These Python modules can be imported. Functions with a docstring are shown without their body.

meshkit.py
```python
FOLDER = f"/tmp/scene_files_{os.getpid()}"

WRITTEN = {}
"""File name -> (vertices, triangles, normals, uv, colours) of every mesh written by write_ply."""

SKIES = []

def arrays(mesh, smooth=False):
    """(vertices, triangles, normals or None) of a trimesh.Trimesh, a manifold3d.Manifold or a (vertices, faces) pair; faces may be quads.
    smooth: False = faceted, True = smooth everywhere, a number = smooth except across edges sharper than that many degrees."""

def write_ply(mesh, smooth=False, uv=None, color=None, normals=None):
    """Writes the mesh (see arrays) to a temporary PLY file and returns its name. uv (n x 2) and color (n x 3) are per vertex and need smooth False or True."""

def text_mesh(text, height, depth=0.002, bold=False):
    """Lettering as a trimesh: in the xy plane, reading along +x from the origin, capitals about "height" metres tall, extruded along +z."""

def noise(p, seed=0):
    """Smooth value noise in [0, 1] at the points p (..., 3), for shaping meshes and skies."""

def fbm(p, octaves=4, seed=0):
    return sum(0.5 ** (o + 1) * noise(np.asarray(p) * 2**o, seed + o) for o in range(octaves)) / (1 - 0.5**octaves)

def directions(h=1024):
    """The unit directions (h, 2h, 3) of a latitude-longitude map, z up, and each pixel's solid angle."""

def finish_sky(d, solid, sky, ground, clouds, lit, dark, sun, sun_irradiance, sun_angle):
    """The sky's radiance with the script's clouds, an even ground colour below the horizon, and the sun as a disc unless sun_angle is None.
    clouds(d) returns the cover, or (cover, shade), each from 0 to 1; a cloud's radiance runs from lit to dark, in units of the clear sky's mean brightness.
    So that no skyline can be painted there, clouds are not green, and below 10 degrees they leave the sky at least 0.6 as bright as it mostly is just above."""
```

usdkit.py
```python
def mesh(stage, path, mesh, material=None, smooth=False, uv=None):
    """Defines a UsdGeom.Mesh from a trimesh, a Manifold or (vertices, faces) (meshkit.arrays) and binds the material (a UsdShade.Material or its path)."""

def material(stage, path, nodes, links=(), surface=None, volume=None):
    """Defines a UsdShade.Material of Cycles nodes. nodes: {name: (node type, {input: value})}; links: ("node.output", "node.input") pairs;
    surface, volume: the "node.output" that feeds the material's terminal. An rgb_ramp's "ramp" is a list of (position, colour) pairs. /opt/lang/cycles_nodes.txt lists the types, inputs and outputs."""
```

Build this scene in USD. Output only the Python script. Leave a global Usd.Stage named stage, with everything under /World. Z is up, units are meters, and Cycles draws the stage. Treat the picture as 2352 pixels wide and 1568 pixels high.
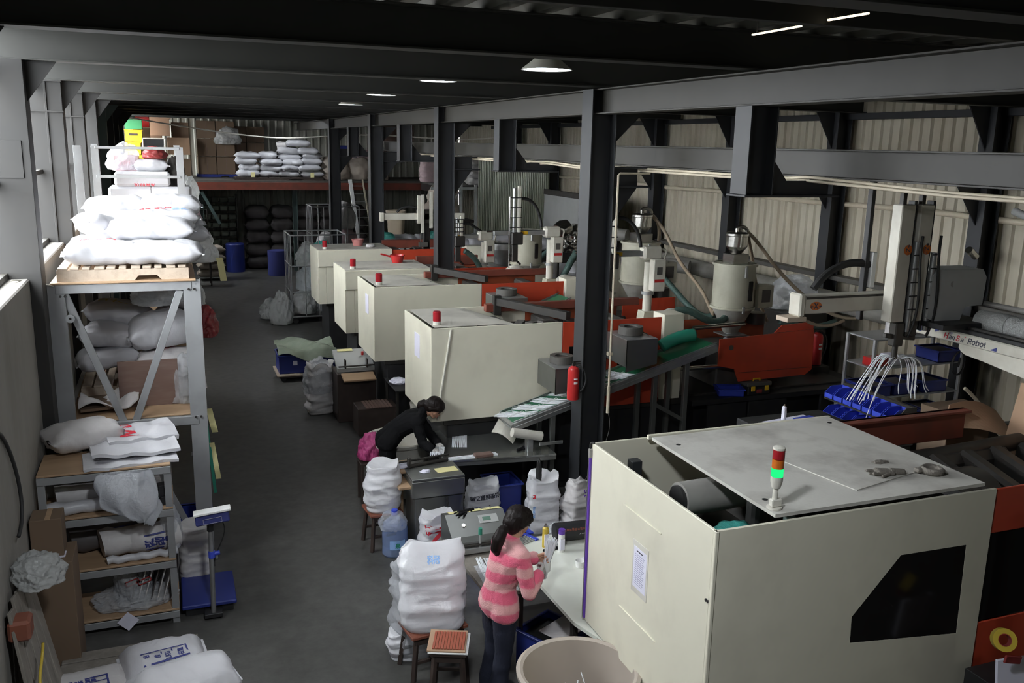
import math, glob, random
import numpy as np
import trimesh, manifold3d
from manifold3d import Manifold
from pxr import Usd, UsdGeom, UsdLux, UsdShade, Gf, Sdf, Vt
import usdkit, meshkit
from shapely.geometry import Polygon

stage = Usd.Stage.CreateInMemory()
UsdGeom.SetStageUpAxis(stage, UsdGeom.Tokens.z)
UsdGeom.SetStageMetersPerUnit(stage, 1.0)
UsdGeom.Xform.Define(stage, '/World')
UsdGeom.Scope.Define(stage, '/World/Looks')
random.seed(7)
RNG = np.random.default_rng(7)

# ---------------------------------------------------------------- camera, sky, lamps, exposure
YAW, PITCH, ROLL, FPX, CAM_Z = 0.365922, 0.216162, 0.021508, 2055.36, 4.3
cy, sy, cp, sp, cr, sr = math.cos(YAW), math.sin(YAW), math.cos(PITCH), math.sin(PITCH), math.cos(ROLL), math.sin(ROLL)
fwd = np.array([sy * cp, cy * cp, -sp]); rt = np.array([cy, -sy, 0.0]); up = np.cross(rt, fwd)
rt, up = cr * rt + sr * up, -sr * rt + cr * up
cam = UsdGeom.Camera.Define(stage, '/World/camera')
cam.AddTransformOp().Set(Gf.Matrix4d(*rt, 0, *up, 0, *(-fwd), 0, 0, 0, CAM_Z, 1))
cam.CreateHorizontalApertureAttr(36.0); cam.CreateVerticalApertureAttr(24.0)
cam.CreateFocalLengthAttr(FPX / 2352 * 36.0)
cam.CreateClippingRangeAttr(Gf.Vec2f(0.05, 500))
cam.CreateExposureAttr(EXPOSURE := 0.03)

SKY = 6.4
dome = UsdLux.DomeLight.Define(stage, '/World/overcast_sky')
dome.CreateIntensityAttr(SKY); dome.CreateColorAttr(Gf.Vec3f(0.93, 0.97, 1.0))
# ---------------------------------------------------------------- naming, things and parts
_used = {}
def numbered(path):
    n = _used.get(path, 0); _used[path] = n + 1
    return path if n == 0 else '%s_%03d' % (path, n)

def tag(prim, label=None, cat=None, group=None, kind=None):
    for k, v in (('label', label), ('category', cat), ('group', group), ('kind', kind)):
        if v: prim.SetCustomDataByKey(k, v)
    return prim

def thing(name, label, cat, loc=(0, 0, 0), rz=0.0, group=None, kind=None):
    x = UsdGeom.Xform.Define(stage, numbered('/World/' + name))
    x.AddTranslateOp().Set(Gf.Vec3d(*map(float, loc))); x.AddRotateZOp().Set(float(rz))
    return tag(x.GetPrim(), label, cat, group, kind)

def part(name, m, mat, parent, smooth=False, label=None, kind=None):
    p = usdkit.mesh(stage, numbered(str(parent.GetPath()) + '/' + name), m, mat, smooth=smooth).GetPrim()
    if label: p.SetCustomDataByKey('label', label)
    if kind: p.SetCustomDataByKey('kind', kind)
    return p

def solo(name, label, cat, m, mat, smooth=False, group=None, kind=None):
    """a thing that is one mesh; its prim stands at the foot of the thing"""
    v, f, n = meshkit.arrays(m, smooth)
    o = np.array([(v[:, 0].min() + v[:, 0].max()) / 2, (v[:, 1].min() + v[:, 1].max()) / 2, v[:, 2].min()])
    if hasattr(m, 'to_mesh'): m = to_tm(m)
    m = trimesh.Trimesh(np.asarray(m.vertices) - o, m.faces, process=False)
    p = usdkit.mesh(stage, numbered('/World/' + name), m, mat, smooth=smooth)
    UsdGeom.Xformable(p).AddTranslateOp().Set(Gf.Vec3d(*map(float, o)))
    return tag(p.GetPrim(), label, cat, group, kind)

def struct(name, m, mat, smooth=False, label=None):
    p = usdkit.mesh(stage, numbered('/World/' + name), m, mat, smooth=smooth).GetPrim()
    return tag(p, label, None, None, 'structure')

def dup(src, loc, rz=0.0, label=None, group=None, name=None):
    was = src.GetCustomData()
    base = name or src.GetName()
    if base[-4:-3] == '_' and base[-3:].isdigit(): base = base[:-4]
    r = thing(base, label or was['label'], was['category'], loc, rz, group or was.get('group'))
    r.GetReferences().AddInternalReference(src.GetPath()); r.SetInstanceable(True)
    return r

ORD = ['first', 'second', 'third', 'fourth', 'fifth', 'sixth', 'seventh', 'eighth', 'ninth', 'tenth', 'eleventh', 'twelfth']

# ---------------------------------------------------------------- materials
def paint(name, col, rough=0.5, metal=0.0, dirt=0.0, dirtcol=(0.1, 0.09, 0.08), scale=3.0, bump=0.0, bscale=40.0, stretch=(1, 1, 1), spec=0.5, var=0.06, coat=0.0, sharp=(0.45, 0.75), crease=0.0):
    """painted or bare surface: a slow tone variation, a film of dirt in patches, fine relief"""
    N = {'tc': ('texture_coordinate', {}), 'mp': ('mapping', {'scale': stretch}),
         'n1': ('noise_texture', {'scale': scale, 'detail': 5.0, 'roughness': 0.6}),
         'r1': ('rgb_ramp', {'ramp': [(sharp[0], (0, 0, 0)), (sharp[1], (1, 1, 1))]}),
         'md': ('math', {'math_type': 'multiply', 'value2': dirt}),
         'n2': ('noise_texture', {'scale': scale * 0.37, 'detail': 3.0}),
         'hv': ('hsv', {'color': col}), 'mv': ('map_range', {'from_min': 0.3, 'from_max': 0.7, 'to_min': 1 - var, 'to_max': 1 + var}),
         'mx': ('mix_color', {'b': dirtcol}),
         'p': ('principled_bsdf', {'roughness': rough, 'metallic': metal, 'specular_ior_level': spec, 'coat_weight': coat})}
    L = [('tc.object', 'mp.vector'), ('mp.vector', 'n1.vector'), ('n1.fac', 'r1.fac'), ('r1.color', 'md.value1'), ('mp.vector', 'n2.vector'),
         ('n2.fac', 'mv.value'), ('mv.result', 'hv.value'), ('hv.color', 'mx.a'), ('md.value', 'mx.fac'), ('mx.result', 'p.base_color')]
    if bump > 0:
        N['nb'] = ('noise_texture', {'scale': bscale, 'detail': 3.0 + 2 * crease, 'distortion': crease}); N['b'] = ('bump', {'strength': bump, 'distance': 0.01})
        L += [('mp.vector', 'nb.vector'), ('nb.fac', 'b.height'), ('b.normal', 'p.normal')]
    return usdkit.material(stage, '/World/Looks/' + name, N, L, surface='p.BSDF')

def film(name, col=(0.85, 0.87, 0.9), clear=0.5, rough=0.18, trans=0.3):
    """thin plastic film: partly seen through, glossy, creased"""
    N = {'tc': ('texture_coordinate', {}), 'n': ('noise_texture', {'scale': 22.0, 'detail': 4.0, 'distortion': 1.2}), 'b': ('bump', {'strength': 0.7, 'distance': 0.02}),
         'd': ('principled_bsdf', {'base_color': col, 'roughness': rough, 'specular_ior_level': 0.8}), 'tl': ('translucent_bsdf', {'color': col}),
         'm1': ('mix_closure', {'fac': trans}), 't': ('transparent_bsdf', {'color': (0.97, 0.98, 1.0)}), 'm2': ('mix_closure', {'fac': clear})}
    L = [('tc.object', 'n.vector'), ('n.fac', 'b.height'), ('b.normal', 'd.normal'), ('d.BSDF', 'm1.closure1'), ('tl.BSDF', 'm1.closure2'), ('m1.closure', 'm2.closure1'), ('t.BSDF', 'm2.closure2')]
    return usdkit.material(stage, '/World/Looks/' + name, N, L, surface='m2.closure')

def glow(name, col, strength):
    return usdkit.material(stage, '/World/Looks/' + name, {'e': ('emission', {'color': col, 'strength': strength})}, [], surface='e.emission')

M = {}
M['floor'] = usdkit.material(stage, '/World/Looks/floor', {
    'tc': ('texture_coordinate', {}), 'n1': ('noise_texture', {'scale': 0.55, 'detail': 6.0, 'roughness': 0.62}), 'n2': ('noise_texture', {'scale': 7.0, 'detail': 5.0, 'roughness': 0.7}),
    'r1': ('rgb_ramp', {'ramp': [(0.3, (0.062, 0.061, 0.057)), (0.7, (0.125, 0.122, 0.115))]}), 'r2': ('rgb_ramp', {'ramp': [(0.3, (0.7, 0.7, 0.7)), (0.7, (1.1, 1.1, 1.1))]}),
    'mm': ('mix_color', {'blend_type': 'multiply', 'fac': 1.0, 'use_clamp': False}), 'mr': ('map_range', {'from_min': 0.3, 'from_max': 0.7, 'to_min': 0.42, 'to_max': 0.62}),
    'b': ('bump', {'strength': 0.12, 'distance': 0.01}), 'p': ('principled_bsdf', {'specular_ior_level': 0.4})},
    [('tc.object', 'n1.vector'), ('tc.object', 'n2.vector'), ('n1.fac', 'r1.fac'), ('n2.fac', 'r2.fac'), ('r1.color', 'mm.a'), ('r2.color', 'mm.b'), ('mm.result', 'p.base_color'),
     ('n1.fac', 'mr.value'), ('mr.result', 'p.roughness'), ('n2.fac', 'b.height'), ('b.normal', 'p.normal')], surface='p.BSDF')
M['asphalt'] = paint('asphalt', (0.14, 0.14, 0.135), 0.9)
M['steel_grey'] = paint('steel_grey', (0.036, 0.0335, 0.028), 0.55, dirt=0.35, dirtcol=(0.055, 0.049, 0.039), scale=1.5)
M['steel_dark'] = paint('steel_dark', (0.024, 0.026, 0.03), 0.5, dirt=0.3, dirtcol=(0.05, 0.046, 0.042), scale=2)
M['roof_paint'] = paint('roof_paint', (0.036, 0.037, 0.034), 0.6, dirt=0.2, dirtcol=(0.08, 0.072, 0.06), scale=1.2)
M['column_left'] = paint('column_left', (0.024, 0.0235, 0.023), 0.7, dirt=0.4, dirtcol=(0.04, 0.034, 0.027), scale=1.3)
M['column_green'] = paint('column_green', (0.06, 0.095, 0.09), 0.55, dirt=0.2)
M['deck'] = paint('deck', (0.2, 0.2, 0.175), 0.45, metal=0.3, dirt=0.3, scale=2)
M['concrete'] = paint('concrete', (0.27, 0.255, 0.23), 0.9, dirt=0.5, dirtcol=(0.16, 0.15, 0.135), scale=2.2, bump=0.3, bscale=30, stretch=(1, 1, 0.35))
M['cladding'] = paint('cladding', (0.5, 0.46, 0.365), 0.55, dirt=0.55, dirtcol=(0.3, 0.23, 0.15), scale=1.6, stretch=(1, 1, 0.18))
M['cladding_far'] = paint('cladding_far', (0.4, 0.4, 0.35), 0.6, dirt=0.4, scale=1.6, dirtcol=(0.25, 0.22, 0.17), stretch=(1, 1, 0.2))
M['cream'] = paint('cream', (0.74, 0.71, 0.58), 0.42, dirt=0.32, dirtcol=(0.33, 0.3, 0.24), scale=1.6, stretch=(1, 1, 0.8), sharp=(0.5, 0.85))
M['cream_top'] = paint('cream_top', (0.5, 0.48, 0.42), 0.6, dirt=0.5, dirtcol=(0.27, 0.25, 0.22), scale=3.0, sharp=(0.45, 0.7))
M['lid_dusty'] = paint('lid_dusty', (0.56, 0.545, 0.5), 0.7, dirt=0.6, dirtcol=(0.27, 0.25, 0.225), scale=2.1, sharp=(0.48, 0.68), bump=0.1)
M['orange'] = paint('orange', (0.55, 0.062, 0.026), 0.42, dirt=0.3, dirtcol=(0.12, 0.04, 0.025), scale=2.5)
M['orange_dirty'] = paint('orange_dirty', (0.36, 0.075, 0.028), 0.5, dirt=0.6, dirtcol=(0.09, 0.035, 0.02), scale=3.5)
M['rust_red'] = paint('rust_red', (0.2, 0.05, 0.032), 0.5, dirt=0.6, dirtcol=(0.07, 0.04, 0.03), scale=3.5)
M['black'] = paint('black', (0.016, 0.016, 0.018), 0.5, dirt=0.3, dirtcol=(0.05, 0.05, 0.045), scale=5)
M['black_gloss'] = paint('black_gloss', (0.012, 0.012, 0.014), 0.18)
M['smoke_pane'] = paint('smoke_pane', (0.01, 0.009, 0.009), 0.12)
M['iron'] = paint('iron', (0.05, 0.048, 0.045), 0.45, metal=0.5, dirt=0.5, dirtcol=(0.09, 0.075, 0.06), scale=6)
M['iron_dusty'] = paint('iron_dusty', (0.1, 0.095, 0.088), 0.65, metal=0.2, dirt=0.6, dirtcol=(0.16, 0.145, 0.12), scale=5)
M['chrome'] = paint('chrome', (0.62, 0.61, 0.58), 0.22, metal=1.0, dirt=0.3, scale=4)
M['galv'] = paint('galv', (0.42, 0.43, 0.43), 0.42, metal=0.75, dirt=0.35, dirtcol=(0.22, 0.21, 0.2), scale=4)
M['stainless'] = paint('stainless', (0.2, 0.205, 0.195), 0.38, metal=0.7, dirt=0.4, dirtcol=(0.14, 0.135, 0.12), scale=3)
M['table_metal'] = paint('table_metal', (0.3, 0.31, 0.29), 0.17, metal=0.75, dirt=0.35, dirtcol=(0.12, 0.13, 0.13), scale=1.6)
M['rack_steel'] = paint('rack_steel', (0.36, 0.37, 0.38), 0.5, metal=0.35, dirt=0.35, dirtcol=(0.2, 0.19, 0.18), scale=3)
M['sack'] = paint('sack', (0.54, 0.54, 0.57), 0.38, dirt=0.12, dirtcol=(0.5, 0.48, 0.47), scale=5, bump=0.55, bscale=6, crease=1.6)
M['sack_thin'] = usdkit.material(stage, '/World/Looks/sack_thin', {'tc': ('texture_coordinate', {}), 'n': ('noise_texture', {'scale': 7.0, 'detail': 5.0, 'distortion': 1.4}), 'b': ('bump', {'strength': 0.55, 'distance': 0.012}),
    'p': ('principled_bsdf', {'base_color': (0.95, 0.95, 0.98), 'roughness': 0.3}), 't': ('translucent_bsdf', {'color': (0.95, 0.95, 0.98)}), 'm': ('mix_closure', {'fac': 0.35})},
    [('tc.object', 'n.vector'), ('n.fac', 'b.height'), ('b.normal', 'p.normal'), ('p.BSDF', 'm.closure1'), ('t.BSDF', 'm.closure2')], surface='m.closure')
M['sack_dull'] = paint('sack_dull', (0.6, 0.58, 0.58), 0.5, dirt=0.3, dirtcol=(0.35, 0.31, 0.29), scale=4, bump=0.6, bscale=6, crease=1.6)
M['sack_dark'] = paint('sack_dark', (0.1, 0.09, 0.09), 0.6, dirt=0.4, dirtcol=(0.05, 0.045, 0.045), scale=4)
M['sack_beige'] = paint('sack_beige', (0.5, 0.43, 0.36), 0.55, dirt=0.3, dirtcol=(0.3, 0.24, 0.18), scale=4, bump=0.2)
M['sack_pink'] = paint('sack_pink', (0.66, 0.5, 0.52), 0.5, dirt=0.2, scale=4)
M['film'] = film('film', clear=0.55)
M['film_clear'] = film('film_clear', clear=0.6, rough=0.12)
M['film_grey'] = film('film_grey', (0.6, 0.61, 0.6), clear=0.25)
M['film_teal'] = film('film_teal', (0.1, 0.55, 0.48), clear=0.15)
M['film_magenta'] = film('film_magenta', (0.75, 0.12, 0.36), clear=0.12)
M['film_red'] = film('film_red', (0.3, 0.03, 0.035), clear=0.1)
M['tarp'] = paint('tarp', (0.2, 0.235, 0.18), 0.5, dirt=0.3, dirtcol=(0.35, 0.37, 0.3), scale=6, bump=0.5, bscale=22)
M['wood_pale'] = paint('wood_pale', (0.52, 0.43, 0.34), 0.75, dirt=0.5, dirtcol=(0.33, 0.25, 0.19), scale=5, stretch=(4, 0.6, 4))
M['wood_tan'] = paint('wood_tan', (0.42, 0.28, 0.17), 0.6, dirt=0.4, dirtcol=(0.26, 0.17, 0.1), scale=4, stretch=(0.5, 4, 4))
M['wood_brown'] = paint('wood_brown', (0.17, 0.105, 0.085), 0.55, dirt=0.35, dirtcol=(0.26, 0.2, 0.18), scale=5, stretch=(0.7, 1, 4))
M['wood_grey'] = paint('wood_grey', (0.2, 0.18, 0.155), 0.8, dirt=0.5, dirtcol=(0.36, 0.33, 0.29), scale=3, stretch=(4, 4, 0.4))
M['wood_dark'] = paint('wood_dark', (0.045, 0.031, 0.026), 0.55, dirt=0.4, dirtcol=(0.09, 0.066, 0.055), scale=6)
M['wood_red'] = paint('wood_red', (0.23, 0.075, 0.045), 0.5, dirt=0.35, dirtcol=(0.1, 0.05, 0.04), scale=6)
M['mat_red'] = paint('mat_red', (0.36, 0.09, 0.05), 0.5, dirt=0.35, dirtcol=(0.16, 0.06, 0.04), scale=6)
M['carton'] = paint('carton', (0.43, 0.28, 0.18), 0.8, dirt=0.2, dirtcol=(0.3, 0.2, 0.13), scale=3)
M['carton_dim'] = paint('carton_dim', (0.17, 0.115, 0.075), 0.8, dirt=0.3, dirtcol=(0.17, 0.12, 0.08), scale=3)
M['blue'] = paint('blue', (0.02, 0.035, 0.22), 0.4, dirt=0.25, dirtcol=(0.05, 0.05, 0.12), scale=4)
M['blue_bin'] = paint('blue_bin', (0.05, 0.085, 0.6), 0.35, dirt=0.15, dirtcol=(0.05, 0.05, 0.12), scale=6)
M['yellow'] = paint('yellow', (0.85, 0.5, 0.02), 0.4)
M['green_crate'] = paint('green_crate', (0.06, 0.3, 0.12), 0.4)
M['crate_dark'] = paint('crate_dark', (0.07, 0.085, 0.06), 0.5, dirt=0.2)
M['red'] = paint('red', (0.5, 0.025, 0.025), 0.35)
M['red_dull'] = paint('red_dull', (0.3, 0.03, 0.03), 0.45, dirt=0.3)
M['belt'] = paint('belt', (0.02, 0.15, 0.07), 0.33, dirt=0.25, dirtcol=(0.05, 0.12, 0.08), scale=4)
M['alu'] = paint('alu', (0.55, 0.56, 0.56), 0.32, metal=0.85, dirt=0.3, scale=6)
M['white_top'] = paint('white_top', (0.72, 0.74, 0.67), 0.28, dirt=0.25, dirtcol=(0.45, 0.4, 0.28), scale=3, sharp=(0.5, 0.8), coat=0.3)
M['white'] = paint('white', (0.8, 0.8, 0.79), 0.4)
M['off_white'] = paint('off_white', (0.66, 0.64, 0.57), 0.4, dirt=0.35, dirtcol=(0.35, 0.3, 0.22), scale=5)
M['tie_white'] = paint('tie_white', (0.86, 0.88, 0.92), 0.3)
M['robot_white'] = paint('robot_white', (0.62, 0.6, 0.52), 0.38, dirt=0.35, dirtcol=(0.32, 0.27, 0.2), scale=4)
M['robot_grey'] = paint('robot_grey', (0.42, 0.43, 0.42), 0.45, dirt=0.2, dirtcol=(0.3, 0.29, 0.27), scale=4)
M['dryer'] = paint('dryer', (0.44, 0.43, 0.34), 0.42, dirt=0.4, dirtcol=(0.25, 0.22, 0.16), scale=4)
M['hose_tan'] = paint('hose_tan', (0.34, 0.27, 0.19), 0.45, dirt=0.3, scale=6)
M['hose_green'] = paint('hose_green', (0.05, 0.1, 0.085), 0.6, dirt=0.3, dirtcol=(0.15, 0.17, 0.15), scale=14, bump=0.6, bscale=40)
M['lagging'] = paint('lagging', (0.3, 0.29, 0.26), 0.7, dirt=0.5, dirtcol=(0.15, 0.14, 0.12), scale=5)
M['pipe_cream'] = paint('pipe_cream', (0.6, 0.53, 0.41), 0.45, dirt=0.3, dirtcol=(0.35, 0.27, 0.17), scale=5)
M['pipe_grey'] = paint('pipe_grey', (0.3, 0.29, 0.27), 0.5, dirt=0.3, scale=4)
M['rubber'] = paint('rubber', (0.02, 0.02, 0.02), 0.6)
M['paper'] = paint('paper', (0.75, 0.74, 0.86), 0.7)
M['paper_yellow'] = paint('paper_yellow', (0.78, 0.72, 0.36), 0.7)
M['ink'] = paint('ink', (0.05, 0.05, 0.07), 0.7)
M['ink_blue'] = paint('ink_blue', (0.04, 0.05, 0.22), 0.6)
M['ink_grey'] = paint('ink_grey', (0.38, 0.37, 0.5), 0.7)
M['ink_red'] = paint('ink_red', (0.62, 0.03, 0.05), 0.6)
M['ink_sky'] = paint('ink_sky', (0.3, 0.5, 0.85), 0.6)
M['purple'] = paint('purple', (0.13, 0.05, 0.4), 0.4)
M['gold'] = paint('gold', (0.55, 0.4, 0.05), 0.35)
M['amber'] = paint('amber', (0.6, 0.15, 0.02), 0.25)
M['lamp_red'] = paint('lamp_red', (0.34, 0.012, 0.02), 0.3)
M['lcd'] = paint('lcd', (0.12, 0.22, 0.17), 0.2)
M['tub'] = paint('tub', (0.44, 0.385, 0.33), 0.45, dirt=0.15, dirtcol=(0.3, 0.27, 0.23), scale=3)
M['barrel'] = paint('barrel', (0.6, 0.5, 0.37), 0.45)
M['pink_pot'] = paint('pink_pot', (0.5, 0.2, 0.19), 0.4)
M['teal'] = paint('teal', (0.03, 0.25, 0.17), 0.4)
M['skin'] = paint('skin', (0.47, 0.26, 0.17), 0.5, var=0.03)
M['hair'] = paint('hair', (0.01, 0.0065, 0.006), 0.5, bump=0.35, bscale=60, stretch=(1, 1, 0.15), spec=0.18)
M['denim'] = paint('denim', (0.012, 0.015, 0.032), 0.8, bump=0.3, bscale=80)
M['knit_black'] = paint('knit_black', (0.007, 0.007, 0.008), 0.9, bump=0.3, bscale=90, spec=0.15)
M['glove'] = paint('glove', (0.5, 0.48, 0.46), 0.85, bump=0.4, bscale=120)
M['glove_dirty'] = paint('glove_dirty', (0.2, 0.18, 0.155), 0.9, bump=0.6, bscale=90, dirt=0.5)
M['shoe'] = paint('shoe', (0.02, 0.02, 0.025), 0.6)
M['eye'] = paint('eye', (0.02, 0.015, 0.012), 0.2)
M['lip'] = paint('lip', (0.38, 0.14, 0.11), 0.5)
M['cloth_grey'] = paint('cloth_grey', (0.09, 0.085, 0.08), 0.9)
M['bottle'] = usdkit.material(stage, '/World/Looks/bottle', {'p': ('principled_bsdf', {'base_color': (0.42, 0.55, 0.85), 'roughness': 0.08, 'specular_ior_level': 0.6}), 't': ('transparent_bsdf', {'color': (0.6, 0.72, 0.98)}), 'm': ('mix_closure', {'fac': 0.62})},
    [('p.BSDF', 'm.closure1'), ('t.BSDF', 'm.closure2')], surface='m.closure')
M['frp'] = usdkit.material(stage, '/World/Looks/frp', {'tc': ('texture_coordinate', {}), 'mp': ('mapping', {'scale': (6, 6, 0.3)}), 'n': ('noise_texture', {'scale': 2.0, 'detail': 4.0}), 'r': ('rgb_ramp', {'ramp': [(0.3, (0.26, 0.3, 0.21)), (0.7, (0.5, 0.52, 0.4))]}), 'p': ('principled_bsdf', {'roughness': 0.35}), 'tl': ('translucent_bsdf', {}), 'm': ('mix_closure', {'fac': 0.35})},
    [('tc.object', 'mp.vector'), ('mp.vector', 'n.vector'), ('n.fac', 'r.fac'), ('r.color', 'p.base_color'), ('r.color', 'tl.color'), ('p.BSDF', 'm.closure1'), ('tl.BSDF', 'm.closure2')], surface='m.closure')
M['green_on'] = glow('green_on', (0.015, 0.75, 0.2), 1.3)
M['lamp_on'] = glow('lamp_on', (0.82, 0.9, 1.0), 5.0)
M['tube_on'] = glow('tube_on', (1.0, 0.86, 0.6), 1.6)
# the pink jumper: bands of deep pink and pale pink knit that follow its height
M['jumper'] = usdkit.material(stage, '/World/Looks/jumper', {
    'tc': ('texture_coordinate', {}), 'sx': ('separate_xyz', {}), 'nz': ('noise_texture', {'scale': 7.0, 'detail': 5.0, 'roughness': 0.7}), 'nm': ('math', {'math_type': 'multiply', 'value2': 0.06}), 'ad': ('math', {'math_type': 'add'}),
    'ml': ('math', {'math_type': 'multiply', 'value2': 41.0}), 'si': ('math', {'math_type': 'sine'}), 'r': ('rgb_ramp', {'ramp': [(0.0, (0.72, 0.36, 0.36)), (0.35, (0.7, 0.33, 0.34)), (0.62, (0.72, 0.12, 0.2)), (1.0, (0.74, 0.12, 0.21))]}),
    'mr': ('map_range', {'from_min': -1.0, 'from_max': 1.0}), 'w': ('noise_texture', {'scale': 120.0, 'detail': 2.0}), 'b': ('bump', {'strength': 0.5, 'distance': 0.01}), 'p': ('principled_bsdf', {'roughness': 0.85, 'sheen_weight': 0.3})},
    [('tc.object', 'sx.vector'), ('tc.object', 'nz.vector'), ('nz.fac', 'nm.value1'), ('sx.z', 'ad.value1'), ('nm.value', 'ad.value2'), ('ad.value', 'ml.value1'), ('ml.value', 'si.value1'), ('si.value', 'mr.value'), ('mr.result', 'r.fac'),
     ('r.color', 'p.base_color'), ('tc.object', 'w.vector'), ('w.fac', 'b.height'), ('b.normal', 'p.normal')], surface='p.BSDF')
# ---------------------------------------------------------------- shapes
def to_tm(m):
    q = m.to_mesh(); return trimesh.Trimesh(np.asarray(q.vert_properties)[:, :3], np.asarray(q.tri_verts), process=False)

def cat(*ms):
    ms = [m for g in ms for m in (g if isinstance(g, (list, tuple)) else [g])]
    return trimesh.util.concatenate(ms)

def rot(m, rx=0, ry=0, rz=0, at=(0, 0, 0), move=(0, 0, 0)):
    T = trimesh.transformations.euler_matrix(math.radians(rx), math.radians(ry), math.radians(rz), 'sxyz')[:3, :3]
    v = (np.asarray(m.vertices) - at) @ T.T + at + np.asarray(move, float)
    return trimesh.Trimesh(v, m.faces, process=False)

def _chamfer_topology():
    pts = []
    for sx in (-1, 1):
        for sy_ in (-1, 1):
            for sz in (-1, 1):
                for k in range(3):
                    b = [0.8, 0.8, 0.8]; b[k] = 1.0
                    pts.append((sx * b[0], sy_ * b[1], sz * b[2]))
    pts = np.array(pts); h = trimesh.convex.convex_hull(pts)
    d = ((pts[:, None] - np.asarray(h.vertices)[None]) ** 2).sum(-1).argmin(0)
    return np.round((np.abs(pts) < 0.9) * 1.0), np.sign(pts), d[np.asarray(h.faces)]
_CB, _CS, _CF = _chamfer_topology()

def box(x0, x1, y0, y1, z0, z1, b=0.004):
    c = np.array([x0 + x1, y0 + y1, z0 + z1]) / 2; h = np.abs(np.array([x1 - x0, y1 - y0, z1 - z0])) / 2
    b = min(b, h.min() * 0.45)
    return trimesh.Trimesh(c + _CS * (h - _CB * b), _CF, process=False)

def cbox(c, s, b=0.004, rx=0, ry=0, rz=0):
    c = np.asarray(c, float); m = box(c[0] - s[0] / 2, c[0] + s[0] / 2, c[1] - s[1] / 2, c[1] + s[1] / 2, c[2] - s[2] / 2, c[2] + s[2] / 2, b)
    return rot(m, rx, ry, rz, at=c) if rx or ry or rz else m

def bar(p, q, w, h=None, upv=(0, 0, 1), b=0.003):
    """a square bar from p to q, w wide across and h along upv"""
    h = h or w; p, q = np.asarray(p, float), np.asarray(q, float); d = q - p; L = np.linalg.norm(d); d /= L
    u = np.asarray(upv, float); u = u - d * (u @ d)
    if np.linalg.norm(u) < 1e-6: u = np.cross(d, (1.0, 0.2, 0)); 
    u /= np.linalg.norm(u); s = np.cross(d, u)
    m = box(-L / 2, L / 2, -w / 2, w / 2, -h / 2, h / 2, b)
    return trimesh.Trimesh(np.asarray(m.vertices) @ np.array([d, s, u]) * 1.0 + (p + q) / 2, m.faces[:, ::1] if np.linalg.det(np.array([d, s, u])) > 0 else m.faces[:, ::-1], process=False)

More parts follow.
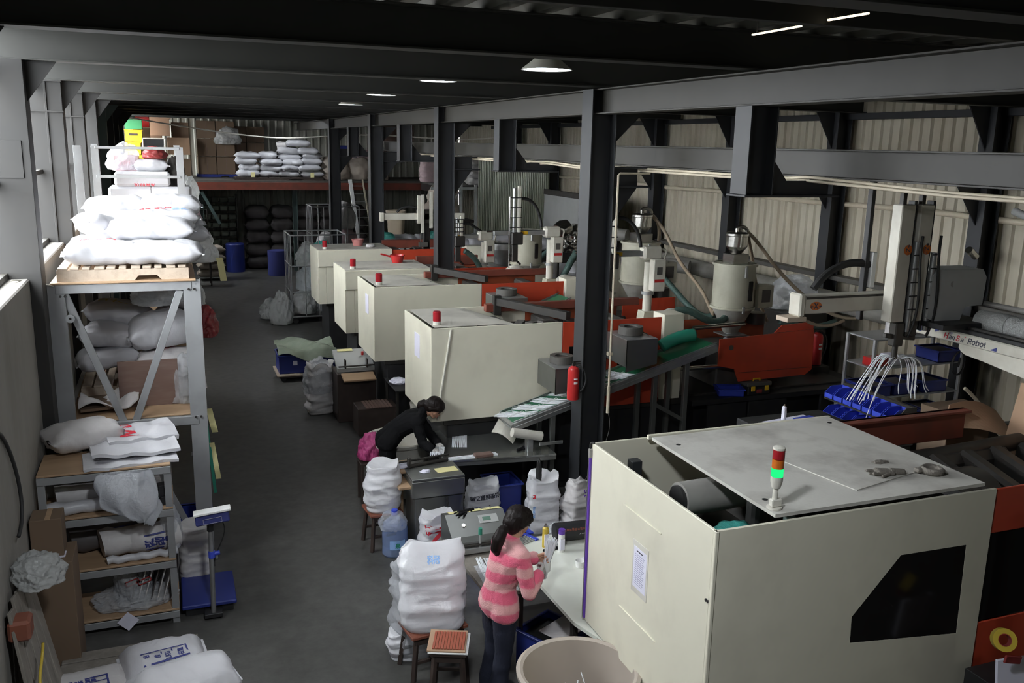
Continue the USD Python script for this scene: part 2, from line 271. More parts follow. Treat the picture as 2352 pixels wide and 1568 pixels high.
def tube(pts, r, sides=8, cap=True):
    p = np.asarray(pts, float); n = len(p); r = np.broadcast_to(np.asarray(r, float), (n,))
    t = np.gradient(p, axis=0); t /= np.linalg.norm(t, axis=1, keepdims=True) + 1e-12
    a = np.cross(t[0], (0, 0, 1.0) if abs(t[0][2]) < 0.9 else (1.0, 0, 0)); A = []
    for i in range(n):
        a = a - t[i] * (a @ t[i]); a /= np.linalg.norm(a) + 1e-12; A.append(a)
    A = np.array(A); B = np.cross(t, A); g = np.arange(sides) * 2 * math.pi / sides
    v = p[:, None] + r[:, None, None] * (np.cos(g)[None, :, None] * A[:, None] + np.sin(g)[None, :, None] * B[:, None])
    v = v.reshape(-1, 3); i, j = np.meshgrid(np.arange(n - 1), np.arange(sides), indexing='ij'); k = (j + 1) % sides
    f = np.stack([i * sides + j, i * sides + k, (i + 1) * sides + k, (i + 1) * sides + j], -1).reshape(-1, 4)
    f = np.vstack([f[:, [0, 1, 2]], f[:, [0, 2, 3]]])
    if cap:
        c0, c1 = len(v), len(v) + 1; v = np.vstack([v, p[0], p[-1]]); j = np.arange(sides); k = (j + 1) % sides
        f = np.vstack([f, np.stack([k, j, np.full(sides, c0)], 1), np.stack([(n - 1) * sides + j, (n - 1) * sides + k, np.full(sides, c1)], 1)])
    return trimesh.Trimesh(v, f, process=False)

def cyl(p, q, r, r2=None, sides=16):
    return tube([p, q], [r, r if r2 is None else r2], sides)

def spline(pts, n=24):
    from scipy.interpolate import CubicSpline
    p = np.asarray(pts, float); s = np.r_[0, np.cumsum(np.linalg.norm(np.diff(p, axis=0), axis=1))]
    return CubicSpline(s, p)(np.linspace(0, s[-1], n))

def hose(pts, r, n=24, sides=8): return tube(spline(pts, n), r, sides)

def lathe(profile, c=(0, 0, 0), n=24, a0=0.0):
    """profile: (radius, z) pairs, turned about the vertical through c"""
    p = np.asarray(profile, float); g = a0 + np.arange(n) * 2 * math.pi / n; k = len(p)
    v = np.stack([p[:, None, 0] * np.cos(g), p[:, None, 0] * np.sin(g), np.broadcast_to(p[:, None, 1], (k, n))], -1).reshape(-1, 3) + np.asarray(c, float)
    i, j = np.meshgrid(np.arange(k - 1), np.arange(n), indexing='ij'); m = (j + 1) % n
    f = np.stack([i * n + j, i * n + m, (i + 1) * n + m, (i + 1) * n + j], -1).reshape(-1, 4)
    return trimesh.Trimesh(v, np.vstack([f[:, [0, 1, 2]], f[:, [0, 2, 3]]]), process=False)

def prism(poly, depth, axis='y', at=0.0):
    """a flat outline given depth: the outline's (a, b) are (x, z) for axis y, (y, z) for axis x, (x, y) for axis z"""
    g = poly if isinstance(poly, Polygon) else Polygon(poly)
    m = trimesh.creation.extrude_polygon(g, depth, engine='earcut'); v = np.asarray(m.vertices)
    if axis == 'z': return trimesh.Trimesh(v + (0, 0, at), m.faces, process=False)
    if axis == 'y': return trimesh.Trimesh(np.stack([v[:, 0], v[:, 2] + at, v[:, 1]], 1), m.faces[:, ::-1], process=False)
    return trimesh.Trimesh(np.stack([v[:, 2] + at, v[:, 0], v[:, 1]], 1), m.faces, process=False)

def ibeam(p, q, h, w, tf=0.014, tw=0.01, updir=(0, 0, 1)):
    p, q = np.asarray(p, float), np.asarray(q, float); d = (q - p) / np.linalg.norm(q - p); u = np.asarray(updir, float)
    return cat(bar(p + u * (h / 2 - tf / 2), q + u * (h / 2 - tf / 2), w, tf, updir, 0.002), bar(p - u * (h / 2 - tf / 2), q - u * (h / 2 - tf / 2), w, tf, updir, 0.002), bar(p, q, tw, h - 2 * tf, updir, 0.001))

def sack(L, W, H, seed=0, n=26, m=24, ends=0.1, puff=2.6, wr=0.012):
    """a filled, lying sack: sewn flat at both ends, flat below, creased"""
    u = np.linspace(-1, 1, n); g = np.arange(m) * 2 * math.pi / m; U, G = np.meshgrid(u, g, indexing='ij')
    e = np.clip(1 - np.abs(U) ** 5, 0, 1) ** 0.6
    c, s = np.cos(G), np.sin(G)
    X = U * L / 2 * (1 - 0.02 * np.abs(s)); Y = np.sign(c) * np.abs(c) ** (2 / puff) * W / 2 * (0.93 + 0.07 * e - 0.05 * np.exp(-((np.abs(U) - 0.9) / 0.08) ** 2))
    Z = np.sign(s) * np.abs(s) ** (2 / (puff * 0.9)) * H / 2 * (ends + (1 - ends) * e)
    P = np.stack([X, Y, Z], -1); k = meshkit.fbm(P * 7 + seed * 13.7, 3, seed) - 0.5
    k2 = meshkit.noise(np.stack([X * 3, Y * 26 / max(W, 0.3) * 0.5, Z * 8 + seed], -1), seed + 3) - 0.5
    nrm = np.stack([np.zeros_like(X), c, s], -1); P = P + nrm * (k * 0.05 * H / 0.18 + k2 * wr * (0.4 + np.abs(U) ** 2 * 2.0))[..., None]
    P[..., 2] = np.where(P[..., 2] < -H * 0.42, -H * 0.42 + (P[..., 2] + H * 0.42) * 0.15, P[..., 2]); P[..., 2] += H * 0.43
    v = P.reshape(-1, 3); i, j = np.meshgrid(np.arange(n - 1), np.arange(m), indexing='ij'); q = (j + 1) % m
    f = np.stack([i * m + j, (i + 1) * m + j, (i + 1) * m + q, i * m + q], -1).reshape(-1, 4); f = np.vstack([f[:, [0, 1, 2]], f[:, [0, 2, 3]]])
    c0 = len(v); v = np.vstack([v, P[0].mean(0), P[-1].mean(0)]); j = np.arange(m); q = (j + 1) % m
    f = np.vstack([f, np.stack([j, q, np.full(m, c0)], 1), np.stack([(n - 1) * m + q, (n - 1) * m + j, np.full(m, c0 + 1)], 1)])
    return trimesh.Trimesh(v, f, process=False)

def upright(W, D, H, seed=0, n=34, m=40, top='open', puff=4.0, lean=(0, 0), bulge=0.08, wr=0.02, neck=1.0):
    """a standing sack or bag: rounded box, creased across, its top open, folded over or gathered"""
    t = np.linspace(0, 1, n); g = np.arange(m) * 2 * math.pi / m; T, G = np.meshgrid(t, g, indexing='ij')
    c, s = np.cos(G), np.sin(G); w = 1 + bulge * np.sin(np.clip(T, 0, 1) * math.pi) - 0.12 * np.exp(-T / 0.04)
    if top == 'open': w = w * (1 - 0.05 * T ** 3)
    if top == 'gather': w = w * (1 - (1 - neck) * np.clip((T - 0.6) / 0.4, 0, 1) ** 1.3)
    pinch = (0.45 * T + 0.4 * np.clip((T - 0.7) / 0.3, 0, 1) ** 1.5) * (1.0 if top == 'fold' else 0.0)
    X = np.sign(c) * np.abs(c) ** (2 / puff) * W / 2 * w; Y = np.sign(s) * np.abs(s) ** (2 / puff) * D / 2 * w * (1 - pinch); Z = T * H
    P = np.stack([X, Y, Z], -1)
    k = meshkit.fbm(np.stack([X * 3, Y * 3, Z * 13], -1) + seed * 9.1, 3, seed) - 0.5; k2 = meshkit.noise(P * 9 + seed, seed + 5) - 0.5
    k3 = np.abs(meshkit.noise(np.stack([X * 5, Y * 5, Z * 26 + X * 9], -1) + seed * 3.3, seed + 9) - 0.5)
    P[..., :2] += np.stack([c, s], -1) * (k * wr * 3.4 + k2 * wr * 1.6 - k3 * wr * 1.5)[..., None] * np.clip(T * 8, 0.2, 1)[..., None]
    P[..., 2] += (meshkit.noise(np.stack([c * 2, s * 2, T * 0 + seed], -1), seed + 1) - 0.5) * H * 0.14 * np.clip((T - 0.75) / 0.25, 0, 1)
    P[..., 0] += lean[0] * T ** 1.5; P[..., 1] += lean[1] * T ** 1.5
    v = P.reshape(-1, 3); i, j = np.meshgrid(np.arange(n - 1), np.arange(m), indexing='ij'); q = (j + 1) % m
    f = np.stack([i * m + j, i * m + q, (i + 1) * m + q, (i + 1) * m + j], -1).reshape(-1, 4); f = np.vstack([f[:, [0, 1, 2]], f[:, [0, 2, 3]]])
    c0 = len(v); lid = P[-1].mean(0) - (0, 0, H * (0.1 if top == 'open' else 0.0)); v = np.vstack([v, (0, 0, 0), lid]); j = np.arange(m); q = (j + 1) % m
    f = np.vstack([f, np.stack([q, j, np.full(m, c0)], 1), np.stack([(n - 1) * m + j, (n - 1) * m + q, np.full(m, c0 + 1)], 1)])
    return trimesh.Trimesh(v, f, process=False)

def lump(sx, sy_, sz, seed=0, sub=4, amp=0.28, freq=2.2, flat=0.35):
    """a crumpled soft heap: film, cloth or a loosely filled bag"""
    m = trimesh.creation.icosphere(sub); v = np.asarray(m.vertices).copy()
    r = 1 + amp * 2 * (meshkit.fbm(v * freq + seed * 5.3, 4, seed) - 0.5) - amp * 1.2 * np.abs(meshkit.noise(v * freq * 2.3 + seed, seed + 2) - 0.5)
    v = v * r[:, None]; v[:, 2] = np.where(v[:, 2] < -flat, -flat + (v[:, 2] + flat) * 0.08, v[:, 2]); v[:, 2] += flat + 0.05
    return trimesh.Trimesh(v * (sx / 2, sy_ / 2, sz / 1.4), m.faces, process=False)

def cloth(nx, ny, fn, th=0.004):
    """a sheet: fn(u, v) -> point for u, v in 0..1, given thickness"""
    u, v = np.meshgrid(np.linspace(0, 1, nx), np.linspace(0, 1, ny), indexing='ij'); P = np.asarray(fn(u, v), float)
    du, dv = np.gradient(P, axis=0), np.gradient(P, axis=1); N = np.cross(du, dv); N /= np.linalg.norm(N, axis=-1, keepdims=True) + 1e-9
    V = np.vstack([(P + N * th / 2).reshape(-1, 3), (P - N * th / 2).reshape(-1, 3)]); o = nx * ny
    i, j = np.meshgrid(np.arange(nx - 1), np.arange(ny - 1), indexing='ij'); a = (i * ny + j).ravel(); b = ((i + 1) * ny + j).ravel(); c = ((i + 1) * ny + j + 1).ravel(); d = (i * ny + j + 1).ravel()
    F = [np.stack([a, b, c], 1), np.stack([a, c, d], 1), np.stack([a + o, c + o, b + o], 1), np.stack([a + o, d + o, c + o], 1)]
    for e in (np.arange(ny), (nx - 1) * ny + np.arange(ny)[::-1], np.arange(nx)[::-1] * ny, np.arange(nx) * ny + ny - 1):
        p, q = e[:-1], e[1:]; F += [np.stack([p, q, q + o], 1), np.stack([p, q + o, p + o], 1)]
    return trimesh.Trimesh(V, np.vstack(F), process=False)

def crate(w, d, h, t=0.012, rim=0.02):
    """an open box with a rim, standing on z = 0, centred in x and y"""
    x, y = w / 2, d / 2
    return cat(box(-x, x, -y, y, 0, t), box(-x, x, -y, -y + t, 0, h), box(-x, x, y - t, y, 0, h), box(-x, -x + t, -y, y, 0, h), box(x - t, x, -y, y, 0, h),
               box(-x - rim, x + rim, -y - rim, -y + t, h - rim, h), box(-x - rim, x + rim, y - t, y + rim, h - rim, h), box(-x - rim, -x + t, -y, y, h - rim, h), box(x - t, x + rim, -y, y, h - rim, h))

def moved(m, p, rz=0.0, tilt=(0, 0)):
    return rot(m, tilt[0], tilt[1], rz, move=p)

_FONT = {}
def letters(text, height, depth=0.002, bold=False, cjk=False):
    """lettering as meshkit.text_mesh does it, also for Chinese characters; centred on the origin of its x"""
    if not cjk:
        m = meshkit.text_mesh(text, height, depth, bold)
    else:
        from PIL import Image, ImageDraw, ImageFont
        from shapely import affinity, box as sbox, union_all
        font = ImageFont.truetype([p for p in glob.glob('/opt/blender-*/*/datafiles/fonts/*.woff2') if 'CJK' in p][0], 64)
        x0, y0, x1, y1 = font.getbbox(text, anchor='ls', stroke_width=2 * bold); im = Image.new('L', (x1 - x0 + 8, y1 - y0 + 8))
        ImageDraw.Draw(im).text((4 - x0, 4 - y0), text, 255, font, anchor='ls', stroke_width=2 * bold)
        on = np.pad(np.asarray(im) > 127, ((0, 0), (1, 1))).astype(np.int8); rows, st = np.nonzero(np.diff(on, axis=1) == 1); en = np.nonzero(np.diff(on, axis=1) == -1)[1]
        g = union_all(sbox(st, -rows - 1, en, -rows)).buffer(0.6).buffer(-0.6).simplify(0.7); s = height / 56.0
        g = affinity.affine_transform(g, [s, 0, 0, s, -4 * s, (4 - y0) * s])
        m = trimesh.util.concatenate([trimesh.creation.extrude_polygon(q, depth, engine='earcut') for q in getattr(g, 'geoms', [g]) if q.area > 0])
    v = np.asarray(m.vertices); v = v - ((v[:, 0].min() + v[:, 0].max()) / 2, height / 2, 0)
    return trimesh.Trimesh(v, m.faces, process=False)

def on_plane(m, o, xd, yd):
    """flat lettering or shapes carried onto a plane: origin o, reading along xd, upright along yd"""
    xd = np.asarray(xd, float); xd /= np.linalg.norm(xd); yd = np.asarray(yd, float); yd = yd - xd * (xd @ yd); yd /= np.linalg.norm(yd); zd = np.cross(xd, yd)
    return trimesh.Trimesh(np.asarray(m.vertices) @ np.array([xd, yd, zd]) + o, m.faces, process=False)

def drape(m, o, xd, yd, onto, off=0.0015):
    """print on a curved surface: every corner of the lettering is dropped along the plane's normal onto the mesh"""
    q = on_plane(m, o, xd, yd); xd = np.asarray(xd, float) / np.linalg.norm(xd); yd = np.asarray(yd, float); yd = yd - xd * (xd @ yd); yd /= np.linalg.norm(yd); zd = np.cross(xd, yd)
    T = np.asarray(onto.vertices)[onto.faces]; a, e1, e2 = T[:, 0], T[:, 1] - T[:, 0], T[:, 2] - T[:, 0]; h = np.cross(-zd, e2); det = (e1 * h).sum(1); ok = np.abs(det) > 1e-12
    a, e1, e2, h, det = a[ok], e1[ok], e2[ok], h[ok], det[ok]; V = np.asarray(q.vertices).copy(); hh = (np.asarray(m.vertices)[:, 2]); bad = np.zeros(len(V), bool)
    for i, p in enumerate(V):
        s = p + zd * 1.0 - a; u = (s * h).sum(1) / det; w = np.cross(s, e1); v = (w @ -zd) / det; t = (e2 * w).sum(1) / det
        hit = (u > -1e-6) & (v > -1e-6) & (u + v < 1 + 1e-6) & (t > 0)
        if hit.any(): V[i] = p + zd * 1.0 - zd * t[hit].min() + zd * (off + hh[i])
        else: bad[i] = True
    return trimesh.Trimesh(V, q.faces[~bad[q.faces].any(1)], process=False)

def arc_strip(r, z0, z1, a0, a1, n=9):
    a = np.linspace(a0, a1, n); c = np.stack([r * np.cos(a), r * np.sin(a)], 1); i = np.arange(n - 1)
    return trimesh.Trimesh(np.vstack([np.c_[c, np.full(n, z0)], np.c_[c, np.full(n, z1)]]), np.vstack([np.stack([i, i + 1, i + 1 + n], 1), np.stack([i, i + 1 + n, i + n], 1)]), process=False)

def rectframe(w, h, t, depth=0.002):
    return cat(box(-w / 2, w / 2, h / 2 - t, h / 2, 0, depth, 0), box(-w / 2, w / 2, -h / 2, -h / 2 + t, 0, depth, 0), box(-w / 2, -w / 2 + t, -h / 2, h / 2, 0, depth, 0), box(w / 2 - t, w / 2, -h / 2, h / 2, 0, depth, 0))

def skin_hull(bones, refine=0.014, smooth=12):
    """one continuous body from bones: (joint, radius, joint, radius), each the hull of two spheres, joined and relaxed"""
    out = None
    for p, r, q, s in bones:
        a = Manifold.sphere(r, 20).translate(tuple(map(float, p))); b = Manifold.sphere(s, 20).translate(tuple(map(float, q)))
        k = Manifold.batch_hull([a, b]); out = k if out is None else out + k
    m = to_tm(out.refine_to_length(refine)); m.merge_vertices()
    trimesh.smoothing.filter_taubin(m, lamb=0.5, nu=0.52, iterations=smooth)
    return m
# ================================================================ the shell
struct('floor', box(-1.6, 11.2, -9.2, 34.6, -0.2, 0.0, 0.001), M['floor'])
struct('ground_outside', box(-60, -1.7, -40, 80, -.3, -.1, .001), M['asphalt'])
struct('wall_left', box(-1.52, -1.2, -9.2, 34.6, 0.0, 3.05, 0.012), M['concrete'])

def corrugated(L, H, pitch, depth, nrib=None):
    """trapezoid sheet in the (x, z) plane, ribs upright, front face towards -y"""
    n = int(L / pitch); xs, ys = [0.0], [0.0]
    for i in range(n):
        a = i * pitch
        xs += [a + pitch * .55, a + pitch * .68, a + pitch * .87, a + pitch]; ys += [0.0, -depth, -depth, 0.0]
    if xs[-1] < L: xs.append(L); ys.append(0.0)
    xs, ys = np.array(xs), np.array(ys); k = len(xs)
    v = np.vstack([np.stack([xs, ys, np.zeros(k)], 1), np.stack([xs, ys, np.full(k, H)], 1), np.stack([xs, ys * 0 + .03, np.zeros(k)], 1), np.stack([xs, ys * 0 + .03, np.full(k, H)], 1)])
    i = np.arange(k - 1); q = np.stack([i, i + 1, i + 1 + k, i + k], 1); b = np.stack([i + 2 * k, i + 3 * k, i + 1 + 3 * k, i + 1 + 2 * k], 1)
    q = np.vstack([q, b]); return trimesh.Trimesh(v, np.vstack([q[:, [0, 1, 2]], q[:, [0, 2, 3]]]), process=False)

def wall_run(name, mesh_of, mat):
    """a cladding wall: the sheets, each a part"""
    w = thing(name, None, None, kind='structure')
    for m in mesh_of: part('sheet', m, mat, w)
    return w
wall_run('wall_far', [moved(corrugated(1.02, 5.4, 0.255, 0.035), (-1.5 + 1.02 * i, 34.3, 0)) for i in range(12)], M['cladding_far'])
wall_run('wall_right', [rot(corrugated(1.02, 5.4, 0.204, 0.035), 0, 0, -90, move=(10.75, 34.3 - 1.02 * i, 0)) for i in range(42)], M['cladding'])
struct('wall_back', box(-1.5, 11, -9.3, -9.1, 0, 5.4), M['cladding_far'])
deck = thing('ceiling', None, None, kind='structure')
for i in range(12):
    part('sheet', trimesh.Trimesh(np.asarray(corrugated(1.05, 43.6, 0.35, 0.07).vertices)[:, [0, 2, 1]] * (1, 1, 1) + (-1.6 + 1.05 * i, -9.2, 5.28), corrugated(1.05, 43.6, 0.35, 0.07).faces[:, ::-1], process=False), M['deck'], deck)
# window strip above the left wall: rails and mullions between the columns, open to the daylight
COLY = [3.3, 6.25, 9.0, 12.05, 14.98, 17.7, 20.43, 23.1, 25.6, 28.4, 31.3]
wn = 0
OPEN = [(6.5, 17.8), (28.6, 34.0)]
def is_open(y): return any(a <= y <= b for a, b in OPEN)
wu = thing('wall_left', None, None, kind='structure')
cuts = [-9.2] + [c for o in OPEN for c in o] + [34.6]
for a, b in zip(cuts[::2], cuts[1::2]):
    n = max(1, int(round((b - a) / 1.02)))
    for k in range(n): part('sheet', box(-1.5, -1.46, a + (b - a) * k / n, a + (b - a) * (k + 1) / n - .004, 3.05, 5.3), M['cladding_far'], wu)
for o in OPEN:
    ys = [o[0]] + [y for y in COLY if o[0] < y < o[1]] + [o[1]]
    for a, b in zip(ys[:-1], ys[1:]):
        wn += 1
        w = thing('window_%d' % wn, None, None, kind='structure')
        for z in (3.08, 3.88, 4.86): part('rail', box(-1.42, -1.36, a + .14, b - .14, z - .025, z + .025), M['steel_grey'], w)
        part('mullion', box(-1.42, -1.36, (a + b) / 2 - .02, (a + b) / 2 + .02, 3.08, 4.9), M['steel_grey'], w)

# ================================================================ steel frame
def hcol(x, y, z0, z1, w, d, t=0.014):
    """H column, its flanges facing -x and +x"""
    return cat(box(x - d / 2, x - d / 2 + t, y - w / 2, y + w / 2, z0, z1, .002), box(x + d / 2 - t, x + d / 2, y - w / 2, y + w / 2, z0, z1, .002), box(x - d / 2 + t, x + d / 2 - t, y - .006, y + .006, z0, z1, .001))
LC = ['nearest of the dark columns beside the left windows, a square plate welded on it', 'second column along the left windows, with a level stiffener near its head', 'third column along the left windows, half behind the second one']
for i, y in enumerate(COLY):
    lab = LC[i - 2] if 2 <= i < 5 else ('grey steel column on the left wall, out of the picture on the near side' if i < 2 else '%s column along the left windows counted from the near end' % ORD[i - 2])
    t = thing('steel_column', lab, 'column', (-1.27, y, 0), group=None if i >= 2 else 'near left columns')
    zb = 0 if i >= 2 else 3.05
    m = 'column_green' if i == 6 else 'column_left'
    part('front_plate', box(-.18, .17, -.14, -.126, zb, 4.92, .002), M[m], t); part('flange', box(.156, .17, -.126, .14, zb, 4.92, .002), M[m], t); part('flange', box(-.18, -.166, -.126, .14, zb, 4.92, .002), M[m], t)
    part('rib', box(-.012, .012, -.165, -.14, 3.0, 4.92, .002), M[m], t) if i in (3, 4) else None
    if i in (3, 4): part('stiffener', box(-.19, .18, -.17, -.13, 4.56, 4.575, .001), M[m], t); part('cap_plate', box(-.19, .18, -.18, .15, 4.9, 4.915, .001), M[m], t)
    if i == 2: part('welded_plate', box(-.14, .11, -.152, -.14, 3.93, 4.25, .002), M[m], t)
    part('gusset', prism([(.17, 4.92), (.42, 4.92), (.17, 4.58)], .014, 'y', -.007), M[m], t)

for i, y in enumerate(COLY):
    lab = 'roof cross beam %s from the camera, spanning the hall above the aisle' % ORD[i] if i else 'darkest roof cross beam at the very top right, nearest to the camera'
    t = thing('roof_beam', lab, 'beam', (0, y, 0))
    part('web', box(-1.44, 10.65, -.006, .006, 4.935, 5.2, .001), M['roof_paint'], t); part('bottom_flange', box(-1.44, 10.65, -.1, .1, 4.92, 4.934, .002), M['roof_paint'], t); part('top_flange', box(-1.44, 10.65, -.1, .1, 5.196, 5.21, .002), M['roof_paint'], t)
for i in range(len(COLY) - 1):
    y = (COLY[i] + COLY[i + 1]) / 2 + (0.05 if i else 0)
    solo('purlin', 'dark roof purlin between the %s and %s roof cross beams' % (ORD[i], ORD[i + 1]), 'purlin', box(-1.4, 10.65, y - .035, y + .035, 5.06, 5.203, .003), M['roof_paint'])

RX = 4.43
t = thing('longitudinal_beam', 'long grey I-beam running from the top right over the middle columns', 'beam')
part('web', box(RX - .006, RX + .006, -4, 33.5, 4.655, 4.888, .001), M['steel_grey'], t); part('bottom_flange', box(RX - .1, RX + .1, -4, 33.5, 4.64, 4.654, .002), M['steel_grey'], t); part('top_flange', box(RX - .1, RX + .1, -4, 33.5, 4.889, 4.903, .002), M['steel_grey'], t)

MC = {9.05: 'nearest middle column, carrying the fire extinguisher and a cream conduit', 14.98: 'second column of the middle row, behind the first injection machine', 20.43: 'third column of the middle row, beside the beige barrel', 25.9: 'fourth and farthest dark column of the middle row, left of the ladder'}
for y, lab in MC.items():
    t = thing('steel_column', lab, 'column', (RX, y, 0))
    part('shaft', hcol(0, 0, 0, 4.9, .26, .3), M['steel_dark'], t); part('base_plate', box(-.2, .2, -.18, .18, 0, .02), M['steel_dark'], t)
    part('gusset', prism([(.15, 4.64), (.5, 4.64), (.15, 4.3)], .014, 'y', -.007), M['steel_dark'], t)
    b = part('bracket', cat(box(.15, .62, -.1, .1, 3.86, 3.88), box(.15, .5, -.006, .006, 3.88, 4.09), prism([(.15, 3.86), (.5, 3.86), (.15, 3.4)], .014, 'y', -.007), box(.15, .7, -.11, .11, 4.07, 4.085)), M['steel_dark'], t)
for i, y in enumerate((6.2, 12.0, 17.75, 23.1)):
    t = thing('hanger_post', '%s post hanging from the long beam to hold the crane rail, counted from the camera' % ORD[i], 'post', (RX, y, 0))
    part('shaft', hcol(0, 0, 3.95, 4.64, .22, .26), M['steel_dark'], t); part('foot_plate', box(-.15, .78, -.13, .13, 3.93, 3.95), M['steel_dark'], t)
    part('gusset', prism([(.13, 3.95), (.75, 3.95), (.75, 4.06), (.33, 4.06), (.13, 4.3)], .014, 'y', -.007), M['steel_dark'], t)
t = thing('crane_rail_beam', 'grey I-beam hung lower down to the right, with cream conduits along its foot', 'beam')
X2 = 5.12
part('web', box(X2 - .006, X2 + .006, -3, 24, 4.1, 4.305, .001), M['steel_grey'], t); part('top_flange', box(X2 - .09, X2 + .09, -3, 24, 4.305, 4.319, .002), M['steel_grey'], t); part('bottom_flange', box(X2 - .09, X2 + .09, -3, 24, 4.086, 4.1, .002), M['steel_grey'], t)
for k, (dx, s) in enumerate(((-.12, 1.0), (-.15, .8))):
    pts = []
    for y in np.arange(1.0, 22.0, .25):
        ph = min(abs(y - c) for c in (0.3, 6.2, 9.05, 12.0, 14.98, 17.75, 20.43)); sag = .05 * min(1, ph / 1.5) * s if y < 6.4 or 9.6 < y < 12 else .02 * s
        pts.append((X2 + dx, y, 4.09 - k * .028 - sag))
    solo('conduit', '%s cream plastic conduit sagging along the crane rail' % ('upper' if k == 0 else 'lower'), 'conduit', tube(pts, .013, 8), M['pipe_cream'], smooth=True)
solo('conduit', 'cream conduit running down the front of the nearest middle column', 'conduit', cat(tube([(X2 - .13, 8.87, 4.02), (4.62, 8.87, 4.02), (4.6, 8.87, 4.0), (4.6, 8.87, 1.6)], .013, 8), cyl((4.6, 8.87, 1.62), (4.6, 8.87, 1.3), .02), box(4.57, 4.63, 8.86, 8.91, 1.98, 2.02)), M['pipe_cream'], smooth=30)
solo('cable', 'thin grey cable hanging from the conduit foot on the nearest middle column', 'cable', hose([(4.6, 8.87, 1.32), (4.62, 8.85, 1.1), (4.5, 8.84, .8), (4.3, 8.86, .45), (4.22, 8.9, .3)], .005), M['cloth_grey'], smooth=True)
# right wall steel
for i, y in enumerate((6.3, 9.3, 12.35, 15.3, 18.3, 21.3, 24.3, 27.3)):
    t = thing('wall_column', '%s dark column standing against the cream right wall, counted from the camera' % ORD[i], 'column', (10.48, y, 0))
    part('shaft', hcol(0, 0, 0, 5.2, .24, .28), M['steel_dark'], t)
    part('haunch', prism([(-.14, 5.0), (-.55, 5.0), (-.14, 4.35)], .02, 'y', -.01), M['steel_dark'], t); part('bracket', prism([(-.14, 3.95), (-.6, 3.95), (-.14, 3.35)], .02, 'y', -.01), M['steel_dark'], t)
solo('wall_girt', 'dark rail high along the right wall under the roof', 'rail', box(10.55, 10.7, -2, 30, 4.82, 4.92), M['steel_dark'])
solo('wall_girt', 'dark dusty rail along the right wall behind the material dryers', 'rail', box(10.5, 10.72, -2, 30, 2.16, 2.24), M['iron_dusty'])
solo('wall_pipe', 'cream pipe running level along the right wall above the dryers', 'pipe', tube([(10.66, y, 3.44 + .015 * math.sin(y * 1.3)) for y in np.arange(3, 26, .5)], .045, 10), M['pipe_cream'], smooth=True)
solo('duct', 'fat grey dusty duct running along the right wall behind the dryers', 'duct', tube([(10.14, y, 1.9) for y in np.arange(8, 24, .5)], .16, 14), M['lagging'], smooth=30)
solo('duct', 'pale horizontal duct behind the third machine', 'duct', cat(tube([(9.0, 19.6, 2.35), (9.9, 18.5, 2.3)], .15, 14), tube([(8.8, 16.6, 2.0), (9.8, 15.6, 1.95)], .14, 14)), M['pipe_grey'], smooth=30)
solo('downpipe', 'grey pipe with a bend on the right wall at the right edge of the picture', 'pipe', tube([(10.2, 8.6, 3.6), (10.2, 8.25, 3.5), (10.2, 8.0, 3.2), (10.2, 7.95, 1.2)], .05, 10), M['robot_grey'], smooth=True)
t = thing('wall_lamp', 'small silver spot lamp on an arm beside the rightmost wall column', 'lamp', (10.2, 9.1, 2.95))
part('head', rot(cyl((0, 0, 0), (-.17, -.03, .1), .05), 0, 0, 0), M['chrome'], t, smooth=30); part('arm', tube([(0, 0, 0), (.06, .04, -.03), (.14, .1, -.03)], .012), M['iron'], t)

# ---------------------------------------------------------------- lamps under the roof
def high_bay(x, y, z, label, power=18.0):
    t = thing('high_bay_lamp', label, 'lamp', (x, y, z))
    part('shade', lathe([(.05, .13), (.07, .12), (.21, .012), (.22, 0), (.214, 0), (.2, .012)], n=32), M['off_white'], t, smooth=30)
    part('glass', lathe([(0.0001, .004), (.205, .004), (.205, .012), (0.0001, .012)], n=32), M['lamp_on'], t)
    part('hook', tube([(0, 0, .12), (0, 0, 5.3 - z)], .008), M['iron'], t)
    L = UsdLux.DiskLight.Define(stage, str(t.GetPath()) + '/bulb'); L.CreateRadiusAttr(.2); L.CreateIntensityAttr(LAMP := power); L.CreateColorAttr(Gf.Vec3f(.9, .95, 1.0)); L.AddTranslateOp().Set(Gf.Vec3d(0, 0, -.004))
high_bay(3.08, 7.35, 4.93, 'round glowing high bay lamp behind the second roof beam, largest of the lit lamps', 45.0)
high_bay(3.1, 16.3, 4.93, 'small round glowing lamp farthest back over the aisle')
high_bay(3.0, 13.4, 4.97, 'round lamp half hidden by a roof beam, only a thin lit edge showing')
high_bay(3.0, 10.4, 5.0, 'round lamp mostly hidden behind the third roof beam')
high_bay(3.4, 29.4, 5.0, 'round lamp hidden among the far beams above the mezzanine', 80.0)
high_bay(0.7, 2.75, 4.93, 'round lamp over the near end of the aisle, above the top edge of the picture', 340.0)
for i, (a, b) in enumerate((((3.875, 5.55), (3.868, 5.015)), ((3.83, 4.715), (3.84, 4.38)))):
    t = thing('light_strip', 'thin lit strip lamp under the roof deck, %s of the two at the upper right' % ('left' if i == 0 else 'right'), 'lamp')
    part('tube', bar((a[0], a[1], 5.085), (b[0], b[1], 5.085), .02, .012), M['tube_on'], t)
    for y in (a[1] - .05, b[1] + .05): part('hanger', tube([(a[0], y, 5.088), (a[0], y, 5.25)], .004, 5), M['iron'], t)
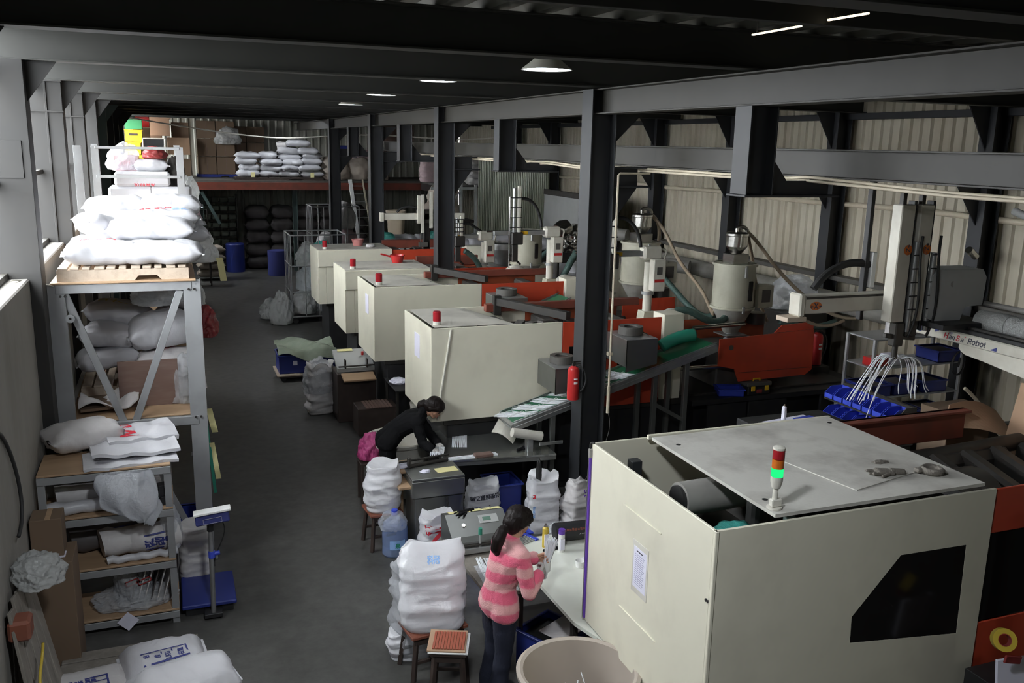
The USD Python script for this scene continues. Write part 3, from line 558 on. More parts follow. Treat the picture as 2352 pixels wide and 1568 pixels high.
# ================================================================ left side: the tall rack and its load
def pallet(label, x0, x1, y0, y1, z, mat='wood_pale', nb=9, along='y', h=.13):
    t = thing('pallet', label, 'pallet', ((x0 + x1) / 2, (y0 + y1) / 2, z)); w, d = (x1 - x0) / 2, (y1 - y0) / 2
    if along == 'y':   # boards run along y, side by side in x
        s = 2 * w / nb
        for i in range(nb): part('board', box(-w + i * s + .008, -w + (i + 1) * s - .012 - .01 * (i % 3), -d, d, h - .022, h), M[mat], t)
        for y in (-d + .02, 0, d - .02):
            part('stringer', prism([(-w, 0), (w * .15, 0), (w * .22, .045), (w * .5, .045), (w * .57, 0), (w, 0), (w, h - .022), (-w, h - .022)], .03, 'y', y - .015), M[mat], t)
    else:
        s = 2 * d / nb
        for i in range(nb): part('board', box(-w, w, -d + i * s + .006, -d + (i + 1) * s - .012, h - .022, h), M[mat], t)
        for x in (-w + .03, 0, w - .03): part('stringer', box(x - .03, x + .03, -d, d, 0, h - .022), M[mat], t)
    return t
RACK = thing('storage_rack', 'tall grey steel rack on the left with V braces in its near end', 'rack')
def upright_post(x, y, z1, w=.1):
    return cat(box(x - w / 2, x + w / 2, y - .004, y + .004, 0, z1, .001), box(x - w / 2, x - w / 2 + .008, y, y + .07, 0, z1, .001), box(x + w / 2 - .008, x + w / 2, y, y + .07, 0, z1, .001), box(x - w / 2 - .03, x + w / 2 + .03, y - .03, y + .09, 0, .01, .001))
for y, z1 in ((9.2, 2.95), (12.6, 4.18), (15.6, 4.18)):
    for x in (-1.04, .16): part('post', upright_post(x, y, z1, .16 if z1 < 4 else .09), M['rack_steel'], RACK)
for z in (2.9, 1.53):
    part('end_beam', box(-1.04, .16, 9.19, 9.24, z - .05, z + .04), M['rack_steel'], RACK)
    for x in (-1.06, .17): part('side_beam', box(x - .025, x + .025, 9.24, 15.6, z - .05, z + .04), M['rack_steel'], RACK)
part('brace', bar((-.97, 9.235, 2.85), (-.52, 9.235, 1.5), .07, .02, (0, 1, 0)), M['rack_steel'], RACK); part('brace', bar((.05, 9.215, 2.85), (-.45, 9.215, 1.5), .07, .02, (0, 1, 0)), M['rack_steel'], RACK)
part('brace', bar((-.5, 9.235, 1.48), (-.98, 9.235, .2), .06, .02, (0, 1, 0)), M['rack_steel'], RACK); part('brace', bar((-.45, 9.215, 1.48), (.08, 9.215, .2), .06, .02, (0, 1, 0)), M['rack_steel'], RACK)
part('deck_board', box(-1.08, .2, 9.17, 12.5, 2.94, 2.958), M['wood_tan'], RACK, label='tan upper deck board'); part('deck_board', box(-1.08, .2, 12.5, 15.7, 2.94, 2.958), M['wood_tan'], RACK)
part('deck_board', box(-1.03, .14, 9.24, 15.6, 1.57, 1.588), M['wood_tan'], RACK)
for z in (4.16, 3.8, 3.47): part('rung', bar((-.84, 12.6, z), (.16, 12.6, z), .03, .035), M['rack_steel'], RACK)
for x in (-.84,): part('guard_post', upright_post(x, 12.6, 4.18, .085), M['rack_steel'], RACK)
for x, z in ((-1.0, 2.83), (-.96, 2.83), (.13, 2.86), (.18, 2.86), (.13, 1.56), (.18, 1.56)): part('bolt', cyl((x, 9.19, z), (x, 9.178, z), .012, sides=6), M['iron'], RACK)
part('pulley', lathe([(.012, -.01), (.04, -.01), (.04, .01), (.012, .01), (.012, -.01)], n=16), M['rack_steel'], RACK)
stage.GetPrimAtPath(str(RACK.GetPath()) + '/pulley').GetPrim(); UsdGeom.Xformable(stage.GetPrimAtPath(str(RACK.GetPath()) + '/pulley')).AddTransformOp().Set(Gf.Matrix4d().SetRotate(Gf.Rotation(Gf.Vec3d(1, 0, 0), 90)) * Gf.Matrix4d().SetTranslate(Gf.Vec3d(-.93, 9.17, 2.62)))
pallet('pale wooden pallet on the top deck of the tall rack under the white sacks', -1.02, .14, 9.22, 10.42, 2.958, nb=11)

SID = [0]
def put_sack(label, c, dims, rz=0, mat='sack', tilt=(0, 0), text=None, group=None, name='sack', n=26, ends=.1, wr=.012):
    SID[0] += 1; s = SID[0]
    m = sack(*dims, seed=s, n=n, ends=ends, wr=wr)
    t = thing(name, label, 'sack', c, rz, group=group)
    m = rot(m, tilt[0], tilt[1], 0); part('body', m, M[mat], t, smooth=True)
    for k in (-1, 1):   # the sewn ends
        e = box(-.012, .012, -dims[1] * .44, dims[1] * .44, -.006, .006); e = moved(e, (k * (dims[0] / 2 + .008), 0, dims[2] * .40)); part('seam', rot(e, tilt[0], tilt[1], 0), M[mat], t)
    if text:
        for (txt, h, ox, oy, rzz, mt, cjk) in text:
            a = math.radians(rzz); xd = (math.cos(a), math.sin(a), 0); yd = (-math.sin(a), math.cos(a), 0)
            part('print', drape(letters(txt, h, .001, True, cjk), np.array([ox, oy, dims[2] * 1.1]), xd, yd, m, .002), M[mt], t)
    return t
Z0 = 3.09
put_sack('white sack with red letters, left in the bottom row on the rack pallet', (-.62, 9.52, Z0), (.72, .5, .24), 4, text=[('M 8 W', .08, -.05, .06, 180, 'ink_red', False)])
put_sack('plump white sack at the right of the bottom row on the rack pallet', (-.1, 9.5, Z0), (.78, .52, .235), -3)
put_sack('big white sack lying across on top of the bottom row, its front in half shade', (-.18, 9.86, Z0 + .19), (.84, .5, .25), -4)
put_sack('white sack with yellow scribble slumped at the left edge of the rack load', (-.7, 10.0, Z0 + .2), (.42, .42, .26), 30, tilt=(0, 22))
put_sack('white sack printed in red and blue in the middle of the rack load', (-.05, 10.2, Z0 + .3), (.66, .5, .2), 2, text=[('85 50', .07, -.12, -.1, 0, 'ink_red', False), ('8 M', .06, .0, .06, 0, 'ink_red', False), ('日期', .08, .16, -.02, 0, 'ink_sky', True)])
put_sack('thin white sack tucked beneath the left plump one, mostly hidden', (-.52, 10.28, Z0 + .3), (.5, .4, .17), 0)
put_sack('plump white sack high on the left of the rack load', (-.52, 10.62, Z0 + .38), (.66, .5, .22), 1)
put_sack('plump white sack high on the right of the rack load, with a pointed corner', (.0, 10.6, Z0 + .38), (.66, .5, .24), -2)
put_sack('bottom filler sack deep in the rack load, lowest left', (-.6, 10.15, Z0), (.8, .55, .22), 0)
put_sack('bottom filler sack deep in the rack load, lowest right', (.02, 10.2, Z0 + .12), (.72, .5, .2), 0)
put_sack('filler sack under the high left plump sack', (-.5, 10.66, Z0 + .18), (.66, .5, .2), 0)
put_sack('filler sack under the high right plump sack', (.02, 10.66, Z0 + .2), (.66, .5, .2), 0)
# second bay, behind the guard
pallet('second wooden pallet on the rack deck behind the guard rungs', -.95, .1, 12.75, 13.8, 2.958, nb=9)
yb = 13.05
for k, (x, z, L, H, lab) in enumerate(((-.5, 3.09, .62, .24, 'lowest left'), (-.0, 3.09, .62, .24, 'lowest right'), (-.5, 3.3, .62, .22, 'second layer left'), (.0, 3.3, .6, .22, 'second layer right'))):
    put_sack('white sack behind the rack guard rungs, %s' % lab, (x, yb, z), (L, .55, H), 0)
for x, L, lab in ((-.46, .54, 'left'), (.03, .52, 'right')):
    t = thing('wrapped_pack', 'square white pack behind the rack guard rungs, %s of the pair with faint red print' % lab, 'pack', (x, yb, 3.5))
    b = box(-L / 2, L / 2, -.26, .26, 0, .165, .03); part('wrap', b, M['sack'], t)
    part('print', on_plane(letters('M 18 W 85', .035, .001, True), (0, -.1, .166), (1, 0, 0), (0, 1, 0)), M['ink_red' if x < -.2 else 'ink_grey'], t)
t = thing('wrapped_pack', 'long square white pack one layer above the pair behind the guard rungs', 'pack', (-.31, yb, 3.668)); part('wrap', box(-.34, .34, -.26, .26, 0, .19, .03), M['sack'], t)
part('print', on_plane(letters('30 88 M W', .035, .001, True), (.02, -.262, .02), (1, 0, 0), (0, 0, 1)), M['ink_red'], t)
put_sack('small white pillow sack on top of the square packs behind the guard', (-.2, yb, 3.86), (.44, .34, .17), 2)
t = thing('film_wrapped_carton', 'pinkish carton wrapped in clear film at the top left behind the guard rungs', 'carton', (-.52, yb + .1, 3.86), 8)
part('carton', box(-.15, .15, -.14, .14, 0, .2), M['sack_pink'], t); part('film', lump(.44, .4, .36, 11, 4), M['film_clear'], t, smooth=True); part('print', on_plane(letters('28H', .05, .001), (-.02, -.143, .11), (1, 0, .05), (0, 0, 1)), M['ink_red'], t)
t = thing('cloth_bundle', 'red patterned cloth bundle on top of the small white pillow sack', 'bundle', (-.15, yb + .02, 4.02)); part('cloth', lump(.32, .3, .16, 13, 3), M['red_dull'], t, smooth=True)
t = thing('tray_frame', 'dark open box with a pale frame standing on the red cloth bundle', 'box', (-.15, yb + .1, 4.14), 6); part('back', box(-.13, .13, 0, .012, 0, .14), M['black'], t); part('frame', cat(box(-.14, .14, -.02, .01, .135, .15), box(-.14, -.128, -.02, .01, 0, .15), rot(box(.12, .132, -.02, .01, 0, .16), 0, 8, 0)), M['off_white'], t)
solo('sack', 'dark grey slumped bag at the right behind the guard rungs', 'sack', moved(lump(.3, .4, .5, 17, 4), (.08, yb + .2, 3.55)), M['cloth_grey'], smooth=True)
solo('film_scrap', 'greyish clear film hanging over the right rear of the guard', 'film', moved(lump(.28, .3, .4, 19, 4), (.26, yb + .6, 3.4)), M['film_grey'], smooth=True)
t = thing('film_bag', 'clear film bag with a yellow tag hanging off the right edge of the rack deck', 'bag', (.3, 10.3, 2.98)); part('film', lump(.36, .3, .3, 23, 4), M['film_grey'], t, smooth=True); part('tag', cloth(4, 8, lambda u, v: np.stack([.14 + .07 * u + .04 * v, -.05 + 0 * u, .05 - .24 * v + .02 * np.sin(v * 5)], -1)), M['paper_yellow'], t)
# lower deck of the rack
LZ = 1.588
pallet('wooden pallet on the lower deck of the tall rack behind the brown board', -.98, -.3, 10.1, 11.3, LZ, nb=6)
t = solo('board', 'dark brown board leaning upright behind the V braces of the rack', 'board', cbox((-.3, 9.62, LZ + .24), (.57, .02, .5), .003, rx=4), M['wood_brown'])
low = [('crumpled white sack at the lower left behind the brace', (-.7, 10.3, LZ + .3), (.62, .5, .24), 8, 'sack'), ('white sack with a yellow scribble at upper left of the lower deck heap', (-.6, 10.6, LZ + .72), (.62, .55, .25), -12, 'sack'),
       ('crumpled white sack in the middle left of the lower deck heap', (-.66, 10.35, LZ + .52), (.6, .5, .26), -6, 'sack'), ('film wrapped white sack large in the middle of the heap', (-.15, 10.2, LZ + .52), (.66, .6, .38), 6, 'sack'),
       ('white sack low in the middle of the heap with red print', (-.12, 10.1, LZ + .2), (.62, .6, .32), -4, 'sack_dull'), ('white sack at the right edge of the heap', (.05, 10.9, LZ + .55), (.5, .6, .34), 12, 'sack'),
       ('lowest white sack on the right beside the brown board', (.0, 10.15, LZ + .0), (.5, .7, .24), 0, 'sack_dull'), ('topmost dull sack with red letters under the deck', (-.1, 10.7, LZ + .86), (.6, .5, .22), 25, 'sack')]
for i, (lab, c, d, rz, m) in enumerate(low):
    put_sack(lab, c, d, rz, m, tilt=(0, (-8, 10, 5, -6, 0, 9, 0, 14)[i]), text=[('M 8 W', .07, 0, 0, 60, 'ink_red', False)] if i in (4, 7) else ([('口十一', .1, 0, -.05, 0, 'gold', True)] if i == 1 else None), wr=.03)
solo('film_bag', 'clear crumpled film over the upper sacks of the lower deck', 'film', moved(lump(.5, .5, .3, 31, 4), (-.18, 10.1, LZ + .98)), M['film'], smooth=True)
solo('film_bag', 'clear film bag with a yellow sticker at the lower right of the lower deck', 'film', moved(lump(.32, .5, .5, 33, 4), (.06, 9.75, LZ)), M['film'], smooth=True)
solo('sack', 'red and grey woven sack at the top left under the rack deck', 'sack', rot(moved(sack(.7, .5, .16, 71), (-.35, 11.5, LZ + 1.0)), 0, -18, 0, at=(-.35, 11.5, LZ + 1.0)), M['red'], smooth=True)
solo('paper_sack', 'flattened pale paper sack on the near left of the lower deck', 'sack', moved(cloth(14, 12, lambda u, v: np.stack([-.3 + .55 * u, -.2 + .45 * v, .1 + .05 * np.sin(u * 7 + v * 3) + .05 * meshkit.noise(np.stack([u * 6, v * 6, u * 0], -1), 4)], -1), .012), (-.65, 9.6, LZ - .02)), M['sack_dull'], smooth=40)
solo('carton_sheet', 'flattened tan carton sheet lying at the left end of the lower deck', 'carton', cbox((-.8, 9.7, LZ + .05), (.35, .5, .03), rz=8), M['carton_dim'])
solo('hanging_bag', 'dark red plastic bag hanging off the right side of the rack', 'bag', moved(lump(.3, .5, .36, 41, 4), (.3, 10.6, 2.1)), M['film_red'], smooth=True)
solo('hanging_bag', 'greenish film bag hanging just above the dark red bag', 'bag', moved(lump(.2, .4, .3, 43, 3), (.24, 10.9, 2.36)), M['film_grey'], smooth=True)
def tag_strip(lab, x, y, z, L, mat, w=.05):
    solo('ribbon', lab, 'ribbon', cloth(4, 12, lambda u, v: np.stack([x + w * (u - .5) + .05 * v, y + .02 * np.sin(v * 7), z - L * v], -1), .003), M[mat], smooth=40)
tag_strip('upper yellow ribbon tied on the right post of the rack', .26, 9.3, 1.6, .26, 'paper_yellow', .06)
tag_strip('lower yellow ribbon hanging from the right post of the rack', .27, 9.25, 1.25, .4, 'paper_yellow', .05)
tag_strip('dark green cord hanging beside the yellow ribbons on the rack', .23, 9.25, 1.45, .75, 'teal', .03)
solo('rope', 'thin white string tied from the sill to the left post of the rack', 'string', hose([(-1.3, 8.6, 3.08), (-1.2, 8.9, 3.02), (-1.05, 9.18, 2.93)], .006), M['off_white'], smooth=True)
# things kept under the rack and at its foot
for x, z, lab in ((.05, .0, 'blue plastic crate on the floor under the rack'), (-.35, .75, 'blue crate on the rack foot ledge behind the steel shelf')):
    t = thing('crate', lab, 'crate', (x, 9.75, z)); part('shell', crate(.38, .5, .32), M['blue'], t)
solo('support_box', 'dark box under the rack that carries the upper blue crate', 'box', box(-.56, -.14, 9.5, 10.05, 0, .745), M['carton_dim'])
solo('sack', 'pale sack with green lettering standing between shelf and rack post', 'sack', moved(upright(.28, .3, .62, 5), (.05, 8.75, .0)), M['sack_dull'], smooth=True)

# ================================================================ steel shelf in front
SH = thing('steel_shelf', 'grey steel shelf with four tan boards standing near the left wall', 'shelf')
sx0, sx1, sy0, sy1 = -1.17, -.12, 7.95, 8.52
for x in (sx0 + .03, sx1 - .03):
    for y in (sy0 + .02, sy1 - .02): part('post', cat(box(x - .03, x + .03, y - .003, y + .003, 0, 1.5, .001), box(x - .03, x - .024, y, y + .03, 0, 1.5, .001)), M['rack_steel'], SH)
for z in (1.5, 1.1, .61, .12):
    part('shelf_board', box(sx0, sx1, sy0 + .012, sy1, z, z + .02), M['wood_tan'], SH, label='tan shelf board')
    part('front_rail', box(sx0, sx1, sy0, sy0 + .012, z - .065, z - .002), M['rack_steel'], SH); part('back_rail', box(sx0, sx1, sy1 - .012, sy1, z - .065, z - .002), M['rack_steel'], SH)
def flat_sack(lab, c, w, d, rz, seed, mat='sack', h=.02, bend=.06, text=None):
    f = lambda u, v: np.stack([(u - .5) * w, (v - .5) * d, bend * (meshkit.noise(np.stack([u * 2.5, v * 2.5, u * 0 + seed], -1), seed) - .3) + .008 * np.sin(u * 17 + v * 5)], -1)
    m = cloth(22, 18, f, h); t = thing('empty_sack', lab, 'sack', c, rz); part('body', m, M[mat], t, smooth=40)
    for (txt, hh, ox, oy, rzz, mt, cjk) in (text or []):
        a = math.radians(rzz); part('print', drape(letters(txt, hh, .001, True, cjk), np.array([ox, oy, .4]), (math.cos(a), math.sin(a), 0), (-math.sin(a), math.cos(a), 0), m, .002), M[mt], t)
    return t
flat_sack('flat stack of white sheets lowest on top of the steel shelf', (-.45, 8.2, 1.53), .76, .44, 6, 51, h=.025, bend=.015)
flat_sack('flat white sack with a pinkish rim on top of the steel shelf', (-.42, 8.35, 1.58), .72, .5, 8, 52, h=.03, bend=.05)
flat_sack('white sack with large red letters lying behind on the steel shelf top', (-.38, 8.62, 1.62), .6, .42, 14, 53, h=.04, bend=.08, text=[('BW', .15, -.12, .06, -80, 'ink_red', False), ('++', .06, -.25, .03, -80, 'ink_red', False)])
solo('sack', 'crumpled greyish sack hanging over the left end of the steel shelf top', 'sack', rot(moved(sack(.62, .46, .24, 54, ends=.2, wr=.05), (-.86, 8.62, 1.55)), 0, 0, 24, at=(-.86, 8.62, 0)), M['sack_dull'], smooth=True)
t = thing('film_bag', 'clear plastic bag hanging over the front of the steel shelf', 'bag', (-.49, 7.9, 1.1))
def bagf(u, v):
    w = .2 - .02 * v + .05 * np.sin(v * 3); ph = u * 2 * math.pi
    return np.stack([np.cos(ph) * w * (1 - .55 * np.clip(v - .72, 0, 1) / .28) + .1 * v ** 2 + .02 * np.sin(ph * 5 + v * 9), np.sin(ph) * (.03 + .09 * np.sin(v * 2.6)) - .05 + .02 * np.sin(ph * 7), .42 - .46 * v - .06 * np.sin(ph + 1) * v], -1)
part('film', cloth(48, 20, bagf, .002), M['film'], t, smooth=True)
def roll(lab, c, L, r, rz, mat='sack', text=None):
    t = thing('film_roll', lab, 'roll', c, rz); n = 12
    m = tube([(-L / 2 + L * i / n, .012 * math.sin(i * 1.7), r + .008 * math.sin(i * 2.3)) for i in range(n + 1)], [r * (.96 + .05 * math.sin(i * 1.3)) for i in range(n + 1)], 18)
    part('body', m, M[mat], t, smooth=40)
    for (w, h, ox, oz, txt) in (text or []):
        part('print', drape(rectframe(w, h, .012, .001), np.array([ox, -.3, r + oz]), (1, 0, .08), (0, 0, 1), m, .002), M['ink_blue'], t); part('print', drape(letters(txt, h * .5, .001, True, True), np.array([ox, -.3, r + oz]), (1, 0, .08), (0, 0, 1), m, .002), M['ink_blue'], t)
roll('white film roll at the front of the upper shelf tier', (-.72, 8.06, 1.12), .8, .06, 4)
roll('greyish film roll at the back of the upper shelf tier, printed in blue', (-.65, 8.27, 1.12), .85, .1, 2, 'sack_dull', [(.2, .12, .2, .0, '科冠')])
roll('thick grey roll uppermost in the upper shelf tier', (-.7, 8.33, 1.3), .8, .07, 2, 'sack_dark')
roll('thick film roll with a blue framed print on the second tier of the shelf', (-.42, 8.2, .63), .64, .13, 3, 'sack_dull', [(.2, .15, .14, .0, '冠冠®')])
roll('thin white roll at the front of the second tier of the shelf', (-.4, 8.02, .63), .58, .035, 3)
roll('dim grey roll at the back of the second tier of the shelf', (-.65, 8.37, .63), .7, .12, 2, 'sack_dark', [(.2, .14, .1, .04, '科冠')])
solo('film_bag', 'clear film bundle at the right end of the second shelf tier', 'film', moved(lump(.2, .34, .4, 57, 4), (-.16, 8.25, .64)), M['film'], smooth=True)
solo('tape_gun', 'small dark tool with a red part at the right of the upper shelf tier', 'tool', cat(cbox((-.2, 8.08, 1.24), (.1, .1, .12), rz=20), cbox((-.2, 8.05, 1.16), (.06, .08, .08), rz=20)), M['black'])
t = thing('film_stack', 'big bundle of folded clear film bags on the lowest shelf tier', 'film bundle', (-.5, 8.2, .14)); part('base', lump(.72, .4, .16, 58, 4), M['film'], t, smooth=True)
for i in range(7):
    part('bag', rot(cbox((.02 + .055 * i, 0, .22), (.012, .3, .34), ry=16), 0, 0, 0), M['sack_dull' if i % 3 else 'sack_dark'], t)
for i in range(2): part('print', on_plane(rectframe(.12, .05, .01, .002), (.0 + .1 * i, -.152, .27), (.9, 0, .3), (0, 0, 1)), M['red_dull'], t)
part('cover', lump(.34, .36, .42, 60, 4), M['film_clear'], t, smooth=True)
solo('paper', 'small white paper scrap poking out under the lowest shelf board', 'paper', rot(cbox((-.55, 7.93, .1), (.13, .003, .13), ry=45), 0, 0, 0), M['paper'])
# along the left wall
t = thing('carton', 'brown carton with a pale label standing against the left wall', 'carton', (-1.02, 7.55, .0)); part('body', box(-.17, .14, -.2, .2, 0, 1.0), M['carton_dim'], t); part('label', box(-.02, .08, -.1, .02, 1.0, 1.002), M['paper'], t)
t = thing('carton', 'dim brown carton sitting on the tall one against the left wall', 'carton', (-1.05, 7.6, 1.0)); part('body', box(-.13, .1, -.12, .12, 0, .32), M['carton_dim'], t); part('tape', box(-.02, .02, -.122, .122, .32, .322), M['wood_tan'], t)
for i in range(5):
    solo('plank', 'grey weathered plank leaning on the left wall, %s from the near side' % ORD[i], 'plank', bar((-.98 + .02 * i, 6.1 + .16 * i, .0), (-1.16, 6.35 + .16 * i, 1.15 + .03 * (i % 2)), .15, .022, (1, 0, .2)), M['wood_grey'])
solo('film_scrap', 'crumpled white plastic on top of the leaning planks', 'film', moved(lump(.34, .4, .22, 63, 4), (-1.02, 6.7, 1.18)), M['film_grey'], smooth=True)
solo('tool_bag', 'dark red tool case hung at the far left edge', 'bag', box(-1.18, -1.04, 6.25, 6.42, .95, 1.1, .02), M['wood_red'])
solo('cable', 'black cable hanging in a loop on the concrete wall at the left edge', 'cable', hose([(-1.18, 6.5, 2.3), (-1.17, 7.1, 1.9), (-1.16, 7.15, 1.6), (-1.16, 6.9, 1.45)], .014), M['rubber'], smooth=True)
solo('strap', 'yellowish strap curling beside the dark red tool case', 'strap', hose([(-.98, 6.3, .9), (-.99, 6.25, .8), (-.99, 6.12, .75), (-.98, 6.08, .6)], .01), M['gold'], smooth=True)

# platform scale
t = thing('platform_scale', 'blue platform scale with a column and a tilted display head beside the shelf', 'scale', (.15, 8.3, 0))
part('platform', box(-.25, .23, -.3, .32, .08, .12, .01), M['blue'], t); part('frame', box(-.22, .2, -.26, .28, 0, .08), M['black'], t)
part('column', cyl((.02, -.36, .04), (.03, -.36, .95), .022), M['galv'], t, smooth=30); part('bracket', box(-.06, .1, -.4, -.24, .02, .06), M['black'], t); part('clamp', cat(cyl((.03, -.36, .6), (.03, -.36, .66), .03), cyl((.03, -.36, .63), (.1, -.36, .64), .02)), M['blue_bin'], t)
hd = part('head', cbox((.05, -.39, 1.0), (.29, .14, .1), .01, ry=-4, rx=-10), M['ink_blue'], t); part('cover', cbox((.05, -.4, 1.062), (.32, .16, .022), .004, ry=-5, rx=-8), M['white'], t, label='white cover plate'); part('badge', on_plane(rectframe(.16, .05, .004), (.05, -.475, 1.0), (1, 0, .09), (0, 0, 1)), M['ink_grey'], t)
part('neck', cyl((.03, -.36, .86), (.03, -.37, .98), .03), M['black'], t); part('cord', hose([(.12, -.38, .97), (.14, -.36, .8), (.06, -.35, .6), (.05, -.33, .5)], .005), M['rubber'], t, smooth=True)
# pallet with sacks in the near left corner
pallet('grey wooden pallet in the near left corner under printed sacks', -1.02, .02, 6.35, 7.45, .0, 'wood_grey', nb=7, along='x', h=.15)
pm = put_sack('pale sack with a blue printed table at the left on the near pallet', (-.8, 6.72, .16), (.68, .5, .17), 6, 'sack_dull')
for nm, ox, txt in ((0, 0, '合格证'),):
    m = sack(.68, .5, .17, seed=SID[0])
    part('print', drape(rectframe(.3, .2, .014, .001), np.array([.02, -.08, .3]), (1, .06, 0), (0, 1, 0), m, .003), M['ink_blue'], pm)
    for k in (-.03, .03): part('print', drape(box(-.15, .15, k - .004, k + .004, 0, .001, 0), np.array([.02, -.08, .3]), (1, .06, 0), (0, 1, 0), m, .003), M['ink_blue'], pm)
    part('print', drape(letters('规格 重量', .035, .001, True, True), np.array([.0, -.02, .3]), (1, .06, 0), (0, 1, 0), m, .003), M['ink_blue'], pm)
pm = put_sack('white sack with a blue table marked KG in the middle of the near pallet', (-.24, 6.86, .16), (.62, .5, .26), 8, 'sack')
m = sack(.62, .5, .26, seed=SID[0])
part('print', drape(rectframe(.34, .15, .012, .001), np.array([.0, -.1, .4]), (1, .06, 0), (0, 1, 0), m, .003), M['ink_blue'], pm)
for k in (-.1, -.02, .06): part('print', drape(box(k - .005, k + .005, -.075, .075, 0, .001, 0), np.array([.0, -.1, .4]), (1, .06, 0), (0, 1, 0), m, .003), M['ink_blue'], pm)
for k, tx, cj in ((-.14, '名', True), (-.06, '包', True), (.02, '1KG', False), (.11, '日期', True)): part('print', drape(letters(tx, .04, .001, True, cj), np.array([k, -.1, .4]), (0, 1, 0), (-1, 0, 0), m, .003), M['ink_blue'], pm)
put_sack('shiny white film sack at the right of the near pallet, bottom edge of the picture', (-.1, 6.42, .2), (.72, .42, .3), 16, 'sack_thin', ends=.35, wr=.03)
put_sack('lower pale sack beneath the shiny one on the near pallet', (-.6, 6.5, .14), (.7, .4, .12), 4, 'sack_dull')

# ================================================================ far end: mezzanine and what stands on and under it
MZ = thing('mezzanine', 'storage mezzanine across the far end with a dark red edge beam', 'mezzanine')
part('floor_plate', box(-1.05, 10.6, 30.4, 34.2, 2.94, 3.0), M['iron_dusty'], MZ); part('floor_plate', box(8.2, 10.3, 27.2, 30.4, 2.94, 3.0), M['iron_dusty'], MZ)
part('edge_beam', box(-1.1, 8.2, 30.36, 30.5, 2.7, 2.94), M['rust_red'], MZ, label='dark red edge beam'); part('edge_beam', box(8.15, 8.3, 27.2, 30.36, 2.72, 2.94), M['iron'], MZ)
for x in (.95, 3.9, 6.5): part('post', hcol(x, 30.6, 0, 2.7, .15, .15), M['rust_red'] if x > 6 else M['column_green'], MZ)
part('brace', bar((.95, 30.5, 2.7), (.4, 30.5, 1.6), .1), M['column_green'], MZ); part('brace', bar((.95, 30.5, 2.7), (1.5, 30.5, 1.6), .1), M['column_green'], MZ)
pallet('dark pallet under the stacked white sacks on the mezzanine', 2.05, 4.85, 30.5, 31.6, 3.0, 'wood_dark', nb=8, h=.1)
for ci, (x, n, nm, L) in enumerate(((2.47, 4, 'leftmost', .74), (3.17, 4, 'second', .7), (3.83, 5, 'third', .7), (4.48, 5, 'rightmost', .74))):
    for k in range(n):
        put_sack('white sack %s from the bottom in the %s column of the mezzanine stack' % (ORD[k], nm), (x + .07 * math.sin(k * 2.1 + ci * 5), 30.95 + .08 * math.sin(k * 1.7 + ci), 3.1 + k * (.19 + .012 * math.sin(ci * 4 + k))), (L + .06 * math.sin(k * 5 + ci * 3), .62, .25), 9 * math.sin(k * 3 + ci * 2), 'sack', n=18, group=None, wr=.025)
put_sack('white sack lying alone on the very top of the mezzanine stack', (4.1, 30.95, 4.1), (.8, .6, .24), -3, 'sack', n=18)
put_sack('crumpled white sack leaning at the top left of the tall half of the mezzanine stack', (3.62, 31.05, 4.02), (.4, .4, .2), 70, 'sack_dull', tilt=(0, 40), n=18)
for x in (2.6, 4.5): solo('tag', 'small yellow tag at the foot of the mezzanine stack, %s one' % ('left' if x < 3 else 'right'), 'tag', box(x - .06, x + .06, 30.61, 30.62, 3.1, 3.26), M['paper_yellow'])
def loose(lab, x, y, z, w, d, h, mat, s, name='sack'): return solo(name, lab, 'sack', moved(lump(w, d, h, s, 3, .2), (x, y, z)), M[mat], smooth=True)
loose('big beige sack just right of the white mezzanine stack', 5.3, 31.1, 3.0, 1.1, .9, .85, 'sack_beige', 101)
loose('second beige sack beyond the fourth middle column on the mezzanine', 6.2, 31.2, 3.0, 1.0, .8, .8, 'sack_beige', 102)
loose('low beige sack lying in front between the middle columns on the mezzanine', 6.75, 31.0, 3.0, .8, .6, .3, 'sack_beige', 103)
for i, (x, z, lab) in enumerate(((6.35, 3.0, 'lower left'), (6.95, 3.0, 'lower right'), (6.45, 3.5, 'upper left'), (7.1, 3.45, 'upper right'))):
    solo('sack', 'pinkish sack with red print on the right of the mezzanine, %s of its pile' % lab, 'sack', moved(upright(.6, .5, .5, 110 + i), (x, 32.2, z)), M['sack_pink'], smooth=True)
solo('crate', 'blue crate on top of the goods right of the white mezzanine stack', 'crate', moved(crate(.55, .5, .4), (6.0, 32.6, 3.75)), M['blue']); solo('carton', 'carton carrying the blue crate on the mezzanine', 'carton', box(5.6, 6.4, 32.2, 33.0, 3.0, 3.75), M['carton_dim'])
for i, (x, y) in enumerate(((8.3, 29.8), (9.0, 30.2), (9.6, 28.0))):
    solo('sack', '%s pinkish sack standing on the right wing of the mezzanine' % ORD[i], 'sack', moved(upright(.62, .5, .72, 120 + i), (x, y, 3.0)), M['sack_pink'], smooth=True)
for k in range(4): put_sack('sack %s from the bottom in the mezzanine stack by the third middle column' % ORD[k], (9.3, 27.6, 3.02 + k * .21), (.8, .6, .24), 5 * k, 'sack_dull', n=16, wr=.03)
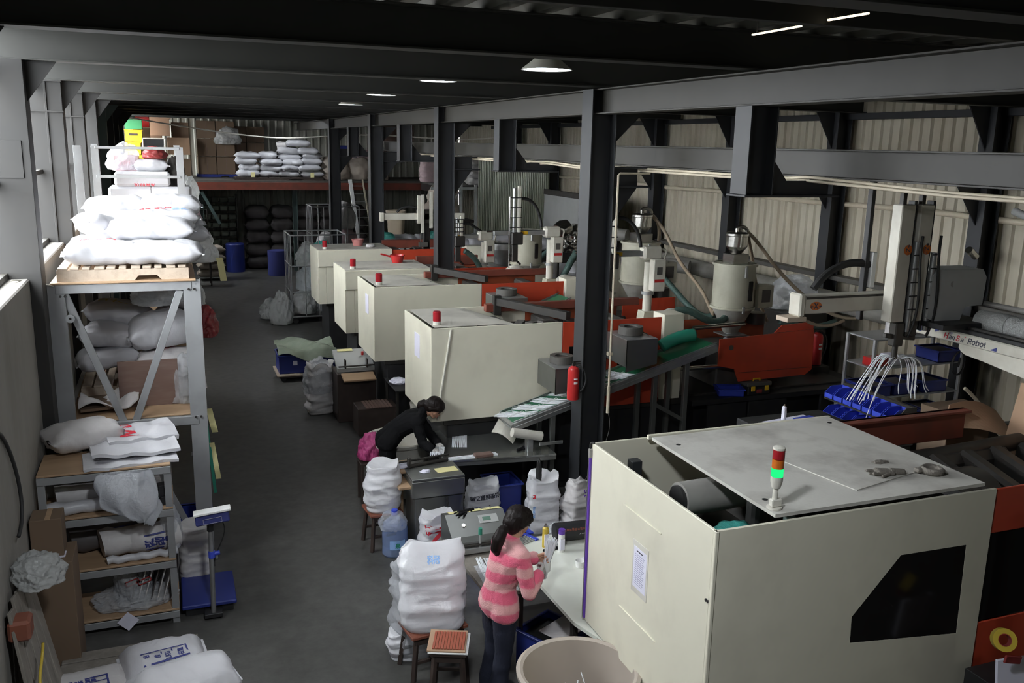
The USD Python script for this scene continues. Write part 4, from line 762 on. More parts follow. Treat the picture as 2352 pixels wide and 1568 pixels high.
# cartons on the mezzanine, left
CART = [('tan carton bright in the window light, upper one behind the tall rack', -.75, .15, 32.6, 33.3, 4.35, 4.9, 'carton'), ('flattened cartons lying on the bright upper carton', -.8, .2, 32.6, 33.4, 4.9, 5.0, 'carton'), ('lower tan carton left of the open box behind the rack', -1.0, -.1, 32.3, 33.2, 3.6, 4.35, 'carton'), ('lower tan carton right beside the tall rack top', .05, .75, 32.2, 33.1, 3.75, 4.3, 'carton'), ('dark carton right of the bright upper carton', .2, .75, 32.8, 33.5, 4.3, 4.8, 'carton_dim'),
        ('support carton low on the left of the mezzanine', -1.0, .75, 32.4, 33.2, 3.0, 3.6, 'carton_dim')]
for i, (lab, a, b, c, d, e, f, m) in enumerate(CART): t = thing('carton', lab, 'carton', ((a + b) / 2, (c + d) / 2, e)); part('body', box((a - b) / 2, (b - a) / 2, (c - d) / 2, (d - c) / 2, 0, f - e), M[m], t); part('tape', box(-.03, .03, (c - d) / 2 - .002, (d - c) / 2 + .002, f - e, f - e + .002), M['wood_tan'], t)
for r in range(3):
    for c in range(2):
        x = 1.0 + c * .62; z = 3.1 + r * .6
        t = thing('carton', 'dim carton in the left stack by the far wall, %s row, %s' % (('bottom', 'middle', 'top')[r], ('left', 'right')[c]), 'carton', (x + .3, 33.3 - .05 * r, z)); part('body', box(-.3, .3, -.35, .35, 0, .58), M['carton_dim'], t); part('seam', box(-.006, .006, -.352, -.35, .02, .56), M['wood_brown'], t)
for r in range(3):
    for c in range(2):
        x = 2.05 + c * .62; z = 3.1 + r * .55
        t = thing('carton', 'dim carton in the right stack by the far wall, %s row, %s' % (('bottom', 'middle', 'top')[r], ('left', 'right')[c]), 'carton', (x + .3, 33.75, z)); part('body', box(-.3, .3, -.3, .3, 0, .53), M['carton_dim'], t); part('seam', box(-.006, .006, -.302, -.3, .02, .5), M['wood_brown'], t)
pallet('blue pallet under the left stack of dim cartons', .95, 2.3, 32.9, 33.7, 3.0, 'blue', nb=6, h=.1)
solo('film_bag', 'clear film bag thrown over the left stack of dim cartons', 'film', moved(lump(.9, .5, .6, 131, 4), (2.0, 32.8, 4.1)), M['film_grey'], smooth=True)
for k in range(4):
    t = thing('plastic_crate', 'yellow plastic crate %s from the bottom behind the window columns' % ORD[k], 'crate', (-.97 + .06 * (k % 2), 30.75, 3.0 + .38 * k)); part('shell', crate(.5, .5, .37), M['yellow'], t); part('slot', box(-.12, .12, -.262, -.252, .2, .26), M['wood_dark'], t)
t = thing('plastic_crate', 'green plastic crate on top of the yellow ones', 'crate', (-.9, 30.8, 4.52)); part('shell', crate(.5, .5, .3), M['green_crate'], t)
t = thing('plastic_crate', 'red plastic crate stacked highest beside the green one', 'crate', (-.7, 31.7, 4.6)); part('shell', crate(.5, .5, .34), M['red'], t)
solo('support_box', 'carton stack under the red plastic crate', 'carton', box(-.95, -.45, 31.45, 31.95, 3.0, 4.59), M['carton_dim'])
solo('rope', 'pale cable sagging across the far end above the mezzanine', 'cable', hose([(-1.09, 28.5, 4.85), (.2, 29.6, 4.68), (2.4, 30.2, 4.42), (3.6, 30.2, 4.36), (5.6, 30.2, 4.5), (8.6, 29.0, 4.45), (10.33, 27.3, 4.6)], .022, 40), M['off_white'], smooth=True)
solo('trim_corner', 'pale vertical joint strip on the far wall above the sack stack', 'strip', box(4.24, 4.3, 34.2, 34.27, 3.0, 5.2), M['cladding_far'])
solo('dark_opening', 'dark reddish shutter high on the far wall right of the third middle column', 'shutter', box(7.4, 8.9, 34.2, 34.262, 3.6, 5.0), M['wood_brown'])
# dark stacks below the mezzanine
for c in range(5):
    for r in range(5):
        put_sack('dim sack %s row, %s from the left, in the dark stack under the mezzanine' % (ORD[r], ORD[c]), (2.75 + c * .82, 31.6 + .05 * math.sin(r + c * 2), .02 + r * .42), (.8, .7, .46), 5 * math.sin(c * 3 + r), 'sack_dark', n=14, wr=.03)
solo('drum', 'dark blue drum standing under the mezzanine', 'drum', lathe([(.0001, 0), (.3, 0), (.3, .9), (.28, .93), (.0001, .93)], (1.95, 30.9, 0), 20), M['blue'], smooth=30)
solo('drum', 'second dim blue drum under the mezzanine beside the sacks', 'drum', lathe([(.0001, 0), (.32, 0), (.32, .8), (.0001, .8)], (3.2, 29.8, 0), 20), M['ink_blue'], smooth=30)
for k in range(4): put_sack('dull sack %s from the bottom of the small stack near the wall below the mezzanine' % ORD[k], (1.1, 29.2, .1 + k * .24), (.8, .6, .27), 6 * k, 'sack_beige', n=16)
SR = thing('bin_rack', 'rack of small dark green bins under the mezzanine left end', 'rack', (1.55, 31.6, 0))
for x in (-.55, .55): part('post', box(x - .02, x + .02, -.2, .2, 0, 2.5), M['iron'], SR)
for r in range(7):
    part('shelf', box(-.55, .55, -.2, .2, .55 + r * .28, .565 + r * .28), M['iron'], SR)
    for c in range(4): part('bin', moved(crate(.22, .3, .16), (-.4 + c * .265, -.05, .566 + r * .28)), M['crate_dark'], SR)
for i, (x, mat, lab) in enumerate(((.35, 'sack_beige', 'yellowish'), (.6, 'red_dull', 'reddish'), (.8, 'sack_pink', 'pale pink'))):
    solo('coat', '%s garment hanging on a line under the mezzanine at the far left' % lab, 'garment', moved(upright(.24, .16, .85, 141 + i, top='gather', neck=.5), (x, 29.4, 1.3)), M[mat], smooth=True)
solo('clothes_line', 'clothes line carrying the hanging garments', 'line', cat(tube([(.1, 29.4, 2.14), (1.1, 29.4, 2.14)], .012), cyl((.12, 29.4, 0), (.12, 29.4, 2.16), .02), cyl((1.08, 29.4, 0), (1.08, 29.4, 2.16), .02)), M['iron'])
solo('bucket', 'pale bucket on a small table at the far end of the aisle', 'bucket', lathe([(.0001, 0), (.12, 0), (.15, .28), (.16, .28), (.16, .3), (.14, .3), (.11, .02), (.0001, .02)], (.55, 28.2, .86), 18), M['off_white'], smooth=30)
solo('small_table', 'small dark table carrying the pale bucket at the far end', 'table', cat(box(.25, 1.1, 27.9, 28.5, .82, .86), *[box(x - .02, x + .02, y - .02, y + .02, 0, .82) for x in (.3, 1.05) for y in (27.95, 28.45)]), M['wood_dark'])
# ladder, cages, barrel and white bags
t = thing('ladder', 'pale aluminium ladder leaning on the mezzanine between the middle columns', 'ladder', (5.9, 29.6, 0))
part('rail', bar((-.05, 0, .9), (-.2, .75, 3.05), .12, .05, (0, 1, 0)), M['white'], t); part('rail', bar((.42, 0, .9), (.22, .75, 3.05), .05, .05, (0, 1, 0)), M['pipe_cream'], t)
for k in range(8): q = (k + .6) / 8.4; part('rung', bar((-.05 - .15 * q, .75 * q, .9 + 2.15 * q), (.42 - .2 * q, .75 * q, .9 + 2.15 * q), .03), M['alu'], t)
solo('support_box', 'dark block on which the ladder stands', 'box', box(5.6, 6.6, 29.4, 29.9, 0, .89), M['wood_dark'])
def cage(lab, x, y, w, d, h, z0=.18):
    t = thing('cage_trolley', lab, 'trolley', (x, y, 0)); r = .016
    for a in (-w / 2, w / 2):
        for b in (-d / 2, d / 2): part('post', cyl((a, b, z0), (a, b, h), r), M['galv'], t)
    for z in (z0, h): part('ring', cat(cyl((-w / 2, -d / 2, z), (w / 2, -d / 2, z), r), cyl((-w / 2, d / 2, z), (w / 2, d / 2, z), r), cyl((-w / 2, -d / 2, z), (-w / 2, d / 2, z), r), cyl((w / 2, -d / 2, z), (w / 2, d / 2, z), r)), M['galv'], t)
    for k in (1, 2, 3):
        a = -w / 2 + w * k / 4; part('bar', cyl((a, -d / 2, z0), (a, -d / 2, h), .012), M['galv'], t); part('bar', cyl((a, d / 2, z0), (a, d / 2, h), .012), M['galv'], t); b = -d / 2 + d * k / 4; part('bar', cyl((-w / 2, b, z0), (-w / 2, b, h), .012), M['galv'], t)
    for z in (h * .36, h * .66): part('cross_bar', cyl((-w / 2, -d / 2, z), (w / 2, -d / 2, z), .012), M['galv'], t); part('cross_bar', cyl((-w / 2, -d / 2, z), (-w / 2, d / 2, z), .012), M['galv'], t)
    part('floor', box(-w / 2, w / 2, -d / 2, d / 2, z0 - .03, z0), M['iron'], t)
    for a in (-w / 2 + .08, w / 2 - .08):
        for b in (-d / 2 + .08, d / 2 - .08): part('wheel', moved(rot(lathe([(.0001, -.02), (.07, -.02), (.07, .02), (.0001, .02)], n=12), 90), (a, b, .075)), M['rubber'], t)
    return t
cage('tall steel cage trolley with film bags beside the farthest injection machine', 3.25, 22.0, 1.3, 1.15, 2.12)
for i, (x, y, z, mat, lab) in enumerate(((2.95, 21.8, .2, 'film_grey', 'lowest grey film bag'), (3.4, 22.1, .2, 'film', 'lowest pale film bag'), (3.05, 21.9, .75, 'film', 'middle pale film bag'), (3.4, 21.8, .8, 'film_teal', 'teal film bag'), (3.1, 22.1, 1.3, 'film_grey', 'upper grey film bag'), (3.4, 21.9, 1.35, 'film_teal', 'upper teal film bag'))):
    solo('film_bag', '%s inside the tall cage trolley' % lab, 'bag', moved(lump(.6, .6, .6, 151 + i, 4), (x, y, z)), M[mat], smooth=True)
for i, (x, y) in enumerate(((2.35, 21.6), (2.2, 22.4))): solo('film_bag', 'grey film bag on the floor outside the cage trolley, %s one' % ('nearer' if i == 0 else 'farther'), 'bag', moved(lump(.55, .6, .8 - .3 * i, 161 + i, 4), (x, y, 0)), M['film_grey'], smooth=True)
cage('second steel cage trolley farther back left of the ladder', 4.6, 27.4, 1.4, 1.1, 2.4)
for i, (x, z) in enumerate(((4.4, .2), (4.95, .2), (4.4, .8), (4.95, .95), (4.9, 1.7))): solo('sack', '%s lilac white sack inside the second cage trolley' % ORD[i], 'sack', moved(lump(.75, .8, .85, 171 + i, 3, .2), (x, 27.3, z)), M['sack_pink' if i % 2 else 'sack_dull'], smooth=True)
t = thing('barrel', 'big beige plastic barrel right of the third middle column', 'barrel', (5.62, 23.5, 1.7)); part('shell', lathe([(.0001, 0), (.2, 0), (.25, .78), (.27, .78), (.27, .84), (.25, .84), (.24, .8), (.19, .03), (.0001, .03)], n=28), M['barrel'], t, smooth=30)
solo('support_table', 'dark bench behind the farthest machine carrying bags and the beige barrel', 'bench', box(4.68, 9.6, 20.7, 24.6, 0, 1.69, .01), M['iron'])
rb = np.random.default_rng(3)
for i in range(13):
    x = 5.1 + (i % 7) * .68 + .3 * (i // 7); y = 20.9 + (i // 7) * .9 + .1 * rb.random()
    if 5.2 < x < 6.1 and y > 22.9: continue
    put_sack('white film sack %s in the %s row of the bench heap behind the machines' % (ORD[i % 7], 'front' if i < 7 else 'rear'), (x, y, 1.7 + .0), (.8, .7, .36 + .08 * rb.random()), 40 * rb.random() - 20, 'sack', n=18, wr=.04, ends=.3)
for i, (x, y, z) in enumerate(((6.1, 21.5, 1.98), (8.3, 21.2, 2.0), (4.9, 21.4, 1.98))): solo('film_bag', 'teal film corner on the white bench heap, %s one' % ('middle', 'right', 'left')[i], 'film', moved(lump(.4, .3, .2, 181 + i, 3), (x, y, z)), M['film_teal'], smooth=True)
for i in range(9):
    put_sack('white sack %s in the heap on the floor side between dryers' % ORD[i], (7.15 + .55 * (i % 3), 17.2 + .3 * (i // 3), .9 + .3 * (i // 3)), (.8, .6, .34), 30 * math.sin(i), 'sack', n=16, wr=.03)
solo('support_box', 'low dark platform under the white heap between the dryers', 'box', box(6.7, 8.7, 16.85, 18.3, 0, .89), M['iron'])
FR = thing('film_curtain', 'tall translucent greenish corrugated panel hung near the right wall', 'panel', (9.4, 25.4, 1.2))
for i in range(5): part('sheet', rot(corrugated(.62, 2.75, .0775, .02), 0, 0, -68, move=(-.35 + .23 * i, 1.45 - .575 * i, 0)), M['frp'], FR)
part('rail', bar((-.4, 1.5, 2.77), (.85, -1.5, 2.77), .05), M['iron'], FR)
t = thing('rack_frame', 'pale steel rack frame with a diagonal brace left of the translucent panel', 'rack', (7.9, 25.0, 0))
for x in (0, .45): part('post', box(x - .04, x + .04, -.04, .04, 0, 3.6 - x), M['robot_grey'], t)
part('brace', bar((0, -.03, 3.0), (-.9, -.03, 1.9), .08, .03), M['robot_grey'], t); part('top_beam', box(-.9, .45, -.03, .03, 3.0, 3.08), M['robot_grey'], t); part('shelf', box(-1.1, .45, 0, .9, 2.05, 2.12), M['iron'], t)
for i, (x, z) in enumerate(((7.0, 2.12), (7.45, 2.14), (7.2, 2.6))): loose('tan film wrapped sack on the rack frame shelf, %s of three' % ('left', 'right', 'top')[i], x + .2, 25.4, z, .8, .7, .6, 'sack_beige', 191 + i)
solo('white_board', 'large pale panel behind the middle dryer with a dark top edge', 'panel', cat(box(9.5, 9.54, 18.6, 22.6, 1.8, 3.02)), M['robot_grey'])
solo('panel_cap', 'dark edge strip on top of the large pale panel', 'strip', box(9.48, 9.56, 18.6, 22.6, 3.02, 3.16), M['iron'])
# ================================================================ injection moulding machines
def beacon(t, x, y, z, h=.15, r=.045):
    bb_ = part('beacon_base', lathe([(.0001, 0), (r, 0), (r, h * .28), (.0001, h * .28)], (x, y, z), 16), M['off_white'], t, smooth=30)
    part('beacon', lathe([(.0001, 0), (r, 0), (r, h * .68), (r * .85, h * .74), (.0001, h * .74)], (x, y, z + h * .28), 16), M['lamp_red'], bb_, smooth=30)

def platen_field(t, x0, x1, y0, y1, z, seed):
    """the dark castings seen from above between the guards"""
    rr = np.random.default_rng(seed); w = (y1 - y0)
    for y in (y0 + w * .2, y1 - w * .2): part('tie_bar', cyl((x0, y, z - .22), (x1, y, z - .22), .045, sides=12), M['iron'], t, smooth=30)
    for i, f in enumerate((.1, .42, .85)):
        x = x0 + (x1 - x0) * f; part('platen', box(x - .09, x + .09, y0 + .06, y1 - .06, z - .85, z - .12, .02), M['iron_dusty'], t)
    for i in range(3):
        x = x0 + (x1 - x0) * (.14 + .085 * i); part('toggle_link', bar((x, y0 + w * (.3 + .05 * i), z - .12), (x + .22, y0 + w * (.62 - .06 * i), z - .15), .1, .08), M['iron_dusty'], t)
    part('mould', box(x0 + (x1 - x0) * .55, x0 + (x1 - x0) * .72, y0 + w * .25, y1 - w * .25, z - .6, z - .16, .01), M['iron'], t)

def machine(label, y0, d, top, bot, xe, xo, xb, round_back=False, seed=0):
    """clamping end to the left at x = 2.78: cream guard to xe, orange door to xo, cream box to xb, injection end to the right"""
    t = thing('injection_moulding_machine', label, 'machine', (0, 0, 0)); x0, y1 = 2.78, y0 + d; th = .02
    part('base', box(3.0, 9.0, y0 + .08, y1 - .08, 0, bot - .08, .01), M['black'], t)
    for x in (3.2, 4.6, 6.0, 7.6, 8.8): part('foot', box(x - .1, x + .1, y0 + .02, y1 - .02, 0, .07), M['iron'], t)
    part('bed', box(2.95, 9.0, y0 + .06, y1 - .06, bot - .08, bot + .04, .01), M['iron'], t)
    part('front_guard', box(x0, xe, y0, y0 + th, bot, top, .006), M['cream'], t, label='cream front guard panel')
    part('end_panel', box(x0, x0 + th, y0 + th, y1 - th, bot, top, .006), M['cream'], t, label='cream end panel'); part('rear_guard', box(x0, xe, y1 - th, y1, bot, top, .006), M['cream'], t)
    dr_ = part('door', box(xe + .008, xo, y0 + .004, y0 + th, bot, top - .008, .004), M['orange'], t, label='orange sliding door')
    part('door_window', box(xe + .1, xe + .62, y0 - .002, y0 + .004, top - .6, top - .32, .002), M['smoke_pane'], dr_); part('door_window', box(xo - .62, xo - .12, y0 - .002, y0 + .004, top - .6, top - .32, .002), M['smoke_pane'], dr_)
    part('rear_door', box(xe, xo, y1 - th, y1, bot, top - .06, .004), M['orange_dirty'], t)
    part('platen_box', box(xo + .04, xb, y0 + .01, y0 + .3, top - .42, top + .02, .006), M['cream'], t); part('platen_box', box(xo + .04, xb, y0 + .02, y0 + .26, bot + .02, top - .55, .006), M['cream'], t)
    part('fixed_platen', box(xo - .02, xb - .05, y0 + .3, y1 - .1, bot - .1, top - .35, .02), M['iron_dusty'], t)
    return t, x0, y1

def guard_top(t, x0, xe, xo, y0, y1, top, curve=True):
    if curve:   # thin sheet lid, its right edge sagging inwards
        def f(u, v): return np.stack([x0 + .05 + u * (xe - x0) * (.62 - .18 * v), y0 + .03 + v * (y1 - y0 - .1), top + .008 - .02 * np.clip(u - .8, 0, 1) * 5], -1)
        part('lid', cloth(14, 8, f, .006), M['cream_top'], t)
    part('rear_rail', box(xe - .6, xo + .3, y1 - .12, y1 - .02, top - .06, top + .04, .004), M['rust_red'], t); part('cross_arm', bar((xe - .45, y1 - .1, top + .08), (xe + .1, y0 + .06, top + .06), .09, .1), M['iron'], t); part('arm_post', box(xe - .5, xe - .4, y1 - .16, y1 - .06, top - .1, top + .16), M['iron'], t)

def injection_end(t, xb, y0, y1, top, bot, zc):
    """barrel, rods and carriage; the hopper stands on the carriage at height zc"""
    ym = (y0 + y1) / 2; z = zc - .2
    part('barrel', cyl((xb - .1, ym, z), (xb + .75, ym, z), .13, sides=18), M['iron'], t, smooth=30)
    for y in (y0 + .16, y1 - .16): part('guide_rod', cyl((xb - .2, y, z), (xb + 1.9, y, z), .03), M['chrome'], t, smooth=30)
    part('carriage', box(xb + .7, xb + 1.75, y0 + .24, y1 - .24, bot + .04, zc, .02), M['iron_dusty'], t); part('motor', cyl((xb + 1.76, ym, z - .05), (xb + 2.2, ym, z - .05), .15, sides=20), M['iron'], t, smooth=30)

m2 = machine('cream and orange injection machine in the middle, with green conveyor before it', 9.9, 1.28, 2.18, 1.04, 4.46, 5.86, 6.2, seed=2)[0]
guard_top(m2, 2.78, 4.46, 5.86, 9.9, 11.18, 2.18); platen_field(m2, 3.7, 5.86, 9.9, 11.18, 2.18, 2); beacon(m2, 2.9, 10.08, 2.19, .16, .048); injection_end(m2, 6.2, 9.9, 11.18, 2.18, 1.04, 1.615)
part('notice', box(2.776, 2.78, 10.42, 10.66, 1.7, 2.0), M['paper'], m2, label='white notice sheet')
part('tape_strip', tube([(3.02, 9.895, 2.16), (2.98, 9.893, 1.9), (2.9, 9.893, 1.4), (2.86, 9.893, 1.06)], .014), M['off_white'], m2, label='cream cable strip'); part('service_table', box(6.3, 9.3, 9.75, 11.3, .98, 1.05, .004), M['black'], m2)
for x in (6.55, 7.2, 8.4): part('table_front', box(x - .0, x + .62, 9.76, 9.8, .1, .97, .004), M['black'], m2)
part('injection_cover', prism([(6.72, 1.48), (6.72, 1.84), (7.5, 1.87), (8.24, 1.9), (8.26, 1.33), (8.15, 1.26), (7.06, 1.24), (6.98, 1.42)], .02, 'y', 9.84), M['orange'], m2, label='orange injection cover'); part('injection_cover', prism([(7.6, 1.88), (7.72, 1.98), (8.24, 2.0), (8.24, 1.9)], .02, 'y', 9.86), M['orange'], m2)
part('cover_seam', box(7.05, 8.24, 9.834, 9.842, 1.36, 1.368), M['rust_red'], m2); part('cover_knob', cyl((6.9, 9.83, 1.72), (6.9, 9.86, 1.72), .035), M['chrome'], m2); part('rear_cover', box(6.75, 8.2, 10.9, 10.92, 1.3, 1.9), M['orange_dirty'], m2)
m3 = machine('cream and orange injection machine behind the one with the conveyor', 13.06, 1.25, 2.18, 1.04, 4.48, 5.88, 6.2, seed=3)[0]
guard_top(m3, 2.78, 4.48, 5.88, 13.06, 14.31, 2.18); platen_field(m3, 3.7, 5.88, 13.06, 14.31, 2.18, 3); beacon(m3, 2.9, 13.25, 2.19, .17, .052); injection_end(m3, 6.2, 13.06, 14.31, 2.18, 1.04, 1.445); part('notice', box(2.776, 2.78, 13.45, 13.68, 1.7, 2.0), M['paper'], m3)
part('injection_cover', box(6.9, 7.9, 12.95, 12.97, 1.3, 1.85), M['orange'], m3)
for nm, y0, d, lab in (('m4', 15.5, 1.14, 'fourth injection machine, smaller, with a red pan on its grey top'), ('m5', 18.55, 1.06, 'farthest injection machine at the back left, with a pink pot on top')):
    t = thing('injection_moulding_machine', lab, 'machine'); y1 = y0 + d; a, top, mid, bot = 2.79, 2.1, 1.75, .98
    part('base', box(3.0, 8.2, y0 + .08, y1 - .08, 0, bot - .06, .01), M['black'], t); part('bed', box(2.95, 8.2, y0 + .05, y1 - .05, bot - .06, bot + .05), M['iron'], t)
    g = [(y0 + .0, bot), (y0 + .0, mid), (y0 + .06, mid + .02), (y0 + .0, top - .0), (y1, top), (y1, bot)]
    part('front_guard', cat(box(a + .17, 4.35, y0, y0 + .02, bot, mid, .005), box(a, 4.35, y0 - .03, y0 + .02, mid + .008, top, .012)), M['cream'], t)
    part('end_panel', box(a, a + .02, y0, y1 - .02, bot, top, .006), M['cream'], t); part('corner_panel', box(a + .02, a + .166, y0, y0 + .02, bot, mid, .003), M['cream'], t); part('rear_guard', box(a, 4.35, y1 - .02, y1, bot, top), M['cream'], t)
    part('top_sheet', box(a + .01, 4.33, y0, y1, top, top + .012, .005), M['cream_top'], t); part('door', box(4.36, 6.6, y0 + .005, y0 + .03, 1.72, 2.08, .005), M['orange'], t); part('lower_door', box(4.36, 6.6, y0 + .03, y0 + .05, bot, 1.7, .005), M['orange_dirty'], t); part('rear_rail', box(4.36, 5.6, y1 - .06, y1, 2.0, 2.18), M['rust_red'], t)
    part('end_box', box(6.0, 6.6, y0, y0 + .3, 1.75, 2.12, .006), M['cream'], t); platen_field(t, 4.4, 6.1, y0, y1, 2.15, 5)
    part('bolt', cat(cyl((3.2, y0 - .004, 1.72), (3.2, y0 + .01, 1.72), .014), cyl((3.24, y0 - .004, 1.72), (3.24, y0 + .01, 1.72), .014)), M['rubber'], t); beacon(t, 2.96, y0 + .12, top + .012, .17, .05); part('barrel', cyl((6.0, y0 + d / 2, 1.5), (7.4, y0 + d / 2, 1.5), .13), M['iron'], t, smooth=30)
def pan(lab, x, y, z, mat, handle):
    t = thing('plastic_pot', lab, 'pot', (x, y, z)); part('bowl', lathe([(.0001, 0), (.1, 0), (.13, .13), (.14, .13), (.14, .14), (.12, .14), (.09, .02), (.0001, .02)], n=22), M[mat], t, smooth=30)
    if handle: part('handle', bar((-.12, 0, .11), (-.32, -.03, .17), .03), M[mat], t)
pan('red plastic pan with a handle on the fourth machine', 3.92, 16.3, 2.113, 'red', True); pan('pinkish plastic pot on top of the farthest machine', 3.75, 19.2, 2.113, 'pink_pot', False)
solo('paper_scrap', 'crumpled scrap on top of the farthest machine', 'paper', moved(lump(.2, .14, .07, 205, 3), (3.95, 18.85, 2.113)), M['sack_dull'], smooth=True)

# ---------------------------------------------------------------- the near machine
t = M1 = thing('injection_moulding_machine', 'large cream injection machine at the lower right, nearest, with an open top', 'machine')
part('front_guard', prism(Polygon([(2.78, .78), (4.9, .78), (4.9, 2.195), (2.78, 2.195)], [[(3.83, 1.3), (4.72, 1.2), (4.72, 1.21), (4.7, 1.835), (4.16, 1.845), (3.82, 1.48)][::-1]]), .022, 'y', 3.97), M['cream'], t, label='cream front guard panel')
part('window', prism([(3.81, 1.28), (4.74, 1.19), (4.72, 1.85), (4.15, 1.86), (3.8, 1.48)], .016, 'y', 3.9715), M['smoke_pane'], t, label='dark smoked window')
part('end_panel', box(2.78, 2.802, 3.995, 5.57, .78, 2.195, .005), M['cream'], t, label='cream end panel, bright in the window light'); part('corner_strip', box(2.776, 2.8, 3.966, 3.994, .78, 2.195, .004), M['cream'], t)
part('rear_guard', box(2.78, 4.85, 5.568, 5.59, .78, 2.195, .005), M['cream'], t)
for z, y in ((1.75, 4.02), (1.2, 4.02), (1.75, 4.0)): part('bolt', cyl((2.774, y, z), (2.782, y, z), .01), M['rubber'], t)
for z in (1.93, 1.18): part('pressed_line', bar((2.778, 5.05, z), (2.778, 4.55, z + .0), .012, .006), M['cream'], t)
nt_ = part('notice', box(2.776, 2.78, 4.71, 4.88, 1.42, 1.71), M['paper'], t, label='printed white notice sheet in a clear sleeve'); part('sleeve', box(2.777, 2.78, 4.69, 4.9, 1.38, 1.75, .001), M['off_white'], t)
part('print', cat(*[box(2.7745, 2.7762, 4.735 + .01 * (k % 3), 4.86, 1.66 - .015 * k, 1.664 - .015 * k, 0) for k in range(15)]), M['ink_grey'], nt_); part('print', box(2.7745, 2.7762, 4.76, 4.84, 1.683, 1.69, 0), M['ink'], nt_)
part('safety_strip', box(2.766, 2.78, 5.572, 5.592, .8, 2.08, .003), M['purple'], t, label='violet light strip'); part('strip_rail', box(2.762, 2.782, 5.592, 5.602, .79, 2.1), M['alu'], t); part('strip_plug', box(2.76, 2.785, 5.57, 5.6, 2.08, 2.15), M['pipe_grey'], t); part('strip_cord', hose([(2.77, 5.585, 2.15), (2.77, 5.57, 2.2), (2.78, 5.54, 2.205)], .006), M['rubber'], t, smooth=True)
part('lid', prism([(3.19, 3.99), (4.82, 3.995), (4.82, 5.5), (3.2, 5.45)], .022, 'z', 2.215), M['lid_dusty'], t, label='loose dusty lid plate'); part('lid_lip', box(3.2, 4.85, 5.5, 5.53, 2.2, 2.235), M['cream'], t)
for x, y in ((3.27, 4.2), (3.3, 5.25), (4.72, 5.36)): part('hole', cyl((x, y, 2.2375), (x, y, 2.2385), .018), M['rubber'], t)
part('lid_patch', prism([(3.8, 4.73), (3.91, 4.14), (4.53, 4.28), (4.36, 4.88)], .006, 'z', 2.2375), M['lid_dusty'], t)
part('base', box(2.95, 9.0, 4.05, 5.5, 0, .7, .01), M['black'], t); part('bed', box(2.9, 9.0, 4.0, 5.56, .7, .8, .01), M['iron'], t)
part('vent_pipe', cat(cyl((3.05, 4.8, 2.03), (4.2, 4.85, 2.03), .115, sides=24)), M['pipe_grey'], t, smooth=30); part('vent_pipe_mouth', cyl((3.03, 4.8, 2.03), (3.06, 4.8, 2.03), .095, sides=24), M['rubber'], t)
part('inner_frame', box(3.0, 3.08, 5.36, 5.44, .8, 2.1), M['steel_dark'], t); part('inner_frame', box(2.9, 4.85, 4.1, 4.18, 1.95, 2.02), M['steel_dark'], t); part('inner_box', box(2.95, 3.2, 5.3, 5.52, 1.5, 1.9), M['pipe_grey'], t); part('toggle_block', box(3.5, 4.5, 4.3, 5.3, .9, 1.9, .05), M['iron'], t)
part('plastic_cover', rot(lump(.5, .4, .3, 211, 3), 0, 0, 20, move=(3.15, 4.3, 1.75)), M['film_teal'], t, smooth=True); part('bracket', box(3.3, 3.36, 4.0, 4.06, 2.1, 2.19), M['galv'], t); part('cylinder', cyl((3.45, 4.5, 1.9), (3.45, 4.5, 2.1), .07), M['rubber'], t)
part('door', box(4.91, 6.6, 3.975, 3.995, 1.88, 2.19, .005), M['orange'], t, label='orange door band'); part('door_window', box(4.91, 6.6, 3.98, 3.99, 1.25, 1.88, .003), M['smoke_pane'], t); part('door', box(4.91, 6.6, 3.975, 3.995, .78, 1.24, .005), M['orange'], t)
part('rear_rail', cat(box(4.85, 6.25, 5.46, 5.5, 1.93, 2.19, .006), box(4.85, 6.25, 5.4, 5.5, 2.17, 2.19, .003)), M['rust_red'], t, label='dark red rear rail'); part('platen', box(5.05, 5.4, 4.1, 5.35, 1.0, 1.98, .05), M['iron'], t)
part('casting', cat(box(5.4, 6.4, 5.05, 5.35, 1.6, 1.95, .06), box(5.4, 6.4, 4.1, 4.35, 1.5, 1.85, .06), *[bar((5.45 + .32 * i, 4.3, 1.78), (5.6 + .32 * i, 5.15, 1.9), .13, .16, b=.04) for i in range(4)]), M['iron'], t); part('tie_bar', cyl((4.85, 5.2, 1.88), (6.6, 5.2, 1.95), .07, sides=16), M['iron'], t, smooth=30); part('tie_bar', cyl((4.85, 4.2, 1.85), (6.6, 4.2, 1.85), .07, sides=16), M['iron'], t, smooth=30)
part('hub', cyl((5.1, 4.7, 1.7), (5.6, 4.7, 1.7), .3, sides=24), M['iron'], t, smooth=30)
t = thing('tower_light', 'signal tower with red, amber and a lit green segment standing on the dusty lid', 'signal light', (3.24, 4.07, 2.238))
part('foot', cat(cyl((0, 0, 0), (0, 0, .012), .045), box(-.03, .04, -.02, .02, .012, .06, .006)), M['off_white'], t, smooth=30); part('pole', cyl((0, 0, .02), (0, 0, .14), .016), M['off_white'], t, smooth=30); part('collar', lathe([(.0001, .13), (.026, .13), (.036, .17), (.036, .2), (.0001, .2)], n=20), M['off_white'], t, smooth=30)
part('green_segment', lathe([(.0001, .2), (.035, .2), (.035, .248), (.0001, .248)], n=20), M['green_on'], t, smooth=30, label='lit green segment'); part('amber_segment', lathe([(.0001, .252), (.035, .252), (.035, .306), (.0001, .306)], n=20), M['amber'], t, smooth=30, label='amber segment'); part('red_segment', lathe([(.0001, .31), (.035, .31), (.035, .365), (.0001, .365)], n=20), M['lamp_red'], t, smooth=30, label='red segment'); part('cap', lathe([(.0001, .365), (.036, .365), (.036, .378), (.02, .386), (.0001, .386)], n=20), M['off_white'], t, smooth=30)
